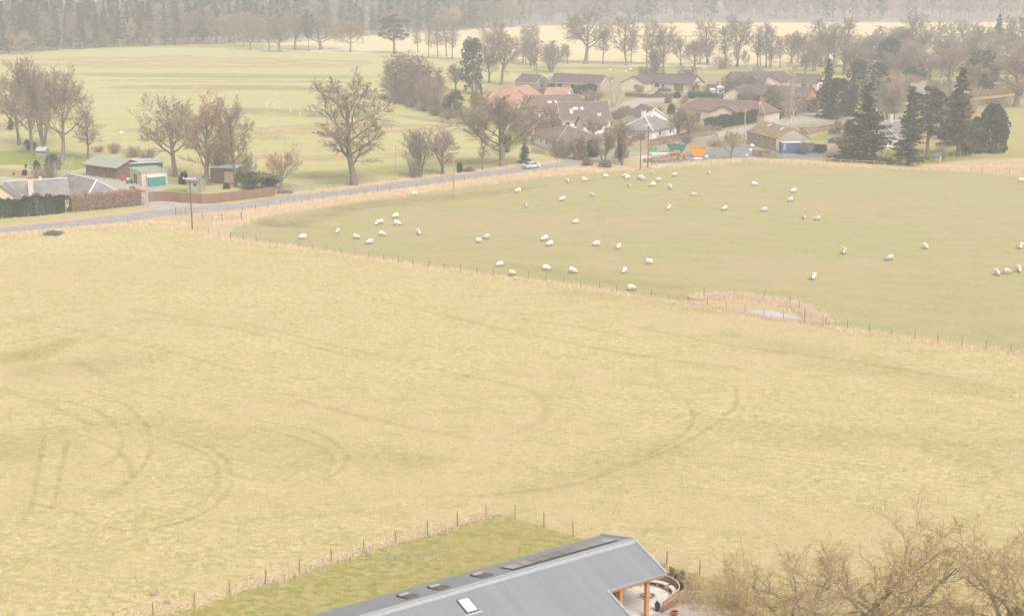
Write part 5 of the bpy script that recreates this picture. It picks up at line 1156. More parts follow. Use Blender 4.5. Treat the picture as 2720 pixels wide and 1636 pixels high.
# walls of larch boards
wl_ = MB().box(-LEN, ix - 0.5, -DEEP + .5, FARW - .5, -.1, 2.4)
wl_.add([(ix - .5, -hw, 2.4), (ix - .5, FARW - .5, 2.4), (ix - .5, FARW - .5, far_z(FARW - .5) - .15), (ix - .5, 0, zr - .15), (ix - .5, -hw, near_z(-hw) - .15)], [(0, 1, 2, 3, 4)])
wl_.build('wall', M['timber'], nh)
for k in range(34):
    y = -DEEP + .5 + 0.19 * k
    if y > -0.3: break
    top = near_z(y) - 0.17
    MB().box(ix - .497, ix - .46, y, y + .172, 0.05, top).build('cladding_board', M['larch'], nh)
for (px, py) in ((1723, 1537), (1651, 1562)):
    lx, ly = nl(px, py, ze - .2)
    MB().box(lx - .15, lx + .15, ly + .02, ly + .32, 0, ze - .18).build('porch_post', M['larch'], nh)
MB().box(-.5, -.2, FARW - .9, FARW - .6, 0, far_z(FARW - .6) - .2).build('porch_post', M['larch'], nh)
# rooflight, near slope
lx, ly = nl(1238, 1608, zr - 1.0)
ang = math.atan(sl)
def on_near(px, py):
    for z in np.linspace(zr, zr - 4, 400):
        x, y = nl(px, py, z)
        if abs(near_z(y) - z) < 0.012: return x, y, z
    return nl(px, py, zr - 1) + (zr - 1,)
x, y, z = on_near(*d6(702, 897))
rl = MB().box(-.5, .5, -.72, .72, -.05, .10).build('rooflight', M['fascia'], nh, (x, y, z + .02), (ang, 0, 0))
MB().box(-.42, .42, -.64, .64, .103, .115).build('pane', M['litglass'], rl)
MB().box(-.7, .7, -.98, -.74, .02, .045).build('apron', M['flashing'], rl)
# open rooflights and solar panels on the far slope
for px, py in (d6(255, 838), d6(490, 770), d6(790, 658)):
    z = zr - 0.45; xx, yy = nl(px, py, z)
    yy = 1.7
    fr = MB().box(-.5, .5, -.8, .8, -.05, .10).build('rooflight', M['fascia'], nh, (xx, yy, far_z(yy) + .02), (-angf, 0, 0))
    sash = MB().box(-.5, .5, -1.55, 0, .0, .07).build('sash', M['fascia'], fr, (0, .78, .12), (math.radians(13), 0, 0))
    MB().box(-.42, .42, -1.47, -.08, .073, .085).build('pane', M['solar'], sash)
xa, xb = nl(*d6(985, 600), zr - .3)[0], nl(*d6(1850, 402), zr - .3)[0]
n = 8
for k in range(n):
    x0 = xa + (xb - xa) * k / n; x1 = xa + (xb - xa) * (k + 1) / n - 0.03
    o = MB().box(0, x1 - x0, 0, 1.65, .06, .11).build('solar_panel', M['black'], nh, (x0, .75, far_z(.75)), (-angf, 0, 0))
    MB().box(.03, x1 - x0 - .03, .03, 1.62, .113, .12).build('panel_glass', M['solar'], o)

# patio: a sheet of slabs, each one laid singly
fp = G(1719, 1585)
def fpw(du, dv): return Vector((fp.x, fp.y, 0)) + uu * du + vn * dv
base_pts = [Vector((fp.x + 2.47 * math.cos(t), fp.y + 2.47 * math.sin(t), 0)) for t in [math.radians(-32 + 10 * k) for k in range(23)]]
base_pts += [fpw(-6.5, -1.0), fpw(-6.5, 4.6), fpw(1.2, 4.6)]
base_pts.append(Vector((fp.x + 2.47 * math.cos(math.radians(-32)) - 2.3 * .53, fp.y + 2.47 * math.sin(math.radians(-32)) - 2.3 * .85, 0)))
pat = sheet('patio', None, M['concrete'], .03, world_pts=base_pts)
pat_o = Vector((fp.x - 1.0, fp.y - 1.2, 0))
def inside(q):
    n = len(base_pts); r_ = False
    for k in range(n):
        a_, b_ = base_pts[k], base_pts[(k + 1) % n]
        if (a_.y > q.y) != (b_.y > q.y) and q.x < (b_.x - a_.x) * (q.y - a_.y) / (b_.y - a_.y) + a_.x: r_ = not r_
    return r_
slm = {}
cnt = 0
for i in range(18):
    for j in range(15):
        w = 0.60
        x0, y0 = -5.6 + i * w, -5.4 + j * w
        q = Matrix.Rotation(yaw, 3, 'Z') @ Vector((x0 + w / 2, y0 + w / 2, 0)) + Vector((fp.x - 1.0, fp.y - 1.2, 0))
        dd = (q.xy - fp.xy)
        if dd.length < 0.62 or dd.dot(vn.xy) > 2.75: continue
        cs_ = [q + Matrix.Rotation(yaw, 3, 'Z') @ Vector((sx_ * w / 2, sy_ * w / 2, 0)) for sx_ in (-1, 1) for sy_ in (-1, 1)]
        if not all(inside(c_) for c_ in cs_): continue
        if 'm' not in slm:
            slm['m'] = MB().box(.008, w - .008, .008, w - .008, .036, .07).mesh('paving_slab', M['slab'])
        link('paving_slab', slm['m'], pat, pat_o + Matrix.Rotation(yaw, 3, 'Z') @ Vector((x0, y0, 0.001 * ((i * 7 + j * 3) % 5))), (0, 0, yaw)); cnt += 1
sheet('setts', None, M['cobble'], .06, world_pts=[fpw(-6.5, 2.9), fpw(1.45, 2.9), fpw(2.4, 3.4), fpw(3.6, 6.5), fpw(-6.5, 6.5)])
pit = empty('fire_pit', (fp.x, fp.y, 0.04), 0, 'round stone fire pit with charred logs on the patio', 'fire pit')
ring = MB(); n = 24
for k in range(n):
    a, b = 2 * math.pi * k / n, 2 * math.pi * (k + 1) / n - 0.02
    o = MB(); p = lambda r, t, z: (r * math.cos(t), r * math.sin(t), z)
    o.add([p(.60, a, 0), p(.60, b, 0), p(.76, b, 0), p(.76, a, 0), p(.60, a, .1), p(.60, b, .1), p(.76, b, .1), p(.76, a, .1)], [(0, 1, 2, 3), (7, 6, 5, 4), (0, 4, 5, 1), (1, 5, 6, 2), (2, 6, 7, 3), (3, 7, 4, 0)])
    o.build('kerb_stone', M['concrete'], pit)
MB().lathe([(.59, 0), (.59, .03), (.2, .045)], 20).build('ash_bed', M['ash'], pit)
for a, dx, dy in ((.35, -.15, .05), (2.7, .1, -.1), (1.4, .2, .1)):
    MB().tube([(dx - .35 * math.cos(a), dy - .35 * math.sin(a), .1), (dx + .35 * math.cos(a), dy + .35 * math.sin(a), .13)], .06, 7).build('log', M['palewood'], pit)
# curved boarded screen round the fire pit, with a rail and benches
scr = empty('curved_board_screen', (fp.x, fp.y, 0), 0, 'curved upright-board screen round the patio fire pit', 'fence')
RS = 2.5
a0 = math.radians(-32)
pts = []
for k in range(80):
    a = a0 + k * (0.118 / RS) * 1.02
    pts.append((RS * math.cos(a), RS * math.sin(a)))
    bm_ = MB().box(-.052, .052, -.015, .015, 0, 1.0)
    bm_.build('board', M['darkboard'], scr, (RS * math.cos(a), RS * math.sin(a), 0), (0, 0, a + math.pi / 2))
end = Vector((RS * math.cos(a0), RS * math.sin(a0), 0)); tdir = Vector((math.sin(a0), -math.cos(a0), 0))
for k in range(1, 20):
    q = end + tdir * (k * 0.118)
    MB().box(-.052, .052, -.015, .015, 0, 1.0).build('board', M['darkboard'], scr, q, (0, 0, math.atan2(tdir.y, tdir.x)))
    pts.insert(0, (q.x, q.y))
rail = MB()
for (xa_, ya_), (xb_, yb_) in zip(pts[:-1], pts[1:]): rail.bar((xa_, ya_, 1.02), (xb_, yb_, 1.02), .09, .035)
rail.build('rail', M['palewood'], scr)
out = MB()
for k in range(0, 22):
    (xa_, ya_), (xb_, yb_) = pts[k], pts[k + 1]
    d = Vector((xa_, ya_, 0)).normalized() * .06
    out.bar((xa_ + d.x, ya_ + d.y, .75), (xb_ + d.x, yb_ + d.y, .75), .03, .22)
out.build('outer_plank', M['larch'], scr)
def curved_bench(a_, b_, label):
    be = empty('curved_bench', (fp.x, fp.y, 0.07), 0, label, 'bench', 'curved benches round the fire pit')
    top = MB(); n = 10
    for k in range(n):
        t0, t1 = a_ + (b_ - a_) * k / n, a_ + (b_ - a_) * (k + 1) / n
        p = lambda r, t, z: (r * math.cos(t), r * math.sin(t), z)
        top.add([p(1.95, t0, .40), p(1.95, t1, .40), p(2.36, t1, .40), p(2.36, t0, .40), p(1.95, t0, .46), p(1.95, t1, .46), p(2.36, t1, .46), p(2.36, t0, .46)], [(3, 2, 1, 0), (4, 7, 6, 5), (0, 1, 5, 4), (2, 3, 7, 6)] + ([(0, 4, 7, 3)] if k == 0 else []) + ([(1, 2, 6, 5)] if k == n - 1 else []))
    top.build('seat', M['bench'], be)
    for t in (a_ + .06, (a_ + b_) / 2, b_ - .06):
        MB().box(-.17, .17, -.06, .06, 0, .398).build('leg', M['larch'], be, (2.15 * math.cos(t), 2.15 * math.sin(t), 0), (0, 0, t))
aw = lambda d: math.radians(d)
curved_bench(aw(95), aw(150), 'curved bench on the left of the patio fire pit, partly under the eave')
curved_bench(aw(38), aw(86), 'long curved bench behind the patio fire pit')
curved_bench(aw(-2), aw(30), 'curved bench on the right of the patio fire pit')
curved_bench(aw(-28), aw(-8), 'short pale bench nearest the straight end of the patio screen')
pp = G(*d7(1208, 1385))
pl = empty('planter', (pp.x, pp.y, 0.04), 0, 'tall black planter with a small shrub at the patio edge', 'planter')
MB().lathe([(.15, 0), (.22, .62), (.23, .64), (.19, .64), (.18, .58)], 18).build('pot', M['black'], pl, smooth=True)
v, f = leaf_blob(5, 150, .05, .2, .2, .35, 6); link('shrub', np_mesh('planter_leaves', v, f, M['holly'] if 'holly' in M else M['laurel']), pl, (0, 0, .58))
pp = G(*d7(1490, 1455))
tp = empty('terracotta_pot', (pp.x, pp.y, 0.02), 0, 'terracotta pot cut by the bottom edge right of the patio', 'pot')
MB().lathe([(.2, 0), (.28, .34), (.31, .36), (.31, .42), (.26, .42), (.25, .36)], 18).build('pot', M['terracotta'], tp, smooth=True)
MB().lathe([(.24, .3), (.24, .36)], 16).build('soil', M['ash'], tp)
a, b = G(*d7(1250, 1360)), G(*d7(1420, 1456))
tag(MB().bar((a.x, a.y, .06), (b.x, b.y, .06), .12, .12).build('timber_edging', M['palewood']), 'pale timber edging beside the black planter', 'edging')
for i, (x, y, s) in enumerate([d7(1360, 640) + (.2,), d7(1290, 612) + (.14,), d7(1620, 1050) + (.12,), d7(1340, 1250) + (.16,), d7(1990, 985) + (.12,), d7(1200, 1290) + (.1,)]):
    p = G(x, y); me = bmesh.new(); bmesh.ops.create_icosphere(me, subdivisions=2, radius=s)
    for q in me.verts: q.co *= R.uniform(.8, 1.15); q.co.z *= .6
    ms = bpy.data.meshes.new('stone'); me.to_mesh(ms); me.free(); ms.materials.append(M['stone'])
    tag(link('garden_stone', ms, None, (p.x, p.y, s * .3)), ['pale stone at the corner of the earth bank', 'small stone left of the bank corner stone', 'white stone on the earth right of the screen', 'stone below the curved screen', 'small stone in the grass under the near oak', 'stone beside the planter foot'][i], 'stone')
for i, (x, y, k, h, l) in enumerate([d7(1440, 800) + ('golden', .8, 'golden shrub behind the curved screen'), d7(1620, 840) + ('golden', .7, 'second golden shrub right behind the curved screen'), d7(1580, 1020) + ('holly', .7, 'low green shrub right of the curved screen'), d7(1510, 900) + ('holly', .7, 'dark low shrub between the golden ones by the screen'), d7(1560, 960) + ('bramble', .6, 'dead brown plant by the curved screen')]):
    b = G(x, y); e = empty('garden_shrub', b, R.uniform(0, 6), l, 'shrub')
    for nm, me in PROTO[k]['parts']: link(nm, me, e, scale=(h * .5, h * .5, h / 1.35))
# ---------------------------------------------------------------- fences
def along(pts, step):
    pts = [Vector(p) for p in pts]; out = []; acc = 0.0
    for a, b in zip(pts[:-1], pts[1:]):
        L = (b - a).length
        while acc <= L:
            out.append(a.lerp(b, acc / L)); acc += step
        acc -= L
    return out
POSTM = {}
def post_fence(name, label, px, step=3.0, h=1.15, r=0.055, m='post', wires=3, group=None, rails=0, jit=0.06):
    pts = along([G(*p) for p in px], step)
    root = empty(name, pts[0], 0, label, 'fence', group)
    key = (h, r, m)
    if key not in POSTM: POSTM[key] = MB().lathe([(r, -.2), (r, h - .04), (r * .7, h)], 6).mesh('post', M[m])
    tops = []
    for p in pts:
        s = R.uniform(.9, 1.12); l = (R.uniform(-jit, jit), R.uniform(-jit, jit))
        link('post', POSTM[key], root, p - pts[0], (l[0], l[1], 0), (1, 1, s))
        tops.append((p - pts[0], s * h))
    for k in range(wires):
        f = (k + 1) / (wires + .15)
        MB().tube([(q.x, q.y, hh * f) for q, hh in tops], 0.006, 3, cap=False).build('wire', M['wire'], root)
    for k in range(rails):
        f = (k + 1) / (rails + .1)
        for (a, ha), (b, hb) in zip(tops[:-1], tops[1:]):
            MB().bar((a.x, a.y, ha * f), (b.x, b.y, hb * f), .04, .11).build('rail', M[m], root)
    return root
post_fence('wire_fence', 'long post and wire fence dividing the hay meadow from the sheep pasture', F1[1:-1], 3.1, 1.2, .048)
post_fence('wire_fence', 'post and wire fence round the near house garden', F3[:-1], 3.3, 1.25, .05, wires=4)
post_fence('wire_fence', 'old roadside fence left of the gate, in front of the hedges', [(-80, 632), (0, 624), (202, 605), (393, 583), (420, 582)], 3.2, 1.0, .06, 'oldpost')
post_fence('wire_fence', 'roadside fence along the straw bank from the gate to the silver car', [(645, 562), (754, 542), (900, 524), (1103, 498), (1305, 471), (1350, 466), (1492, 448)], 3.4, .95, .06, 'post')
post_fence('wire_fence', 'short fence from the metal gate to the pasture corner', [(452, 575), (500, 578), (560, 584), (588, 590)], 2.4, 1.2, .06, 'oldpost')
post_fence('wire_fence', 'white posts of the fence standing before the hedges', [(8, 592), (202, 577), (300, 566), (390, 555)], 2.3, 1.15, .05, 'palewood')
post_fence('wire_fence', 'fence along the far side of the road under the lone oak', [(735, 517), (900, 500), (1103, 470), (1305, 447), (1400, 436)], 4.0, 1.0, .05, 'oldpost')
post_fence('wire_fence', 'short fence curving round the reedy pond', [d4(410, 205), d4(565, 200), d4(787, 218), d4(960, 245), d4(1032, 300), d4(1075, 360)], 4.5, 1.2, .05)
post_fence('meadow_fence', 'thin far fence with a straw line across the left meadow', [(250, 252), (320, 248), (440, 246), (560, 246)], 9, 1.2, .07, 'oldpost', 1)
post_fence('meadow_fence', 'far fence left of the lone oak, running towards the road', [(695, 362), (728, 373), (760, 382), (790, 393), (823, 402)], 6, 1.2, .07, 'oldpost', 1)
post_fence('meadow_fence', 'far fence across the meadow below the birch clump', [(640, 330), (740, 325), (794, 324), (900, 324), (1034, 324), (1120, 325)], 11, 1.2, .07, 'oldpost', 1)
post_fence('wire_fence', 'white-posted fence beneath the cypresses', [d2(1590, 1140), d2(1730, 1115), d2(1880, 1090), d2(2080, 1075), d2(2270, 1060)], 3.0, 1.2, .06, 'palewood')
post_fence('wire_fence', 'dark-posted fence at the right edge of the pasture', [d2(1800, 1335), d2(1960, 1325), d2(2180, 1335), d2(2360, 1350), (2780, 472)], 3.0, 1.3, .055)
post_fence('rail_fence', 'pale post and rail fence before the lawn with the big spruce', [d2(20, 1205), d2(235, 1222), d2(447, 1232), d2(760, 1250)], 2.6, 1.15, .07, 'palewood', 0, rails=1)
post_fence('rail_fence', 'dark wooden rail fence and gate by the field entrance right of the laurel', [c6(1480, 800), c6(1640, 815), c6(1760, 822), c6(1960, 825)], 1.8, 1.25, .07, 'oldpost', 0, rails=3)
post_fence('rail_fence', 'low rail fence on the farmyard before the timber shed', [c5(1260, 680), c5(1370, 682), c5(1475, 685)], 2.0, .8, .05, 'timber', 0, rails=1)
def board_fence(name, label, px, h, m, step=2.4, bw=.16, boards=True):
    """timber fence: each bay a panel of upright boards between posts"""
    pts = along([G(*p) for p in px], step)
    root = empty(name, pts[0], 0, label, 'fence')
    for a, b in zip(pts[:-1], pts[1:]):
        d = (b - a); L = d.length; yw = math.atan2(d.y, d.x)
        pn = MB(); n = int(L / bw)
        if boards:
            for k in range(n):
                o = .012 if k % 2 else 0
                pn.box(.06 + k * (L - .12) / n + .006, .06 + (k + 1) * (L - .12) / n - .006, -.012 - o, .012 - o, .05, h - .06 + R.uniform(-.02, .02))
        else:
            n = int(h / .15)
            for k in range(n): pn.box(.06, L - .06, -.012 - (.012 if k % 2 else 0), .012, .05 + k * (h - .1) / n, .05 + (k + 1) * (h - .1) / n - .012)
        pn.build('panel', M[m], root, a - pts[0], (0, 0, yw))
        MB().box(-.05, .05, -.06, .04, 0, h).build('post', M[m], root, a - pts[0], (0, 0, yw))
    return root
board_fence('timber_fence', 'tall red-brown boarded fence along the road by the farm entrance', [c6(-270, 965), c6(-60, 960), c6(200, 985), c6(520, 998), c6(900, 955), c6(1410, 890)], 2.0, 'fencewood')
board_fence('timber_fence', 'long brown slatted fence climbing past the white cottage to the road bend', [d1(130, 1040), d1(420, 980), d1(600, 940), d1(800, 905), d1(1010, 880)], 1.9, 'darkboard', boards=False)
board_fence('timber_fence', 'weathered grey picket fence before the rusty barn', [d1(1470, 1160), d1(1640, 1190), d1(1960, 1222)], 1.5, 'oldpost', 2.0, .22)
board_fence('timber_fence', 'brown slatted fence along the lawn behind the black van', [d1(2090, 870), d1(2250, 865), d1(2468, 830), d1(2560, 815)], 1.8, 'darkboard', boards=False)
board_fence('timber_fence', 'grey boarded fence in front of the white hip-roofed bungalow', [c8(300, 1120), c8(420, 1135), c8(560, 1150)], 1.5, 'oldpost')
board_fence('timber_fence', 'brown fence below the orange hedge at the right edge', [(2560, 284), (2640, 276), (2720, 264), (2800, 258)], 1.8, 'darkboard', boards=False)
def field_gate(label, pa, pb, m='oldpost'):
    a, b = G(*pa), G(*pb); d = b - a; L = d.length
    e = empty('field_gate', a, math.atan2(d.y, d.x), label, 'gate')
    for k in range(5): MB().bar((.1, 0, .25 + k * .22), (L - .1, 0, .25 + k * .22), .04, .06).build('bar', M[m], e)
    for x in (.1, L / 2, L - .1): MB().bar((x, -.03, .2), (x, -.03, 1.2), .06, .04).build('stile', M[m], e)
    for x in (0, L): MB().box(x - .09, x + .09, -.09, .09, -.1, 1.45).build('gate_post', M['post'], e)
field_gate('grey field gate into the sheep pasture near the utility pole', c6(690, 1225), c6(945, 1212))
field_gate('metal gate by the road left of the utility pole', c6(85, 1140), c6(215, 1145))
# plastic tree guards along the garden fence
gm = MB().lathe([(.05, 0), (.05, .55)], 6).mesh('guard_tube', M['tarp'])
for k in range(44):
    if k < 30:
        t = .35 + .65 * k / 30; i = t * 10; j = int(min(i, 9)); q = i - j
        px = (F3[j][0] + (F3[j + 1][0] - F3[j][0]) * q, F3[j][1] + (F3[j + 1][1] - F3[j][1]) * q + 7)
    else:
        px = d6(*[(20, 545), (60, 548), (95, 545), (150, 540), (190, 535), (230, 532), (275, 528), (330, 522), (370, 515), (408, 505), (440, 485), (462, 460), (475, 440), (478, 425)][k - 30])
    p = G(*px); p += Vector((R.uniform(-.3, .3), R.uniform(-.3, .3), 0))
    o = link('tree_guard', gm, None, p, (R.uniform(-.25, .25), R.uniform(-.25, .25), 0), (1, 1, R.uniform(.6, 1.2)))
    tag(o, 'thin grey plastic guard of a hedging plant inside the garden fence', 'tree guard', 'plant guards along the garden fence')

# ---------------------------------------------------------------- poles and wires
def pole(label, px, py, ytop, m='pole', r=.14, arm=None, lean=0.0, cap=False, name='utility_pole'):
    b = G(px, py); h = top_height(px, py, ytop)
    e = empty(name, b, 0, label, 'pole' if name != 'street_lamp' else 'street lamp')
    MB().tube([(0, 0, -.3), (lean * h * .5, 0, h * .5), (lean * h, 0, h)], [r, r * .88, r * .75], 8).build('shaft', M[m], e)
    if arm:
        MB().box(lean * h - arm / 2, lean * h + arm / 2, -.16, -.04, h - .28, h - .16).build('crossarm', M['insul'], e)
        for k in (-.92, 0, .92):
            MB().lathe([(.05, h - .16), (.09, h - .06), (.05, h + .08)], 7, c=(lean * h + k * arm / 2, -.1)).build('insulator', M['insul'], e)
    if cap: MB().lathe([(.18, h - .45), (.2, h - .35), (.2, h - .05), (.12, h)], 10, c=(lean * h, -.22)).build('transformer', M['insul'], e)
    return e, b, h
pole('tall dark utility pole with white crossarm at the corner of the sheep pasture', *c6(302, 1332), c6(0, 648)[1], arm=2.3, lean=-.012)
pole('orange-brown utility pole with pale crossarm in the pasture', *c7(1508, 1110), c7(0, 500)[1], 'palepole', .13, arm=1.6)
pole('left of the twin dark poles beside the log pile', *c8(1732, 1332), c8(0, 845)[1])
pole('right, taller of the twin dark poles with white crossarm beside the log pile', *c8(1830, 1312), c8(0, 748)[1], arm=1.5)
pole('pale wooden pole left of the rusty barn', *d1(1365, 1050), d1(0, 520)[1], 'oldpost', .16)
pole('thin pole with white lamp before the long green hedge', *d1(1557, 760), d1(0, 462)[1], 'oldpost', .10, cap=True)
pole('pale pole with white top behind the timber fence', *c6(425, 850), c6(0, 370)[1], 'palepole', .12)
pole('thin grey pole at the road right of the lone oak', *c7(750, 890), c7(0, 425)[1], 'oldpost', .10)
pole('pale leaning pole at the copper hedge end by the driveway', *c5(1945, 1060), c5(0, 600)[1], 'oldpost', .12)
pole('far pole alone on the upper left meadow', *c1(2180, 598), c1(0, 430)[1], 'oldpost', .16)
pole('thin far pole above the left trees', *c1(556, 640), c1(0, 540)[1], 'oldpost', .14)
pole('pole beside the orange hedge at the right', *d2(840, 420), d2(0, 205)[1], 'oldpost', .14)
pole('thin pole behind the twin dark poles', *d1(1138, 560), d1(0, 370)[1], 'oldpost', .10, cap=True)
pole('street lamp before the long brown bungalow', *c3(1265, 925), c3(0, 815)[1], 'oldpost', .08, name='street_lamp')
pole('street lamp by the hedge right of the long brown bungalow', *c3(1645, 945), c3(0, 850)[1], 'oldpost', .08, name='street_lamp')
def wire(label, a, b, sag=.6):
    a, b = Vector(a), Vector(b)
    pts = [a.lerp(b, t) - Vector((0, 0, sag * 4 * t * (1 - t))) for t in [k / 12 for k in range(13)]]
    tag(MB().tube(pts, .016, 3, cap=False).build('overhead_wire', M['black']), label, 'cable')
p = G(*c6(302, 1332)); q = G(*c6(425, 850))
wire('overhead wire sagging left from the tall pole across the hedges', (p.x - 1, p.y, top_height(*c6(302, 1332), c6(0, 648)[1]) - .1), G(-120, 590, 4.5), 1.6)
wire('overhead wire from the tall pole to the pole behind the timber fence', (p.x, p.y, 9.4), (q.x, q.y, 9.6), .8)
b1, b2 = G(*d1(1365, 1050)), G(*d1(1557, 760))
wire('wire sagging from the hedge pole to the barn pole', G(*d1(1165, 385), 8.0), (b1.x, b1.y, top_height(*d1(1365, 1050), d1(0, 520)[1]) - .3), 1.0)
wire('wire from the lamp pole down to the birches behind the barn', (b2.x, b2.y, 7.2), G(*d1(1870, 700), 4.5), 1.4)

# ---------------------------------------------------------------- hedges
def hedge(label, px, h, w, m, n_per_m=130, size=.13, core='bark', seed=1, name='hedge', base=0.0):
    pts = along([G(*p) for p in px], .5)
    root = empty(name, pts[0], 0, label, 'hedge')
    rng = np.random.default_rng(seed); cs = []
    stems = MB()
    for i, (a, b) in enumerate(zip(pts[:-1], pts[1:])):
        d = (b - a).normalized(); s = Vector((-d.y, d.x, 0)); k = int(n_per_m * .5)
        t = rng.uniform(0, 1, k); face = rng.random(k)
        hh = h * (1 + .09 * math.sin(i * .37 + seed) + .07 * math.sin(i * 1.3) + R.uniform(-.06, .06)); ww = w * (1 + .14 * math.sin(i * .6) + R.uniform(-.1, .1))
        lat = np.where(face < .45, rng.uniform(-.5, .5, k), np.where(rng.random(k) < .5, -.5, .5) * rng.uniform(.82, 1.06, k)) * ww
        z = np.where(face < .45, hh * rng.uniform(.86, 1.08, k), base + (hh - base) * rng.uniform(0.0, 1, k))
        o = a - pts[0]
        cs.append(np.stack([o.x + d.x * t * .5 + s.x * lat, o.y + d.y * t * .5 + s.y * lat, z], 1))
        if i % 2 == 0: stems.tube([(o.x, o.y, -.05), (o.x + R.uniform(-.1, .1), o.y + R.uniform(-.1, .1), h * .85)], [.05, .02], 4)
    v, f = leaf_tris(rng, np.concatenate(cs), size)
    stems.build('stems', M[core], root)
    link('foliage', np_mesh('hedge_foliage', v, f, M[m]), root)
    o = pts[-1] - pts[0]
    ic = MB()
    for a, b in zip(pts[:-1:4], pts[4::4]): ic.bar(a - pts[0] + Vector((0, 0, base + (h - base) * .47)), b - pts[0] + Vector((0, 0, base + (h - base) * .47)), w * .72, (h - base) * .82)
    ic.build('inner_branches', M[core], root)
    return root
hedge('tall dark green hedge along the road at the far left', [(-90, 583), (0, 578), (95, 572), (185, 562)], 3.2, 2.6, 'greenhedge', 330, .17, 'ivy', 11)
hedge('copper-brown beech hedge along the road right of the green one', [(188, 562), (290, 553), (386, 542)], 2.9, 2.4, 'copper', 330, .15, 'bark', 12)
hedge('long clipped green hedge in front of the hip-roofed bungalow', [d1(880, 830), d1(1100, 780), d1(1400, 735), d1(1640, 690), d1(1850, 660)], 2.9, 2.4, 'greenhedge', 240, .2, 'ivy', 13)
hedge('brown end of the long hedge beside the birches', [d1(1860, 655), d1(2180, 560)], 3.2, 2.6, 'bramble', 200, .2, 'bark', 14)
hedge('green garden hedge behind the hip-roofed bungalow', [d1(640, 405), d1(900, 425), d1(1250, 455), d1(1500, 470)], 2.2, 2.2, 'laurel', 160, .2, 'ivy', 15)
hedge('square green hedge below the second brown bungalow', [c8(930, 360), c8(1140, 330)], 2.8, 2.6, 'greenhedge', 200, .2, 'ivy', 16)
hedge('low dark hedge before the long brown bungalow', [c3(1060, 905), c3(1300, 918), c3(1600, 905)], 1.2, 1.2, 'bramble', 140, .2, 'bark', 17)
hedge('orange clipped hedge right of the big spruce', [d2(580, 500), d2(760, 480), d2(930, 458)], 1.7, 1.4, 'copper', 160, .2, 'bark', 18)
hedge('long orange clipped hedge by the lane at the right edge', [d2(1700, 385), d2(2000, 360), d2(2350, 325), (2740, 244)], 2.0, 1.5, 'copper', 160, .2, 'bark', 19)
hedge('low red-brown hedge at the foot of the long green one', [d1(640, 880), d1(860, 850)], 1.6, 1.6, 'copper', 160, .2, 'bark', 20)

# ---------------------------------------------------------------- vehicles
def car(label, px, py, heading, paint, L=4.3, Wd=1.78, Hh=1.48, van=False, name='car'):
    b = G(px, py)
    e = empty(name, b + Vector((0, 0, .026)), heading, label, 'van' if van else 'car')
    prof = [(-.5, .35), (-.5, .62), (-.46, .66), (-.36, .70), (-.24, .98), (.18, 1.0), (.32, .90), (.46, .66), (.5, .58), (.5, .3), (.46, .2), (-.47, .2)] if not van else \
           [(-.5, .3), (-.49, .45), (-.36, .55), (-.26, .92), (-.2, .98), (.44, 1.0), (.49, .95), (.5, .3), (.47, .17), (-.47, .17)]
    body = MB()
    n = len(prof); ws = []
    for (x, z) in prof:
        zz = z * Hh
        ws.append((x * L, zz, Wd / 2 * (1 if z < .68 else 1 - .17 * (z - .68) / .32)))
    for s in (-1, 1):
        for x, z, w in ws: body.v.append((x, s * w, z))
    for i in range(n):
        j = (i + 1) % n; body.f.append((i, j, n + j, n + i)); body.m.append(0)
    body.f.append(tuple(reversed(range(n)))); body.m.append(0); body.f.append(tuple(range(n, 2 * n))); body.m.append(0)
    body.build('body', M[paint], e)
    zl, zh = .70 * Hh, .93 * Hh
    for s in (-1, 1):
        wl0, wh0 = Wd / 2 * (1 - .17 * .02 / .32) + .006, Wd / 2 * (1 - .17 * .25 / .32) + .006
        for x0, x1, x2, x3 in (((-.30, -.04, -.05, -.225), (-.02, .27, .20, -.03)) if not van else ((-.30, -.12, -.12, -.24),)):
            MB().poly([(x0 * L, s * wl0, zl), (x1 * L, s * wl0, zl), (x2 * L, s * wh0, zh), (x3 * L, s * wh0, zh)][::s]).build('side_window', M['glass'], e)
        for xx in (-.31, .31):
            wh = MB().tube([(xx * L, s * (Wd / 2 - .2), .32), (xx * L, s * (Wd / 2 + .015), .32)], .32, 14).build('wheel', M['tyre'], e)
            MB().tube([(xx * L, s * (Wd / 2 + .016), .32), (xx * L, s * (Wd / 2 + .03), .32)], .19, 10).build('rim', M['rim'], wh)
        MB().box(-.505 * L, -.47 * L, s * Wd * .36 - .16, s * Wd * .36 + .16, .56 * Hh, .63 * Hh).build('headlight', M['insul'], e)
        MB().box(.48 * L, .503 * L, s * Wd * .38 - .12, s * Wd * .38 + .12, .52 * Hh, .62 * Hh).build('tail_light', M['redp'], e)
    i0, i1 = ((3, 4) if not van else (2, 3))
    (xa, za, wa), (xb, zb, wb) = ws[i0], ws[i1]
    MB().poly([(xa - .004 * L, -wa * .88, za + .02), (xa - .004 * L, wa * .88, za + .02), (xb - .004 * L, wb * .88, zb - .01), (xb - .004 * L, -wb * .88, zb - .01)][::-1]).build('windscreen', M['glass'], e)
    if not van:
        (xa, za, wa), (xb, zb, wb) = ws[6], ws[7]
        MB().poly([(xa + .01, -wa * .85, za + .015), (xa + .01, wa * .85, za + .015), (xb - .2, wb * .88, zb + .1), (xb - .2, -wb * .88, zb + .1)]).build('rear_window', M['glass'], e)
    return e
pr = G(1400, 447); pd = G(1470, 438) - pr
car('silver hatchback driving along the road', 1411, 447.5, math.atan2(pd.y, pd.x), 'carsilver', 4.2)
car('black car parked in front of the long brown bungalow', *c3(1428, 864), math.radians(-8) + math.pi, 'carblue', 4.7, Hh=1.45)
car('black van with bright windscreen parked right of the blue container', *d1(2310, 1110), math.radians(-52), 'carblack', 5.2, 2.0, 2.05, True, 'van')
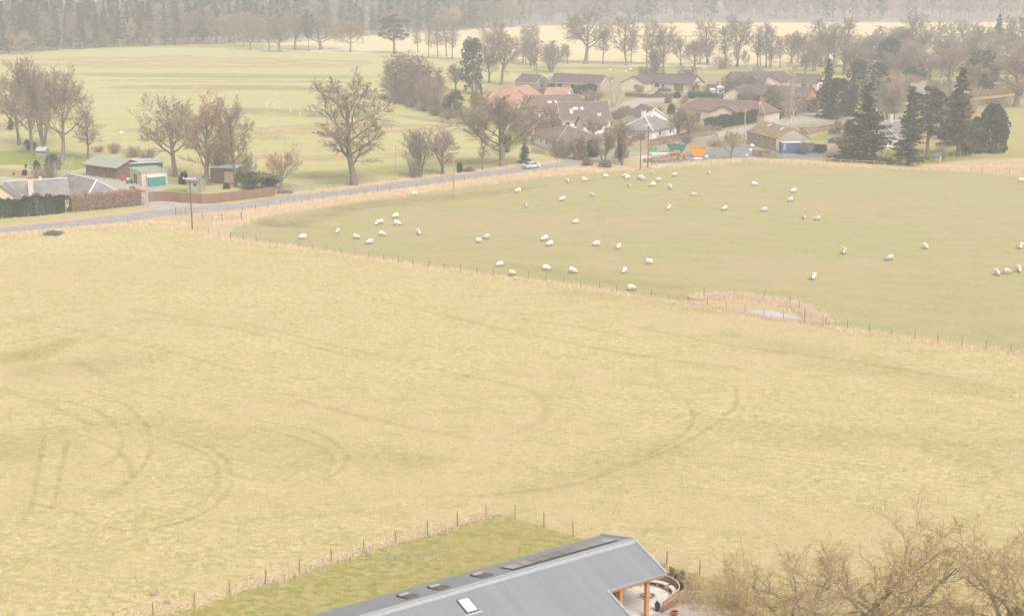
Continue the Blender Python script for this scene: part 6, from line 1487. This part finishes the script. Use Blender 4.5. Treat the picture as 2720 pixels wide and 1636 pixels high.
car('dark estate car behind the little bare tree right of the van', *d2(110, 955), math.radians(170), 'carblue', 4.6)
car('dark car beside the white chimneyed cottage', *d1(335, 730), math.radians(130), 'carblack', 4.2)
car('grey-blue car in the gap behind the black van', *d2(80, 838), math.radians(160), 'carblue', 3.2, 1.5, 1.2)
# ---------------------------------------------------------------- yard things
cw = wall = wall_frame(d1(1862, 1128), d1(2262, 1122), 2.5)
ct = empty('shipping_container', (cw[0][0], cw[0][1], .03), cw[1], 'blue corrugated shipping container with white lettering by the barn', 'container')
cl = 6.1 if cw[2] < 5.5 else cw[2]; ch_ = 2.6
cb = MB(); cb.box(-cl / 2, cl / 2, -1.2, 1.2, .1, ch_ - .06)
cb.build('body', M['blue'], ct)
for k in range(26):
    x = -cl / 2 + .3 + k * (cl - .6) / 25
    MB().box(x - .05, x + .05, -1.245, -1.203, .2, ch_ - .2).build('rib', M['blue'], ct)
for x in (-cl / 2, cl / 2): MB().box(x - .08, x + .08, -1.26, 1.26, 0, ch_).build('corner_frame', M['blue'], ct)
MB().box(-cl / 2 + .08, cl / 2 - .08, -1.25, 1.25, ch_ - .055, ch_ + .03).build('top', M['lead'], ct)
for x0, n, w in ((-cl * .42, 4, .28), (cl * .40, 5, .10)):
    for k in range(n):
        MB().box(x0 - w, x0 + w, -1.262, -1.248, ch_ - .55 - k * .36, ch_ - .40 - k * .36).build('lettering', M['insul'], ct)
def skip(label, pxy, yawd, m, L=3.8, Wd=1.8, H_=1.6, name='skip', lid=False):
    b = G(*pxy); e = empty(name, (b.x, b.y, .03), math.radians(yawd), label, 'skip')
    x0, x1 = L * .28, L / 2; y0, y1 = Wd * .4, Wd / 2; t = .06; s = MB()
    o = [(-x0, -y0, .12), (x0, -y0, .12), (x0, y0, .12), (-x0, y0, .12), (-x1, -y1, H_), (x1, -y1, H_), (x1, y1, H_), (-x1, y1, H_)]
    i_ = [(-x0 + t, -y0 + t, .2), (x0 - t, -y0 + t, .2), (x0 - t, y0 - t, .2), (-x0 + t, y0 - t, .2), (-x1 + t * 2, -y1 + t, H_), (x1 - t * 2, -y1 + t, H_), (x1 - t * 2, y1 - t, H_), (-x1 + t * 2, y1 - t, H_)]
    s.add(o + i_, [(3, 2, 1, 0), (0, 1, 5, 4), (1, 2, 6, 5), (2, 3, 7, 6), (3, 0, 4, 7), (8, 9, 10, 11), (12, 13, 9, 8), (13, 14, 10, 9), (14, 15, 11, 10), (15, 12, 8, 11), (4, 5, 13, 12), (5, 6, 14, 13), (6, 7, 15, 14), (7, 4, 12, 15)])
    s.build('tub', M[m], e)
    for q in (-1, 1):
        MB().bar((-x1, q * (y1 + .04), H_ - .02), (x1, q * (y1 + .04), H_ - .02), .08, .12).build('rim', M[m], e)
        for xx in (-.22, .22): MB().bar((xx * L, q * (y0 + .08), .3), (xx * L * 1.4, q * (y1 + .05), H_ - .1), .1, .08).build('stiffener', M[m], e)
        MB().box(-L * .2, -L * .2 + .3, q * y0 - .1, q * y0 + .1, 0, .13).build('runner', M['black'], e)
    rng = np.random.default_rng(5)
    c = np.stack([rng.uniform(-x1 * .8, x1 * .8, 70), rng.uniform(-y1 * .8, y1 * .8, 70), rng.uniform(H_ - .25, H_ + .22, 70)], 1)
    v, f = leaf_tris(rng, c, .3); tag(link('load', np_mesh('skip_load', v, f, M['redbrick' if m == 'orange' else 'debris']), e), kind='stuff')
skip('bright yellow-orange skip full of rubble in the village yard', d1(760, 1165), -6, 'orange', 4.4, 2.0, 2.1)
skip('teal open skip beside the yellow one', d1(480, 1120), -22, 'teal', 4.6, 2.0, 2.2)
bb = G(*d1(170, 1090)); e = empty('green_chest', (bb.x, bb.y, .02), -.1, 'small green storage chest left of the teal skip', 'chest')
MB().box(-.95, .95, -.5, .5, 0, .7).build('body', M['green'], e); MB().box(-1.0, 1.0, -.55, .55, .705, .82).build('lid', M['green'], e)
bb = G(*d1(2125, 1135)); e = empty('green_tractor', (bb.x, bb.y, .03), 1.2, 'small green ride-on mower before the blue container', 'mower')
MB().box(-.35, .35, -.75, .1, .45, .95).build('bonnet', M['green'], e); MB().box(-.42, .42, .1, .9, .4, .75).build('deck', M['green'], e); MB().box(-.3, .3, .35, .8, .76, 1.2).build('seat', M['black'], e)
for x in (-.5, .5):
    for y, r in ((-.5, .28), (.6, .42)): MB().tube([(x - .12, y, r), (x + .12, y, r)], r, 12).build('wheel', M['tyre'], e)
for x, y, l, s, m in [d1(1470, 1045) + ('white round tank leaning on the barn wall', .6, 'insul'), d1(1450, 1100) + ('white sack on the picket fence end', .5, 'insul'), d1(870, 1185) + ('white sack right of the yellow skip', .5, 'insul'), d1(1400, 1170) + ('pale bag at the left end of the picket fence', .4, 'insul')]:
    b = G(x, y); bm = bmesh.new(); bmesh.ops.create_icosphere(bm, subdivisions=2, radius=s)
    for q in bm.verts: q.co.z = q.co.z * .8 + s * .62; q.co *= R.uniform(.93, 1.06)
    me = bpy.data.meshes.new('sack'); bm.to_mesh(me); bm.free(); me.materials.append(M[m])
    tag(link('white_sack', me, None, (b.x, b.y, .03)), l, 'sack')
def pallet_stack(label, pxy, L, Wd, H_, m, name='timber_stack', yaw=0.0):
    b = G(*pxy); e = empty(name, (b.x, b.y, .03), yaw, label, 'stack')
    n = max(2, int(H_ / .2))
    for k in range(n):
        for j in range(4): MB().box(-L / 2 + R.uniform(-.1, .1), L / 2 + R.uniform(-.1, .1), -Wd / 2 + j * Wd / 4 + .02, -Wd / 2 + (j + 1) * Wd / 4 - .02, k * .2, k * .2 + .16).build('plank', M[m], e)
pallet_stack('grey pallets and slabs stacked in the yard behind the fruit tree', d1(1030, 1020), 3.4, 1.6, 1.5, 'concrete')
pallet_stack('pale slabs stacked right of the fruit tree in the yard', d1(1230, 1005), 2.6, 1.4, 1.0, 'concrete')
pallet_stack('pale boards lying below the yellow skip', d1(760, 1200), 2.0, .9, .4, 'bench')
pallet_stack('small crate of stone on the yard edge', d1(1035, 1178), 1.4, .9, .6, 'concrete')
pallet_stack('long pale green sheet stack left of the teal skip', d1(260, 1140), 5.0, 1.6, .5, 'lead', yaw=.25)
pallet_stack('rubble and boards by the twin poles', d1(60, 1200), 3.0, 1.6, .7, 'bench', yaw=-.2)
pallet_stack('dark timber pile at the barn corner', d1(1620, 1110), 3.4, 1.2, .5, 'timber', yaw=-.3)
def rod_heap(label, px_pts, n, m, L, r, hmax, seed, name='log_pile'):
    a, b = G(*px_pts[0]), G(*px_pts[1]); rng = random.Random(seed); mb = MB(); c = (a + b) / 2
    for _ in range(n):
        t = rng.random(); p = a.lerp(b, t) - c; z = rng.random() ** 1.6 * hmax * (1 - abs(t - .5) * .9) + r; y = rng.uniform(-1, 1) * (1 - z / (hmax + .5)) * 1.8
        an = rng.gauss(1.2, .5); d = Vector((math.cos(an), math.sin(an), rng.uniform(-.15, .15))) * L / 2; q = Vector((p.x, p.y + y, z))
        mb.tube([q - d, q + d], r * rng.uniform(.6, 1.2), 6)
    return tag(mb.build(name, M[m], None, (c.x, c.y, .03)), label, 'log pile', kind='stuff')
rod_heap('heap of freshly cut pale orange logs beside the twin poles', (d1(320, 1215), d1(600, 1205)), 330, 'log', 1.0, .16, 2.0, 1)
rod_heap('low scatter of grey logs and rubble left of the cut logs', (d1(60, 1235), d1(340, 1230)), 160, 'debris', .9, .14, 1.0, 2)
rod_heap('dark brushwood heap on the verge of the hay meadow', (c5(600, 1395), c5(800, 1400)), 90, 'bark', 1.2, .05, .6, 3, 'brushwood')
rod_heap('dark stacked logs behind the dark rail fence by the field entrance', (c6(1425, 858), c6(1600, 860)), 60, 'bark', 1.2, .10, .6, 4)
# farm bits
b = G(*c5(230, 318)); e = empty('slide', (b.x, b.y, 0), .35, 'blue plastic garden slide under the far left trees', 'slide')
ch = MB(); pr_ = [(0, .1), (.4, .15), (1.2, .8), (2.2, 1.7)]
for (x0, z0), (x1, z1) in zip(pr_[:-1], pr_[1:]):
    ch.bar((x0, 0, z0), (x1, 0, z1), .5, .05); ch.bar((x0, -.27, z0 + .1), (x1, -.27, z1 + .1), .05, .22); ch.bar((x0, .27, z0 + .1), (x1, .27, z1 + .1), .05, .22)
ch.build('chute', M['bluep'], e)
for y in (-.25, .25): MB().bar((2.5, y, 0), (2.2, y, 1.75), .06).build('ladder_leg', M['timber'], e)
for k in range(4): MB().bar((2.46 - k * .07, -.25, .3 + k * .4), (2.46 - k * .07, .25, .3 + k * .4), .04).build('rung', M['timber'], e)
b = G(*c5(1620, 690)); e = empty('red_barrow', (b.x, b.y, .02), .4, 'small red ride-on machine by the garage', 'mower')
MB().box(-.5, .4, -.35, .35, .35, .8).build('body', M['redp'], e); MB().box(-.2, .3, -.25, .25, .805, 1.0).build('hood', M['redp'], e)
for x in (-.35, .35):
    for y in (-.4, .4): MB().tube([(x, y - .07, .22), (x, y + .07, .22)], .22, 10).build('wheel', M['tyre'], e)
b = G(*c5(1195, 550)); e = empty('green_buggy', (b.x, b.y, .02), .2, 'lime green garden machine left of the timber shed', 'mower')
MB().box(-.7, .5, -.4, .4, .3, .75).build('body', M['golden'] if False else M['green'], e); MB().box(-.3, .2, -.3, .3, .755, 1.0).build('seat', M['black'], e)
for x in (-.45, .4):
    for y in (-.45, .45): MB().tube([(x, y - .08, .24), (x, y + .08, .24)], .24, 10).build('wheel', M['tyre'], e)
for x, y, l in [c5(1140, 540) + ('blue drum left of the timber shed',), c5(1275, 580) + ('blue barrel before the timber shed wall',)]:
    b = G(x, y); e = empty('blue_drum', (b.x, b.y, .02), 0, l, 'drum')
    MB().lathe([(.3, 0), (.31, .1), (.3, .45), (.31, .5), (.3, .85)], 12).build('barrel', M['tarp'], e); MB().lathe([(.2, .851), (.2, .88)], 10).build('lid', M['bluep'], e)
b = G(*c5(1700, 728)); e = empty('machine', (b.x, b.y, .02), .3, 'dark garden machine parked before the garage opening', 'mower')
MB().box(-.7, .6, -.4, .4, .35, .8).build('body', M['darkgreen'], e); MB().box(-.6, -.1, -.3, .3, .805, 1.1).build('hood', M['insul'], e)
for x in (-.45, .4):
    for y in (-.45, .45): MB().tube([(x, y - .08, .26), (x, y + .08, .26)], .26, 10).build('wheel', M['tyre'], e)
# swing, table on the spruce lawn
b = G(*d2(745, 1200)); e = empty('swing_frame', (b.x, b.y, .03), .1, 'green and blue swing frame on the lawn by the big spruce', 'swing')
for x in (-1.0, 1.0):
    for y in (-.5, .5): MB().bar((x * 1.1, y, 0), (x * .8, 0, 2.0), .07).build('leg', M['green'], e)
MB().bar((-.85, 0, 2.02), (.85, 0, 2.02), .08).build('crossbar', M['bluep'], e); MB().box(-.3, .3, -.15, .15, .5, .54).build('seat', M['bluep'], e)
for x in (-.28, .28): MB().bar((x, 0, .54), (x, 0, 2.0), .02).build('rope', M['wire'], e)
for x, y, l in [d2(700, 1130) + ('small wooden picnic table on the lawn left of the swing',), d2(395, 1150) + ('wooden shelter bench beside the big spruce trunk',)]:
    b = G(x, y); e = empty('garden_table', (b.x, b.y, .03), .2, l, 'table')
    MB().box(-.9, .9, -.4, .4, .68, .74).build('top', M['redbrick'], e)
    for q in (-.75, .75):
        for y in (-.3, .3): MB().box(q - .04, q + .04, y - .04, y + .04, 0, .679).build('leg', M['timber'], e)
# trough lids and cylinders in the near meadow
for x, y, l, m, s in [d5(158, 860) + ('flat round grey stone lid in the meadow at the lower left', 'stone', .34), d5(262, 932) + ('smaller tan round lid beside the grey one in the meadow', 'terracotta', .26)]:
    b = G(x, y); e = empty('inspection_cover', (b.x, b.y, 0), 0, l, 'cover')
    MB().lathe([(s * .85, 0), (s * .85, .13)], 18).build('riser', M['stone'], e); MB().lathe([(s, .131), (s, .19), (s * .8, .215)], 20).build('lid', M['concrete'] if False else M[m if m == 'stone' else 'stone'], e)
b = G(*c5(1592, 92)); e = empty('white_trough', (b.x, b.y, 0), 0, 'small white round drum alone on the far left meadow', 'drum')
MB().lathe([(.5, 0), (.55, .8), (.4, .95)], 12).build('drum', M['insul'], e, smooth=True); MB().lathe([(.2, .951), (.2, 1.0)], 10).build('lid', M['lead'], e)
# solar-farm style white stakes far on the meadow
for i, (x, y) in enumerate([(95, 1000), (165, 1010), (187, 1015), (218, 1020), (325, 1055), (413, 1090)]):
    p = G(*c2(x, y)); tag(MB().lathe([(.08, 0), (.08, 1.3), (.03, 1.4)], 6).build('white_stake', M['insul'], None, p), 'thin white stake in the row on the meadow left of the lone oak', 'stake', 'white stakes on the meadow')
# pond with reeds
pond = [d4(690, 298), d4(760, 303), d4(840, 304), d4(890, 316), d4(960, 332), d4(1030, 348), d4(1000, 355), d4(930, 349), d4(860, 344), d4(790, 328), d4(730, 314)]
sheet('pond', pond, M['water'], 0.034)
sheet('pond_margin', [d4(*p) for p in ((330, 240), (480, 205), (620, 200), (800, 220), (980, 250), (1080, 300), (1150, 360), (1210, 395), (1100, 385), (930, 365), (760, 335), (560, 305), (400, 270))], M['verge'], 0.03)
# ---------------------------------------------------------------- sheep
def sheep_mesh(name, pose):
    """continuous body grown over a skeleton; x forward, feet on z = 0"""
    if pose == 'graze':
        sp = [((-.52, 0, .62), .17), ((-.38, 0, .66), .27), ((-.05, 0, .67), .30), ((.26, 0, .66), .26), ((.44, 0, .58), .17), ((.58, 0, .38), .115), ((.68, 0, .21), .095), ((.76, 0, .09), .06)]
    elif pose == 'stand':
        sp = [((-.52, 0, .62), .17), ((-.38, 0, .66), .27), ((-.05, 0, .68), .30), ((.26, 0, .68), .26), ((.44, 0, .76), .17), ((.56, 0, .90), .12), ((.66, 0, .94), .10), ((.80, 0, .87), .06)]
    else:
        sp = [((-.52, 0, .26), .18), ((-.38, 0, .30), .27), ((-.05, 0, .31), .30), ((.26, 0, .32), .26), ((.44, 0, .42), .17), ((.54, 0, .55), .12), ((.64, 0, .60), .10), ((.78, 0, .53), .06)]
    vs = [p for p, _ in sp]; rs = [r for _, r in sp]; es = [(i, i + 1) for i in range(len(sp) - 1)]
    if pose != 'lie':
        for (j, x, k) in ((1, -.40, -1), (3, .28, 1)):
            for s in (-1, 1):
                n = len(vs)
                vs += [(x, s * .15, .42), (x + (.05 if k > 0 else -.05), s * .15, .22), (x, s * .15, .035)]; rs += [.10, .048, .04]
                es += [(j, n), (n, n + 1), (n + 1, n + 2)]
    else:
        for s in (-1, 1):
            n = len(vs); vs += [(.38, s * .16, .10), (.56, s * .15, .05)]; rs += [.08, .045]; es += [(3, n), (n, n + 1)]
    hi = 6
    for s in (-1, 1):     # ears
        n = len(vs); h = Vector(vs[hi]); vs += [tuple(h + Vector((-.03, s * .13, .03)))]; rs += [.03]; es += [(hi, n)]
    me = bpy.data.meshes.new(name + '_cage'); me.from_pydata(vs, es, [])
    o = bpy.data.objects.new(name + '_cage', me); COL.objects.link(o)
    o.modifiers.new('skin', 'SKIN'); sub = o.modifiers.new('sub', 'SUBSURF'); sub.levels = 2; sub.render_levels = 2
    for i, r in enumerate(rs):
        sv = me.skin_vertices[0].data[i]; sv.radius = (r, r); sv.use_root = (i == 2)
    bpy.context.view_layer.update()
    m2 = bpy.data.meshes.new_from_object(o.evaluated_get(bpy.context.evaluated_depsgraph_get()))
    bpy.data.objects.remove(o); m2.name = name
    m2.materials.clear(); m2.materials.append(M['wool']); m2.materials.append(M['face'])
    hx = {'graze': lambda c: c.x > .60 and c.z < .36, 'stand': lambda c: c.x > .60 and c.z > .72, 'lie': lambda c: c.x > .58 and c.z > .40}[pose]
    rng = random.Random(3)
    for v in m2.vertices:
        if not hx(v.co) and v.co.z > .3 : v.co += rvec(rng) * .016
    for p in m2.polygons:
        c = p.center; p.material_index = 1 if hx(c) or (pose != 'lie' and c.z < .30) else 0; p.use_smooth = True
    zmin = min(v.co.z for v in m2.vertices)
    for v in m2.vertices: v.co.z -= zmin
    return m2
SH = {k: sheep_mesh('sheep_' + k, k) for k in ('graze', 'stand', 'lie')}
# (x, y of the body in the first-view grid, heading in degrees in the picture plane: 180 faces left, 0 right, 270 towards us; pose)
SHEEP = [
 (1000, 469, 190, 'graze', 'sheep grazing closest to the straw roadside bank, left of the orange pole'), (953, 523, 215, 'graze', 'topmost sheep of the cluster left of the orange pole'), (908, 541, 260, 'graze', 'sheep overlapping another at the left of the cluster, nearer one'), (917, 537, 190, 'graze', 'sheep half hidden behind its neighbour in the left cluster'),
 (957, 541, 350, 'graze', 'sheep facing right below the topmost one of the left cluster'), (813, 561, 250, 'graze', 'small sheep between the leftmost sheep and the left cluster'), (730, 574, 185, 'graze', 'leftmost sheep in the pasture, near the dividing fence'), (858, 573, 330, 'graze', 'sheep facing right below the small one in the left part'),
 (891, 586, 200, 'graze', 'sheep closest to the dividing fence in the left cluster'), (921, 566, 345, 'graze', 'sheep grazing just below the overlapping pair of the left cluster'), (1009, 563, 280, 'graze', 'sheep seen end-on right of the left cluster'), (1172, 573, 190, 'graze', 'upper sheep of the pair near mid pasture, facing left'), (1153, 583, 185, 'stand', 'lower sheep of the pair near mid pasture, facing left'),
 (1204, 640, 195, 'graze', 'sheep facing left just above the dividing fence, left of centre'), (1233, 661, 10, 'graze', 'sheep seen through the dividing fence wires left of centre'), (1248, 462, 190, 'graze', 'sheep alone near the worn brown turf right of the orange pole'), (1268, 498, 275, 'graze', 'bright end-on sheep below the one on the worn turf'),
 (1355, 482, 220, 'graze', 'sheep facing away to the left at upper mid pasture'), (1368, 437, 280, 'graze', 'leftmost of the sheep strung along the top of the pasture'), (1408, 435, 355, 'graze', 'second sheep from the left along the top of the pasture'), (1427, 472, 320, 'graze', 'sheep below the second one of the top row'), (1459, 426, 350, 'graze', 'sheep facing right below the roadside brambles'),
 (1507, 426, 170, 'graze', 'rear sheep of the touching pair below the cut logs, left'), (1512, 430, 215, 'graze', 'front sheep of the touching pair below the cut logs, left'), (1543, 430, 200, 'graze', 'rear sheep of the touching pair below the twin poles'), (1549, 433, 340, 'graze', 'front sheep of the touching pair below the twin poles'), (1516, 449, 290, 'graze', 'small sheep below the two touching pairs'),
 (1572, 419, 270, 'stand', 'sheep closest to the log pile'), (1587, 435, 190, 'graze', 'sheep facing left right of the touching pairs'), (1573, 447, 200, 'graze', 'sheep below the one facing left by the touching pairs'), (1626, 423, 195, 'graze', 'sheep facing left below the yellow skip'), (1615, 453, 285, 'graze', 'bright end-on sheep below the yellow skip'),
 (1671, 471, 345, 'graze', 'sheep facing right alone below the yard'), (1707, 418, 290, 'graze', 'highest sheep below the orange-brown fruit tree'), (1818, 446, 340, 'graze', 'sheep alone below the blue container'), (1611, 503, 240, 'graze', 'sheep alone in the pasture centre, above the middle'), (1745, 505, 215, 'graze', 'sheep facing left-away right of the pasture centre'),
 (1387, 537, 195, 'graze', 'sheep facing left alone in the middle of the pasture'), (1312, 578, 215, 'graze', 'upper sheep of the close pair left of mid pasture'), (1324, 591, 205, 'graze', 'lower sheep of the close pair left of mid pasture'), (1437, 591, 190, 'graze', 'sheep facing left, left of the end-on one in the lower middle'), (1490, 597, 245, 'graze', 'bright end-on sheep in the lower middle'),
 (1316, 649, 350, 'graze', 'tan sheep facing right above the dividing fence'), (1380, 656, 335, 'graze', 'sheep facing right, second along the fence from the tan one'), (1504, 656, 255, 'graze', 'bright end-on sheep above the leaning fence posts'), (1564, 634, 185, 'stand', 'sheep standing broadside facing left in the lower middle'), (1520, 698, 10, 'graze', 'sheep against the dividing fence left of the pond'),
 (1841, 508, 190, 'graze', 'sheep facing left in the right half, upper middle'), (1904, 484, 200, 'graze', 'lower sheep of the vertical pair below the big spruce'), (1912, 462, 195, 'graze', 'upper sheep of the vertical pair below the big spruce'), (1937, 525, 260, 'graze', 'left one of two sheep side by side right of centre'), (1969, 529, 190, 'graze', 'right one of two sheep side by side right of centre'),
 (2033, 609, 250, 'graze', 'end-on sheep alone above the pond to the right'), (1960, 671, 245, 'graze', 'lowest lone sheep to the right of the pond'), (2143, 625, 200, 'graze', 'sheep facing left between the two lone right-hand ones'), (2230, 597, 280, 'graze', 'bright end-on sheep far to the right in the pasture'), (2402, 661, 275, 'graze', 'left one of three sheep at the right edge'), (2426, 658, 340, 'graze', 'middle one of three sheep at the right edge, facing right'),
 (2455, 653, 270, 'graze', 'right one of three sheep at the right edge'), (2459, 597, 250, 'graze', 'sheep cut by the right edge above the three'), (2460, 436, 340, 'graze', 'pale sheep at the top right corner of the pasture'),
 (1035, 413, 355, 'stand', 'left one of two big pale sheep behind the roadside trees'), (1058, 413, 190, 'graze', 'right one of two big pale sheep behind the roadside trees')]
for x, y, hd, pose, lab in SHEEP:
    px, py = vv(x, y)
    p = G(px, py + 3.2)
    a = math.radians(hd)
    o = link('sheep', SH[pose], None, p + Vector((0, 0, .01)), (0, 0, a + R.uniform(-.15, .15)))
    s = R.uniform(.98, 1.14); o.scale = (s, s * R.uniform(.95, 1.1), s)
    tag(o, lab, 'sheep', 'sheep grazing in the pasture')
for i, (x, y) in enumerate([(920, 672), (1065, 687), (1108, 663), (1245, 660), (1275, 660), (1265, 690), (1535, 623), (1600, 632), (1630, 662), (1662, 668), (1655, 676), (1800, 652)]):
    o = link('sheep', SH['graze' if i % 3 else 'stand'], None, G(*c3(x, y)), (0, 0, math.radians([0, 180, 10, 200, 350, 170][i % 6])), (1.15, 1.15, 1.15))
    tag(o, 'tiny hazy sheep on the green strip behind the bungalows', 'sheep', 'far sheep behind the bungalows')

# ---------------------------------------------------------------- grass as real blades
def tufts(name, label, pick, n, m, h, w, blades, seed, lean=.55):
    rng = np.random.default_rng(seed)
    c = pick(rng, n); n = len(c)
    c = np.repeat(c, blades, 0); k = len(c)
    c = c + np.concatenate([rng.normal(0, w * 2.2, (k, 2)), np.zeros((k, 1))], 1)
    a = rng.uniform(0, 6.28, k); hh = h * rng.uniform(.5, 1.35, k); ww = w * rng.uniform(.6, 1.3, k); le = lean * rng.uniform(.2, 1.3, k)
    d = np.stack([np.cos(a), np.sin(a), np.zeros(k)], 1); s = np.stack([-np.sin(a), np.cos(a), np.zeros(k)], 1)
    up = np.array([0, 0, 1.0])
    v = np.stack([c - s * ww[:, None], c + s * ww[:, None], c + d * (hh * le)[:, None] + up * (hh * np.sqrt(np.clip(1 - le ** 2 * .6, .1, 1)))[:, None]], 1).reshape(-1, 3)
    return tag(link(name, np_mesh(name, v, np.arange(3 * k).reshape(-1, 3), m)), label, 'grass', kind='stuff')
f1 = [G(*p) for p in F1]; f1x, f1y = [p.x for p in f1], [p.y for p in f1]
f3 = [G(*p) for p in F3]; f3x, f3y = [p.x for p in f3], [p.y for p in f3]
def pick_near(rng, n):
    y = 106 + 190 * rng.random(n) ** 1.5; x = rng.uniform(-.36, .36, n) * y
    ok = (y < np.interp(x, f1x, f1y) - 1)
    g = np.interp(x, f3x, f3y, left=0, right=0); ok &= ~((y < g) & (y > 0) & (x > f3x[0]) & (x < f3x[-1]))
    return np.stack([x[ok], y[ok], np.zeros(ok.sum())], 1)
def pick_garden(rng, n):
    y = rng.uniform(104, 135, n); x = rng.uniform(-32, 20, n)
    d = np.stack([x - Rr.x, y - Rr.y], 1); lu = d @ np.array([uu.x, uu.y]); lvv = d @ np.array([vn.x, vn.y])
    ok = (y < np.interp(x, f3x, f3y)) & ~((lu < 1) & (lvv > -5)) & ~((x - fp.x) ** 2 + (y - fp.y) ** 2 < 16)
    return np.stack([x[ok], y[ok], np.zeros(ok.sum())], 1)
def pick_line(px, width, off=0.0):
    pts = [G(*p) for p in px]
    seg = np.array([[a.x, a.y, b.x, b.y] for a, b in zip(pts[:-1], pts[1:])]); L = np.hypot(seg[:, 2] - seg[:, 0], seg[:, 3] - seg[:, 1])
    def pick(rng, n):
        i = rng.choice(len(seg), n, p=L / L.sum()); t = rng.random(n)[:, None]
        q = seg[i, :2] * (1 - t) + seg[i, 2:] * t
        d = (seg[i, 2:] - seg[i, :2]) / L[i][:, None]; o = rng.normal(0, width / 2, n) + off
        q = q + np.stack([-d[:, 1], d[:, 0]], 1) * o[:, None]
        return np.concatenate([q, np.zeros((n, 1))], 1)
    return pick
tufts('meadow_grass', 'dry straw-coloured grass covering the big near meadow', pick_near, 70000, M['blade'], .17, .035, 2, 1, .9)
tufts('meadow_green_grass', 'green grass blades mixed through the near meadow', pick_near, 30000, M['gblade'], .13, .03, 2, 2, .9)
tufts('garden_grass', 'green grass growing inside the near garden fence', pick_garden, 9000, M['gblade'], .14, .03, 3, 3, .8)
tufts('fence_line_grass', 'pale dead grass standing along the dividing fence', pick_line(F1[1:-1], 1.6, -.4), 15000, M['straw'], .24, .035, 3, 4, 1.0)
tufts('garden_edge_grass', 'pale dead grass along the garden fence', pick_line(F3[:11], 1.3, .9), 6000, M['straw'], .12, .035, 3, 5, 1.0)
tufts('bank_grass', 'dead pinkish grass on the roadside bank', pick_line([(600, 600), (652, 573), (754, 552), (900, 532), (1103, 508), (1305, 480), (1492, 456), (1674, 447)], 3.6), 24000, M['straw'], .28, .05, 3, 6, 1.0)
tufts('verge_grass', 'dead grass on the verge at the far left', pick_line([(-60, 635), (0, 627), (202, 608), (420, 592), (500, 606)], 2.2), 9000, M['straw'], .26, .05, 3, 7, 1.0)
tufts('rough_grass', 'tall dead grass below the village yard and the spruces', pick_line([(1720, 446), (1842, 437), (1984, 425), (2085, 429), (2200, 438), (2390, 446), (2579, 448), (2720, 445)], 3.0), 20000, M['straw'], .32, .06, 3, 8, 1.0)
tufts('reeds', 'dead reeds and rushes round the small pond', pick_line([d4(340, 235), d4(480, 212), d4(620, 208), d4(780, 228), d4(900, 250), d4(1000, 275), d4(1080, 320), d4(1140, 360), d4(1200, 392)], 2.0), 5000, M['reed'], .42, .03, 4, 9, .95)
tufts('pond_grass', 'dead rushes in front of the pond', pick_line([d4(300, 255), d4(500, 290), d4(680, 322), d4(850, 362), d4(1000, 374), d4(1150, 388)], 0.7), 2200, M['reed'], .28, .03, 4, 10, .5)
tufts('bank_plants', 'dead stalks and weeds on the earth beside the curved screen', pick_line([d7(1480, 740), d7(1680, 860), d7(1740, 1000), d7(1700, 1180), d7(1850, 1380)], .9), 260, M['bramble'], .22, .025, 4, 12, .7)
tufts('road_bank_grass', 'dead grass on the far side of the road', pick_line([(735, 519), (900, 503), (1103, 474), (1305, 450), (1480, 430)], 1.8), 8000, M['straw'], .25, .05, 3, 11, 1.0)
